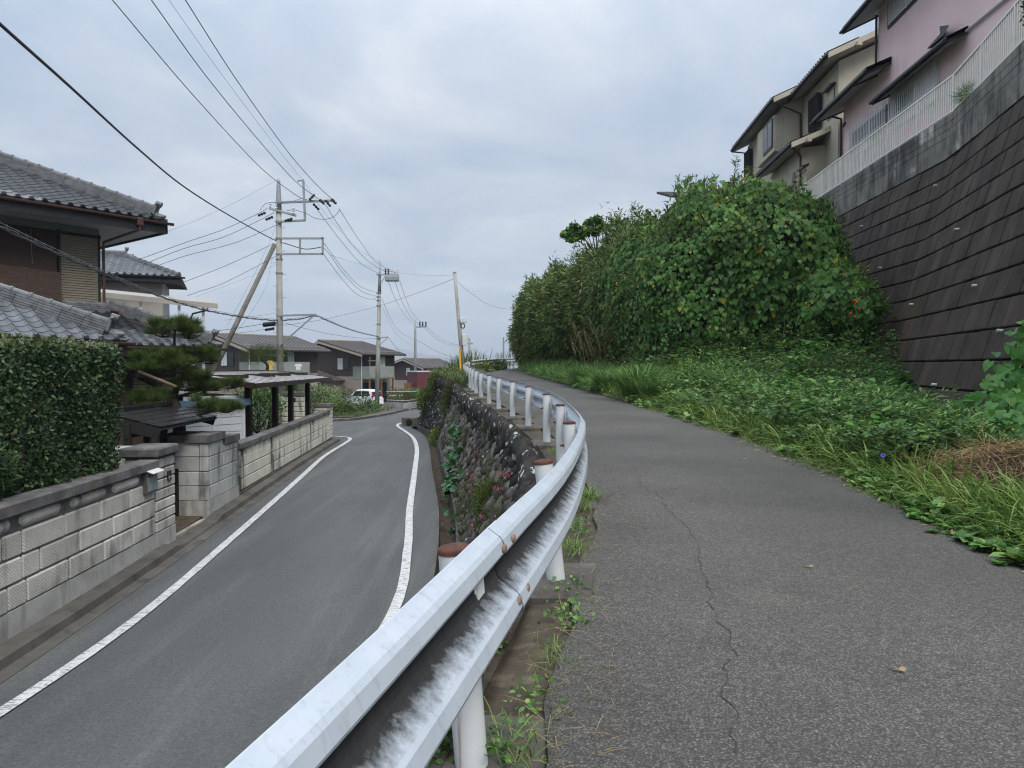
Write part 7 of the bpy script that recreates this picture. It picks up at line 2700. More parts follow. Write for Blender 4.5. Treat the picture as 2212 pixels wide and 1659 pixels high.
for k in range(160):
    i = random.choice([0, 0, 1, 2, 2, 8, 9, 10, 11])
    a = random.uniform(PI * 1.0, 2 * PI)
    c = EC[i] + ER[i] * np.array([math.cos(a) * random.uniform(.35, .85), math.sin(a) * random.uniform(.35, .85), 0])
    g = bank(c[0], c[1])
    mb.tube([(c[0], c[1], g - .1), (c[0] + random.uniform(-.25, .25), c[1] + random.uniform(-.2, .2), c[2])], random.uniform(.006, .013), 4)
mb.build('culms', M['drystem'], bb, kind='stuff')
pos = np.array(pos)
leaves('shoot_leaves', 'lance', pos, np.array(dd), rnd_unit(len(pos)), RNG.uniform(.14, .26, len(pos)), L['bamboo'], bb, .8, kind='stuff')
# solid thicket core added to block light, inner shade put into its colour
M['heart'] = mat('painted_shade_core', (.022, .028, .012), (.010, .012, .006), 6, bump=.9, bsc=9, bdist=.1)
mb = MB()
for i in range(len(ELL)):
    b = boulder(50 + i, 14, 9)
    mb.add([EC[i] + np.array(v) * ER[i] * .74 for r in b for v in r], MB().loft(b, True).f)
mb.build('dark_core', M['heart'], tk, smooth=True)
# low leafy tree poking out on the skyline
lt = thing('small_tree', P(1265, 640, 36), 'small broad leaved tree poking from the bamboo against the sky', 'tree')
mb = MB()
pos = []
for x, y in ((1225, 505), (1240, 490), (1255, 508), (1275, 480), (1290, 474), (1300, 490), (1262, 495), (1235, 515), (1280, 500)):
    c = np.array(P(x, y, 34))
    m = 70
    pos.append(c + rnd_unit(m) * np.array([.32, .3, .2]) * RNG.random((m, 1)) ** .4)
    mb.tube([P(1290, 560, 34.5), P((x + 1285) / 2, (y + 540) / 2, 34.2), Vector(c)], [.03, .02, .008], 5)
mb.tube([P(1285, 700, 35.5), P(1290, 560, 34.5)], [.07, .03], 6)
mb.build('trunk', M['bark'], lt)
pos = np.concatenate(pos)
leaves('crown', 'heart', pos, rnd_unit(len(pos)) + down * .6, rnd_unit(len(pos)) + np.array([0, 0, .8]), RNG.uniform(.13, .22, len(pos)), L['kudzu'], lt, kind='stuff')

# ------------------------------------------------------------------ weeds on the bank


def scatter(n, y0, y1, x0f, x1f, power=1.0):
    v = RNG.random(n)
    Y = y0 * (y1 / y0) ** v if power else RNG.uniform(y0, y1, n)
    lo = np.array([x0f(y) for y in Y])
    hi = np.array([x1f(y) for y in Y])
    X = lo + (hi - lo) * RNG.random(n)
    return X, Y


def ground_z(X, Y): return np.array([bank(x, y) for x, y in zip(X, Y)])


def wall_foot_x(Y):
    return np.interp(Y, [1, 7.5, 14.8, 19.1, 25, 30.4, 37], [4.6, 6.6, 9.0, 10.1, 10.6, 11.0, 11.4])


def hummock(X, Y):
    return np.clip(.5 + .5 * np.sin(X * 1.3 + 1.7 * np.sin(Y * .7)) * np.sin(Y * 1.1 + X * .6), 0, 1)


# roadside grass leaning over the asphalt
X, Y = scatter(14000, 2.2, 30, lambda y: path_right(y) + .02, lambda y: path_right(y) + 1.25)
jit = np.array([.10 * noisef(y * 2.1, 4) + .07 * noisef(y * 5.3, 9) for y in Y])
X = X + jit
Zg = ground_z(X, Y)
n = len(X)
out = np.stack([-np.ones(n) * .55, -.15 * np.ones(n), np.ones(n) * .85], 1)
d = out + rnd_unit(n) * .55
d[:, 2] = np.abs(d[:, 2])
edge = np.clip((X - np.array([path_right(y) for y in Y]) - .0) / .5, .35, 1)
leaves('roadside_grass', 'arch', np.stack([X, Y, Zg - .02], 1), d, np.array([0, 0, 1.0]) + rnd_unit(n) * .3, RNG.uniform(.22, .52, n) * edge, L['grass'], None, .85, kind='stuff',
       label='long arching green grass hanging over the edge of the path', category='grass')
# tufts further up the bank
X, Y = scatter(15000, 3.0, 26, lambda y: path_right(y) + .7, lambda y: path_right(y) + 3.2)
Zg = ground_z(X, Y)
n = len(X)
d = rnd_unit(n) * .6 + np.array([-.15, -.1, .9])
d[:, 2] = np.abs(d[:, 2])
sel = (hummock(X * 1.4, Y * 1.2) > .42) & ~((X > 4.1) & (Y < 8.6))
leaves('bank_grass', 'arch', np.stack([X, Y, Zg - .02], 1)[sel], d[sel], np.array([0, 0, 1.0]) + rnd_unit(sel.sum()) * .3, RNG.uniform(.3, .62, sel.sum()), L['grass'], None, .75, kind='stuff',
       label='tall tufts of bright grass in the middle of the weedy bank', category='grass')


def weeds(name, label, nplants, y0, y1, x0f, x1f, hgt, leaf, size, mt, per, wid=1.0, thr=0.0, seedk=1.0, up=.3):
    X, Y = scatter(nplants, y0, y1, x0f, x1f)
    hm = hummock(X * seedk, Y * seedk)
    ok = hm > thr
    X, Y, hm = X[ok], Y[ok], hm[ok]
    Zg = ground_z(X, Y)
    H_ = RNG.uniform(hgt[0], hgt[1], len(X)) * (.3 + .95 * hm)
    pr_ = np.array([path_right(y) for y in Y])
    H_ *= np.clip((X - pr_ + .1) / .9, .3, 1)
    H_ *= np.clip(.38 + (Y - 5.5) / 9, .38, 1) * np.clip(1 + (Y - 14) / 14, 1, 1.45)
    wf_ = np.interp(Y, [1, 7.5, 14.8, 19.1, 25], [4.6, 6.6, 9.0, 10.1, 10.6])
    H_ *= np.where(Y < 18, np.clip((wf_ - X) / 1.6, .4, 1), 1)
    hp_ = ((X - 5.0) / 1.3) ** 2 + ((Y - 6.6) / 1.4) ** 2 > 1
    X, Y, Zg, H_ = X[hp_], Y[hp_], Zg[hp_], H_[hp_]
    u = RNG.random((len(X), per)) ** .7
    ang = RNG.uniform(0, 2 * PI, (len(X), per))
    lx, ly = RNG.normal(0, .10, len(X)), RNG.normal(0, .10, len(X))
    rad = (.05 + .12 * (1 - u)) * H_[:, None] / .5
    px_ = X[:, None] + lx[:, None] * u + np.cos(ang) * rad
    py_ = Y[:, None] + ly[:, None] * u + np.sin(ang) * rad
    pz_ = Zg[:, None] + u * H_[:, None]
    pos = np.stack([px_, py_, pz_], -1).reshape(-1, 3)
    dd = np.stack([np.cos(ang), np.sin(ang), np.full_like(ang, up)], -1).reshape(-1, 3) + rnd_unit(pos.shape[0]) * .35
    nn_ = np.array([0, 0, 1.0]) + rnd_unit(pos.shape[0]) * .45
    leaves(name, leaf, pos, dd, nn_, RNG.uniform(size[0], size[1], len(pos)), mt, None, wid, kind='stuff', label=label, category='weeds')
    return X, Y, Zg, H_


wx = lambda y: min(float(wall_foot_x(y)) + .1, 10.6)
weeds('mugwort', 'feathery mid green mugwort covering most of the bank', 2300, 3.0, 26, lambda y: path_right(y) + .45, wx, (.35, .8), 'lobed', (.09, .19), L['weed_dark'], 20, 1.0, .12, 1.0)
weeds('broadleaf_weeds', 'bright broad leaved weeds scattered over the bank', 2300, 2.4, 25, lambda y: path_right(y) + .08, wx, (.18, .5), 'oval', (.06, .13), L['weed'], 20, 1.1, .35, 1.5)
weeds('vine_runners', 'creeping heart shaped vine leaves lying over the bank weeds', 420, 4, 24, lambda y: path_right(y) + .8, wx, (.5, .85), 'heart', (.09, .17), L['kudzu_bright'], 9, 1.0, .45, .6)
weeds('narrow_weeds', 'narrow leaved upright weeds at the foot of the wall', 900, 6, 24, lambda y: path_right(y) + 1.6, wx, (.5, .95), 'lance', (.10, .17), L['weed'], 30, 1.0, .3, .8, .5)
weeds('clover_patch', 'low clover like weeds spilling onto the path at the lower right', 900, 2.2, 6.5, lambda y: path_right(y) + .02, lambda y: path_right(y) + 1.3, (.10, .3), 'round', (.025, .05), L['kudzu_bright'], 26, 1.1, .25, 2.0)
weeds('corner_weeds', 'leafy weeds between the straw heap and the wall', 700, 2.5, 9.5, lambda y: path_right(y) + 1.9, lambda y: float(wall_foot_x(y)) + .3, (.35, .6), 'oval', (.06, .13), L['weed'], 22, 1.1, .0, 1.2)
# verge along the far stretch of the path
X, Y = scatter(16000, 22, 60, lambda y: path_right(y) + .2, lambda y: path_right(y) + 1.6)
n = len(X)
d = rnd_unit(n) * .7 + np.array([-.3, -.1, .8])
leaves('verge_grass', 'arch', np.stack([X, Y, ground_z(X, Y)], 1), d, np.array([0, 0, 1.0]) + rnd_unit(n) * .3, RNG.uniform(.3, .7, n), L['weed'], None, 1.2, kind='stuff',
       label='dark grassy verge under the bamboo beside the far path', category='grass')
# big arching tuft of pampas grass
def tuft(name, label, c, n, size, mt, parent=None, r=.25, wid=.8, kind='arch', spread=.75):
    a = RNG.uniform(0, 2 * PI, n)
    pos = np.array(c) + np.stack([np.cos(a) * r * RNG.random(n), np.sin(a) * r * RNG.random(n), np.zeros(n)], 1)
    d = np.stack([np.cos(a) * spread * RNG.uniform(.2, 1, n), np.sin(a) * spread * RNG.uniform(.2, 1, n), np.ones(n)], 1)
    o = leaves(name, kind, pos, d, np.array([0, 0, 1.0]) + rnd_unit(n) * .2, RNG.uniform(size * .6, size * 1.15, n), mt, parent, wid)
    if parent is None:
        tag(o, label, 'grass')
    return o


for px_, py_, Y, s, lab in ((1375, 815, 19.5, 1.0, 'large dark tuft of arching pampas grass in the middle of the bank'), (1415, 815, 18.5, .7, 'smaller pampas tuft right of the large one'),
                            (1262, 800, 26, .8, 'pampas tuft nearest the bend of the path'), (1318, 800, 22.5, .8, 'pampas tuft below the brown plumes')):
    c = P(px_, py_, Y)
    tuft('pampas_grass', lab, (c.x, Y, bank(c.x, Y)), 700, s, L['weed'], r=.4, wid=.45)
for k, (x, y) in enumerate(((1240, 700), (1262, 712), (1250, 724), (1275, 690), (1290, 728), (1236, 738), (1270, 738), (1300, 705))):
    c = P(x, y, 25)
    b = Vector((c.x + .5, 25.2, bank(c.x + .5, 25)))
    t_ = thing('pampas_plume', b, ['brown pampas plume highest at the left', 'brown pampas plume second from the top left', 'brown pampas plume bent low to the left', 'brown pampas plume reaching highest',
                                   'brown pampas plume lowest at the right', 'brown pampas plume farthest left and low', 'brown pampas plume in the middle low', 'brown pampas plume farthest right'][k], 'plume', 'pampas plumes in front of the bamboo')
    pth = catmull([b, b.lerp(c, .6) + Vector((.1, 0, .12)), c], 4)
    MB().tube(pth, .006, 4).build('stalk', M['drystem'], t_)
    m = 70
    u = RNG.random(m)
    dv = np.array((c - b).normalized())
    pos = np.array(c) - dv * (u[:, None] * .55) + RNG.normal(0, .01, (m, 3))
    leaves('plume', 'blade', pos, dv + rnd_unit(m) * .35 + np.array([-.3, 0, -.1]), rnd_unit(m), RNG.uniform(.1, .2, m), L['plume'], t_, .6)

# vine climbing the wall at the right edge
vn = thing('climbing_vine', (6.6, 9.6, bank(6.6, 9.6)), 'bright leafy vine climbing the wall at the right edge', 'vine')
pos, dd = [], []
mb = MB()
for st in ([(2150, 935, 9.2), (2145, 880, 10.0), (2160, 830, 10.5), (2185, 780, 10.7), (2212, 720, 10.8), (2240, 660, 10.8)], [(2190, 930, 9.2), (2180, 860, 10), (2200, 800, 10.4), (2230, 740, 10.6)], [(2130, 930, 9.2), (2110, 900, 9.4), (2095, 880, 9.6)], [(2210, 950, 8.8), (2215, 880, 9.2), (2225, 820, 10.2)]):
    pp = Path([P(*q) for q in st], 8)
    mb.tube([pp.at(pp.L * i / 14) for i in range(15)], .007, 5)
    for k in range(int(pp.L * 42)):
        p = np.array(pp.at(random.uniform(0, pp.L))) + RNG.normal(0, .12, 3) * np.array([1, .5, 1])
        pos.append(p)
        dd.append(np.array([-.3, -.4, -.7]) + rnd_unit(1)[0] * .6)
mb.build('stems', M['lime'], vn)
pos = np.array(pos)
leaves('leaves', 'heart', pos, np.array(dd), np.array([-.4, -.6, .7]) + rnd_unit(len(pos)) * .4, RNG.uniform(.09, .19, len(pos)), L['kudzu_bright'], vn, single=180)
# heap of dry straw
sp_ = Vector((5.25, 7.3, bank(5.25, 7.3)))
st = thing('straw_heap', sp_, 'heap of brown cut straw on the bank at the right edge', 'straw')
n = 4200
a = RNG.uniform(0, 2 * PI, n)
rr = np.sqrt(RNG.random(n))
pos = np.stack([sp_.x + np.cos(a) * rr * .95, sp_.y + np.sin(a) * rr * .75, np.zeros(n)], 1)
pos[:, 2] = np.array([bank(x, y) for x, y in pos[:, :2]]) + .30 * (1 - rr ** 2) * RNG.uniform(.5, 1, n) + .14
d = rnd_unit(n) * np.array([1, 1, .22])
leaves('stalks', 'blade', pos, d, np.array([0, 0, 1.0]) + rnd_unit(n) * .5, RNG.uniform(.15, .5, n), L['straw'], st, .45, kind='stuff')
rows = [[(sp_.x + .9 * r * math.cos(a), sp_.y + .7 * r * math.sin(a), bank(sp_.x, sp_.y) + .26 * (1 - r * r) + .08) for a in [2 * PI * i / 16 for i in range(16)]] for r in (1.05, .8, .5, .2, .02)]
MB().loft(rows, True).build('heap_core', M['litter'], st, smooth=True)
# morning glory and yellow flowers
c = P(1908, 985, 7.3)
mg = thing('morning_glory', (c.x, c.y, bank(c.x, c.y)), 'single violet trumpet flower above the roadside grass', 'flower')
dv = Vector((-.5, -.8, .35)).normalized()
sx = dv.cross(Vector((0, 0, 1))).normalized()
sy = sx.cross(dv)
rows = []
for r, t_ in ((.004, 0), (.006, .015), (.01, .025), (.022, .033), (.025, .03)):
    rows.append([c + dv * t_ + (sx * math.cos(a) + sy * math.sin(a)) * r for a in [2 * PI * i / 12 for i in range(12)]])
MB().loft(rows, True).build('trumpet', M['violet'], mg, smooth=True)
MB().tube([(c.x + .05, c.y + .05, bank(c.x, c.y)), c + Vector((.02, .03, -.1)), c], .004, 4).build('stem', M['lime'], mg)
X, Y = scatter(420, 5, 20, lambda y: path_right(y) + .8, wx)
n = len(X)
leaves('yellow_flowers', 'dot', np.stack([X, Y, ground_z(X, Y) + RNG.uniform(.3, .75, n)], 1), rnd_unit(n), rnd_unit(n), RNG.uniform(.015, .03, n), L['yellowf'], None, kind='stuff', label='tiny yellow flowers dotted among the bank weeds', category='flowers')
# dead leaves and straw along both edges of the path
X, Y = scatter(800, 1.8, 22, lambda y: path_right(y) - .06, lambda y: path_right(y) + .3)
n = len(X)
leaves('dry_litter', 'oval', np.stack([X, Y, np.array([max(zpath(x, y), bank(x, y)) for x, y in zip(X, Y)]) + RNG.uniform(.008, .035, n)], 1), rnd_unit(n) * np.array([1, 1, .2]), np.array([0, 0, 1.0]) + rnd_unit(n) * .4, RNG.uniform(.025, .075, n), L['dryleaf'], None, .45, kind='stuff', label='dead leaves lying along the grassy edge of the path', category='leaf litter')
X, Y = scatter(900, 1.6, 16, lambda y: path_left(y) - .12, lambda y: path_left(y) + .28)
n = len(X)
leaves('dry_stalks', 'blade', np.stack([X, Y, np.array([zp(y) for y in Y]) + RNG.uniform(.006, .02, n)], 1), rnd_unit(n) * np.array([1, 1, .12]), np.array([0, 0, 1.0]) + rnd_unit(n) * .3, RNG.uniform(.04, .14, n), L['straw'], None, .5, kind='stuff', label='dry grass stalks scattered along the guardrail edge of the path', category='leaf litter')
for x, y, lab in ((1748, 1226, 'curled dead leaf lying alone on the path'), (1606, 991, 'small dead leaf far up the path'), (1943, 1392 * .0 + 1455, 'pale fragment on the asphalt at the lower right')):
    g = G(x, y, zp, .03)
    n = 2
    o = leaves('fallen_leaf', 'oval', np.array([[g.x, g.y, zpath(g.x, g.y) + .012]] * n), np.array([[1, .3, .25], [-.6, .8, .3]]), np.array([[0, -.3, 1], [.3, 0, 1]]), .035, L['dryleaf'], None, 1.2)
    tag(o, lab, 'leaf')

# ------------------------------------------------------------------ plants on the boulder wall and shoulder


def wall_find(x, y):
    best = None
    for Y in np.arange(5, 37, .25):
        for u in np.arange(0, 1.02, .06):
            p = wall_pt(Y, u)
            d = p - camo.location
            f = d.y * math.cos(PITCH) - d.z * math.sin(PITCH)
            v = d.y * math.sin(PITCH) + d.z * math.cos(PITCH)
            e_ = (CX + F * d.x / f - x) ** 2 + (CY - F * v / f - y) ** 2
            if best is None or e_ < best[0]:
                best = (e_, Y, u)
    return wall_pt(best[1], best[2])


WN = Vector((-.85, -.15, .45)).normalized()
lp = thing('leopard_plant', wall_find(985, 1040), 'clump of big glossy round leaves growing down the boulder wall', 'plant')
pos, dd = [], []
for x, y, m in ((1003, 930, 8), (998, 955, 12), (992, 985, 18), (985, 1010, 20), (990, 1035, 20), (985, 1060, 18), (1000, 1045, 12), (1005, 975, 8)):
    c = np.array(wall_find(x, y) + WN * .12)
    for k in range(m):
        pos.append(c + RNG.normal(0, .13, 3) * np.array([.7, 1, .8]))
        dd.append(rnd_unit(1)[0] * .8 + np.array([-.4, -.3, -.25]))
pos = np.array(pos)
leaves('leaf', 'round', pos, np.array(dd), np.array([-.6, -.4, .8]) + rnd_unit(len(pos)) * .35, RNG.uniform(.13, .24, len(pos)), L['pot'], lp, 1.1, single=200)
l2 = thing('leopard_plant', wall_find(985, 1130), 'small leafy rosette low on the boulder wall beside the drain', 'plant')
c = np.array(wall_find(985, 1135) + WN * .1)
pos = c + RNG.normal(0, .12, (16, 3))
leaves('leaf', 'round', pos, rnd_unit(16) * .7 + np.array([-.4, -.4, -.1]), np.array([-.5, -.5, .8]) + rnd_unit(16) * .4, RNG.uniform(.12, .2, 16), L['pot'], l2, 1.0, single=20)


def cushion(name, label, x, y, r, n, kind, size, mt, wid=1.0, cat='plant', out=.08, flowers=0, Y=None):
    c = wall_find(x, y)
    th = thing(name, c, label, cat)
    p0 = np.array(c + WN * out)
    u = rnd_unit(n)
    pos = p0 + u * np.array([r * .7, r * 1.1, r]) * (RNG.random((n, 1)) ** .4)
    leaves('foliage', kind, pos, u + rnd_unit(n) * .5 + np.array([-.2, -.1, .3]), u + rnd_unit(n) * .6, RNG.uniform(size * .7, size * 1.3, n), mt, th, wid, kind='stuff')
    if flowers:
        for k in range(max(1, flowers // 40)):
            q = p0 + rnd_unit(1)[0] * np.array([r * .8, r, r])
            m = 40
            pos = q + rnd_unit(m) * .05 * RNG.random((m, 1)) ** .3
            leaves('flower_head', 'dot', pos, rnd_unit(m), rnd_unit(m), RNG.uniform(.018, .03, m), L['pinkf'], th)


cushion('wall_shrub', 'yellow green feathery shrub on the boulder wall behind the rail', 1062, 1085, .34, 2600, 'lance', .07, L['shrub'], .8)
cushion('moss_cushion', 'grey green creeping moss curtain low on the boulder wall', 1030, 1120, .45, 3500, 'needle', .05, L['moss'], 3)
cushion('moss_cushion', 'narrow strip of moss hanging from the wall crown', 1058, 930, .22, 1500, 'needle', .05, L['moss'], 3)
cushion('stonecrop', 'pink stonecrop flowers beside the guardrail high on the wall', 1105, 1050, .2, 300, 'oval', .03, L['moss'], 1, flowers=480)
cushion('stonecrop', 'few pink stonecrop flowers halfway down the wall', 1035, 1050, .2, 200, 'oval', .03, L['moss'], 1, flowers=320)
cushion('stonecrop', 'small pink stonecrop tuft under the wall crown stones', 1045, 985, .16, 200, 'oval', .03, L['moss'], 1, flowers=200)
cushion('stonecrop', 'pale pink stonecrop tuft low beside the feathery shrub', 1050, 1140, .16, 200, 'oval', .03, L['moss'], 1, flowers=160)
for x, y, r, lab in ((1002, 890, .3, 'olive moss patch below the ninth post'), (1018, 950, .3, 'olive moss patch above the glossy leaves'), (1015, 1075, .35, 'grey moss between the glossy leaves and the feathery shrub'),
                     (968, 960, .3, 'dry moss strip beside the drain channel'), (1075, 1010, .16, 'small moss pad high under the crown stones'), (985, 915, .3, 'mossy streak in the middle of the far wall face'), (1085, 1120, .3, 'leafy moss just under the guardrail')):
    cushion('moss_cushion', lab, x, y, r, int(4200 * r), 'needle', .06, L['moss'], 3)
cushion('wall_weeds', 'lime green weeds at the foot of the boulder wall', 948, 945, .35, 800, 'lance', .12, L['lime'], 1)
cushion('wall_weeds', 'dry trailing weeds on the middle of the boulder wall', 975, 880, .5, 1500, 'lance', .11, L['shrub'], .8)
cushion('wall_weeds', 'greyish grass hanging over the face near the wall nose', 985, 850, .45, 1500, 'blade', .22, L['moss'], .8)
cushion('wall_weeds', 'ivy like scrub along the left outline of the wall', 925, 870, .7, 1800, 'oval', .09, L['shrub'], 1)
cushion('wall_weeds', 'upper ivy scrub where the wall meets the grassy knoll', 945, 835, .6, 1500, 'oval', .09, L['shrub'], 1)
# stonecrop seen below the rail near the camera
for x, y, Y, lab in ((1075, 1350, 3.7, 'pink stonecrop under the rail between the two nearest posts'), (1062, 1395, 3.5, 'leafy pink stonecrop beside the white lichen stone'), (955, 1545, 2.55, 'pink stonecrop left of the nearest post foot'), (925, 1590, 2.45, 'pink stonecrop at the lower edge beside the nearest post')):
    c = P(x, y, Y)
    th = thing('stonecrop', c, lab, 'plant', 'stonecrop along the near wall crown')
    n = 130
    pos = np.array(c) + rnd_unit(n) * .10 * RNG.random((n, 1)) ** .4 + np.array([0, 0, -.03])
    leaves('foliage', 'oval', pos, rnd_unit(n) + np.array([0, -.2, .4]), rnd_unit(n) + np.array([0, 0, .8]), RNG.uniform(.025, .055, n), L['weed'], th)
    for k in range(6):
        q = np.array(c) + RNG.normal(0, .06, 3) + np.array([0, 0, .05])
        m = 46
        leaves('flower_head', 'dot', q + rnd_unit(m) * .028 * RNG.random((m, 1)) ** .3, rnd_unit(m), rnd_unit(m), RNG.uniform(.006, .011, m), L['pinkf'], th)
# grass and small weeds along the rail
spots = [(1270, 1085, 260, .16, 'grass'), (1245, 1100, 160, .13, 'grass'), (1245, 1150, 120, .12, 'weed'), (1240, 1190, 120, .12, 'grass'), (1235, 1290, 90, .09, 'weed'), (1228, 1345, 90, .09, 'weed'),
         (1200, 1420, 80, .09, 'grass'), (1195, 1462, 60, .08, 'grass'), (1152, 1530, 60, .08, 'weed'), (1130, 1640, 60, .14, 'grass'), (1062, 1640, 80, .09, 'weed'), (1190, 935, 90, .12, 'grass'), (1150, 905, 90, .12, 'grass'), (1110, 880, 70, .12, 'grass'), (1090, 862, 70, .12, 'grass'), (1200, 980, 100, .12, 'grass'), (1068, 850, 90, .14, 'grass')]
names_ = ['bright grass tuft at the foot of the third post', 'grass tuft just left of the third post tuft', 'leafy weed between the second and third posts', 'thin grass between the second and third posts', 'leafy weed just before the second post footing',
          'round leaved weed beside the second post footing', 'thin grass on the asphalt edge below the second post', 'sparse grass on the asphalt edge above the small rosette', 'small leafy rosette on the dirt strip', 'grass blades at the bottom edge right of the nearest post', 'leafy weed at the foot of the nearest post',
          'grass tuft behind the fifth post', 'grass tuft behind the sixth post', 'grass tuft behind the seventh post', 'grass tuft behind the eighth post', 'grass tuft below the fourth post', 'grass tuft behind the ninth post']
for (x, y, n, s, kd), lab in zip(spots, names_):
    g = G(x, y, zp, -.03)
    pos = np.array(g) + np.stack([RNG.normal(0, .06, n), RNG.normal(0, .10, n), np.zeros(n) + .0], 1)
    if kd == 'grass':
        d = rnd_unit(n) * .7 + np.array([0, 0, 1.0])
        o = leaves('grass_tuft', 'arch', pos, d, np.array([0, 0, 1.0]) + rnd_unit(n) * .3, RNG.uniform(s * .6, s * 1.3, n), L['grass'], None, .7)
    else:
        pos[:, 2] += RNG.uniform(0, s, n)
        o = thing('leafy_weed', g, lab, 'weed')
        leaves('foliage', 'oval', pos, rnd_unit(n) + np.array([0, 0, .2]), np.array([0, 0, 1.0]) + rnd_unit(n) * .4, RNG.uniform(.018, .042, n), L['weed'], o, 1.1, kind='stuff')
    tag(o, lab, 'grass' if kd == 'grass' else 'weed')
# knoll and far slope
X = RNG.uniform(-4.2, -1.6, 9000)
Y = RNG.uniform(27, 42, 9000)
ok = (X > np.array([crown.x_at_y(y) - .1 for y in Y])) & (X < np.array([path_left(y) - .1 for y in Y]))
X, Y = X[ok], Y[ok]
n = len(X)
leaves('knoll_grass', 'arch', np.stack([X, Y, np.array([zp(y) for y in Y]) + .1], 1), rnd_unit(n) * .6 + np.array([-.1, 0, .9]), np.array([0, 0, 1.0]) + rnd_unit(n) * .3, RNG.uniform(.2, .55, n), L['shrub'], None, 1.3, kind='stuff', label='yellow green grass on the knoll beside the leaning pole', category='grass')
X = RNG.uniform(-8, -.5, 14000)
Y = RNG.uniform(41, 70, 14000)
ok = (X < np.array([path_left(y) - .2 for y in Y])) & (X > -.1 * Y)
X, Y = X[ok], Y[ok]
u = np.clip((np.array([path_left(y) + .1 for y in Y]) - X) / 6.5, 0, 1)
Zs = np.array([zp(y) for y in Y]) + (np.array([zl(y) for y in Y]) - np.array([zp(y) for y in Y])) * (u * u * (3 - 2 * u))
n = len(X)
leaves('slope_scrub', 'lance', np.stack([X, Y, Zs + RNG.uniform(0, .5, n)], 1), rnd_unit(n) + np.array([0, 0, .6]), rnd_unit(n), RNG.uniform(.25, .6, n), L['shrub'], None, 1.4, kind='stuff', label='pale scrub on the slope beyond the guardrail bend', category='scrub')
for x, Y, h, lab in ((1002, 47, 1.0, 'leafless reed clump left of the far rail'), (1030, 50, 1.2, 'leafless reed clump above the far rail'), (985, 44, .8, 'reed clump on the skyline beside the leaning pole'), (1094, 60, 1.0, 'shrubby weed against the sky beside the thicket')):
    c = P(x, 790, Y)
    z = zp(Y) + .1
    n = 90
    tag(leaves('reed_clump', 'blade', np.array([c.x, Y, z]) + RNG.normal(0, .35, (n, 3)) * np.array([1, 1, 0]), rnd_unit(n) * .45 + np.array([-.1, 0, 1]), rnd_unit(n), RNG.uniform(h * .6, h * 1.4, n), L['shrub'], None, .9), lab, 'reeds')

# ------------------------------------------------------------------ shrubs by the junction


def shrub(x, y, Y, r, h, n, mt, label, leafk='oval', size=.12, name='shrub', z=None, stems=True):
    c = P(x, y, Y)
    zg = zl(Y) + .1 if z is None else z
    th = thing(name, (c.x, Y, zg), label, 'shrub')
    u = rnd_unit(n)
    pos = np.array([c.x, Y, zg + h * .55]) + u * np.array([r, r, h * .5]) * RNG.random((n, 1)) ** .4
    leaves('foliage', leafk, pos, u * .6 + rnd_unit(n) * .6 + np.array([0, 0, .3]), u + rnd_unit(n) * .6 + np.array([0, 0, .4]), RNG.uniform(size * .7, size * 1.3, n), mt, th, kind='stuff')
    if stems:
        mb = MB()
        for k in range(6):
            a = random.uniform(0, 2 * PI)
            mb.tube([(c.x, Y, zg), (c.x + .4 * r * math.cos(a), Y + .3 * r * math.sin(a), zg + h * .4), (c.x + .7 * r * math.cos(a), Y + .6 * r * math.sin(a), zg + h * .8)], [.03, .02, .01], 5)
        mb.build('stems', M['bark'], th)


shrub(745, 900, 47, .9, .8, 1300, L['shrub'], 'yellowing shrub nearest the wall corner')
shrub(768, 895, 49, .8, .65, 1100, L['shrub'], 'low olive shrub in front of the white car')
shrub(786, 895, 51, .7, 1.3, 300, L['hedge'], 'open twiggy azalea in front of the white car', size=.13)
shrub(805, 893, 52, .5, .8, 500, L['weed_dark'], 'small green shrub left of the concrete pole')
shrub(725, 890, 50, 1.0, .9, 1000, L['shrub'], 'bushy shrub half hidden by the corner pillar')
shrub(700, 885, 47, 1.2, 2.0, 900, L['weed'], 'green leafy shrub beyond the carport posts')
shrub(668, 885, 45, 1.3, 1.9, 1300, L['shrub'], 'reddish green shrub seen through the carport')
shrub(655, 862, 58, 1.6, 1.6, 900, L['hedge'], 'grey green shrub below the brown wall')
shrub(735, 866, 60, 1.5, 1.7, 900, L['hedge'], 'dark shrub beside the brown porch')
shrub(905, 862, 72, 1.0, 1.4, 1500, L['lime'], 'lime green bush at the end of the planted bed', 'lance', .25)
shrub(870, 870, 64, 1.3, 1.5, 1400, L['shrub'], 'grassy shrub inside the railed bed', 'lance', .2)
shrub(893, 868, 66, 1.3, 1.6, 1400, L['weed_dark'], 'dark green shrub at the far end of the railed bed', 'lance', .2)
shrub(845, 862, 73, 1.6, 1.7, 900, L['hedge'], 'dark shrub behind the parked scooters')
shrub(933, 862, 84, 1.3, 1.6, 900, L['hedge'], 'clipped dark shrub behind the white railing')
shrub(950, 862, 82, 1.4, 2.0, 900, L['shrub'], 'pale shrub at the end of the white railing')
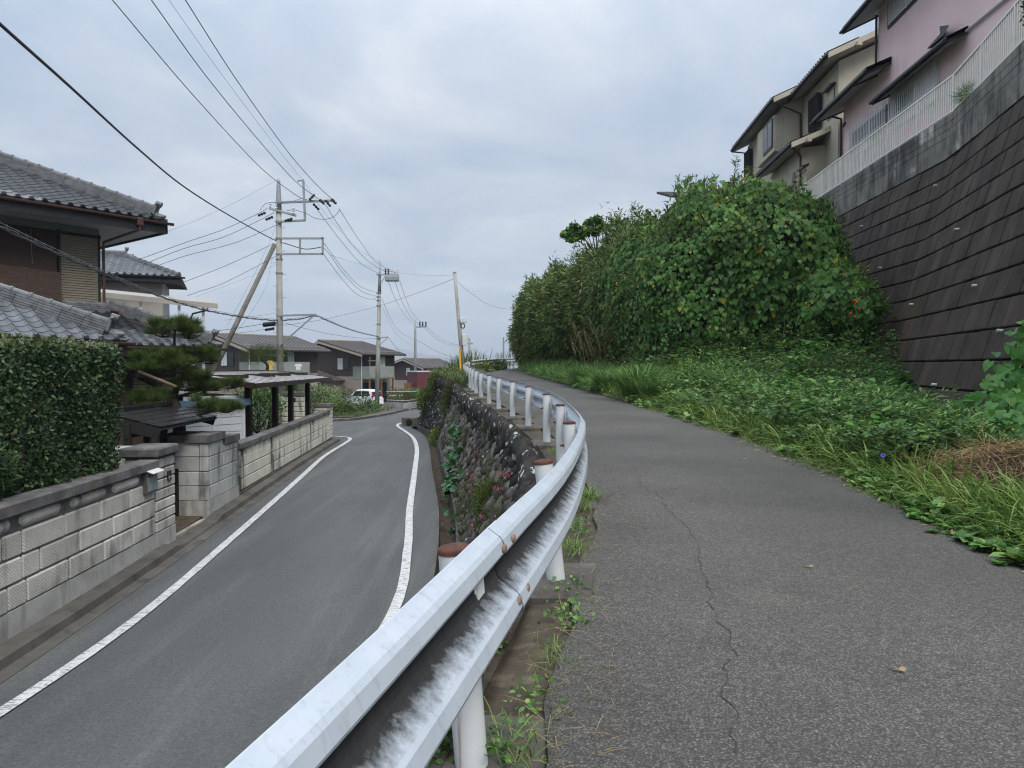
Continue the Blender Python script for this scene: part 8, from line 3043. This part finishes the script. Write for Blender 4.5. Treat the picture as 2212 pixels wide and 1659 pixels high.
shrub(555, 900, 30.5, 1.2, 2.0, 1600, L['weed'], 'bright green shrub behind the white shed')
n = 2600
X = RNG.uniform(-13.5, -9.6, n)
Y = RNG.uniform(44, 57, n)
leaves('bed_grass', 'arch', np.stack([X, Y, np.array([zl(y) for y in Y]) + .1], 1), rnd_unit(n) * .6 + np.array([0, 0, .9]), np.array([0, 0, 1.0]) + rnd_unit(n) * .3, RNG.uniform(.2, .5, n), L['shrub'], None, 1.5, kind='stuff', label='dry grass in the bed beside the pavement', category='grass')
MB().poly([(-14, 43.5, zl(43.5) + .14), (-9.9, 43.5, zl(43.5) + .14), (-10.3, 57, zl(57) + .14), (-14, 57, zl(57) + .14)]).build('planting_bed', M['soil'], kind='structure')
# plants along the railing on the wall top
for s, h, lab in ((14.2, .9, 'leafy plant growing through the railing at the upper right'), (13.0, 1.1, 'flowering plant at the right end of the railing'), (18.2, .3, 'grass tuft on the wall coping below the barred window')):
    p = rwp(s, ZT, .0)
    th = thing('railing_plant', p, lab, 'plant')
    n = 600
    u = rnd_unit(n)
    pos = np.array(p) + np.array([.15, 0, h * .5]) + u * np.array([.3, .45, h * .5]) * RNG.random((n, 1)) ** .4
    leaves('foliage', 'oval' if h > .5 else 'blade', pos, u + rnd_unit(n) * .6, u + np.array([0, 0, .5]), RNG.uniform(.05, .1, n) if h > .5 else RNG.uniform(.15, .3, n), L['shrub'] if h > .5 else L['weed_dark'], th, kind='stuff')
# ------------------------------------------------------------------ air between here and the mountains
hm_ = bpy.data.materials.new('haze')
hm_.use_nodes = True
hn = hm_.node_tree.nodes
hn.clear()
ho = hn.new('ShaderNodeOutputMaterial')
hv = hn.new('ShaderNodeVolumePrincipled')
hv.inputs['Color'].default_value = (.80, .87, .97, 1)
hv.inputs['Density'].default_value = 0.00032
hv.inputs['Anisotropy'].default_value = 0.2
hm_.node_tree.links.new(hv.outputs[0], ho.inputs['Volume'])
MB().box(-7000, 7000, -60, 6800, -60, 330).build('haze', hm_, kind='stuff')
scene.cycles.volume_bounces = 0
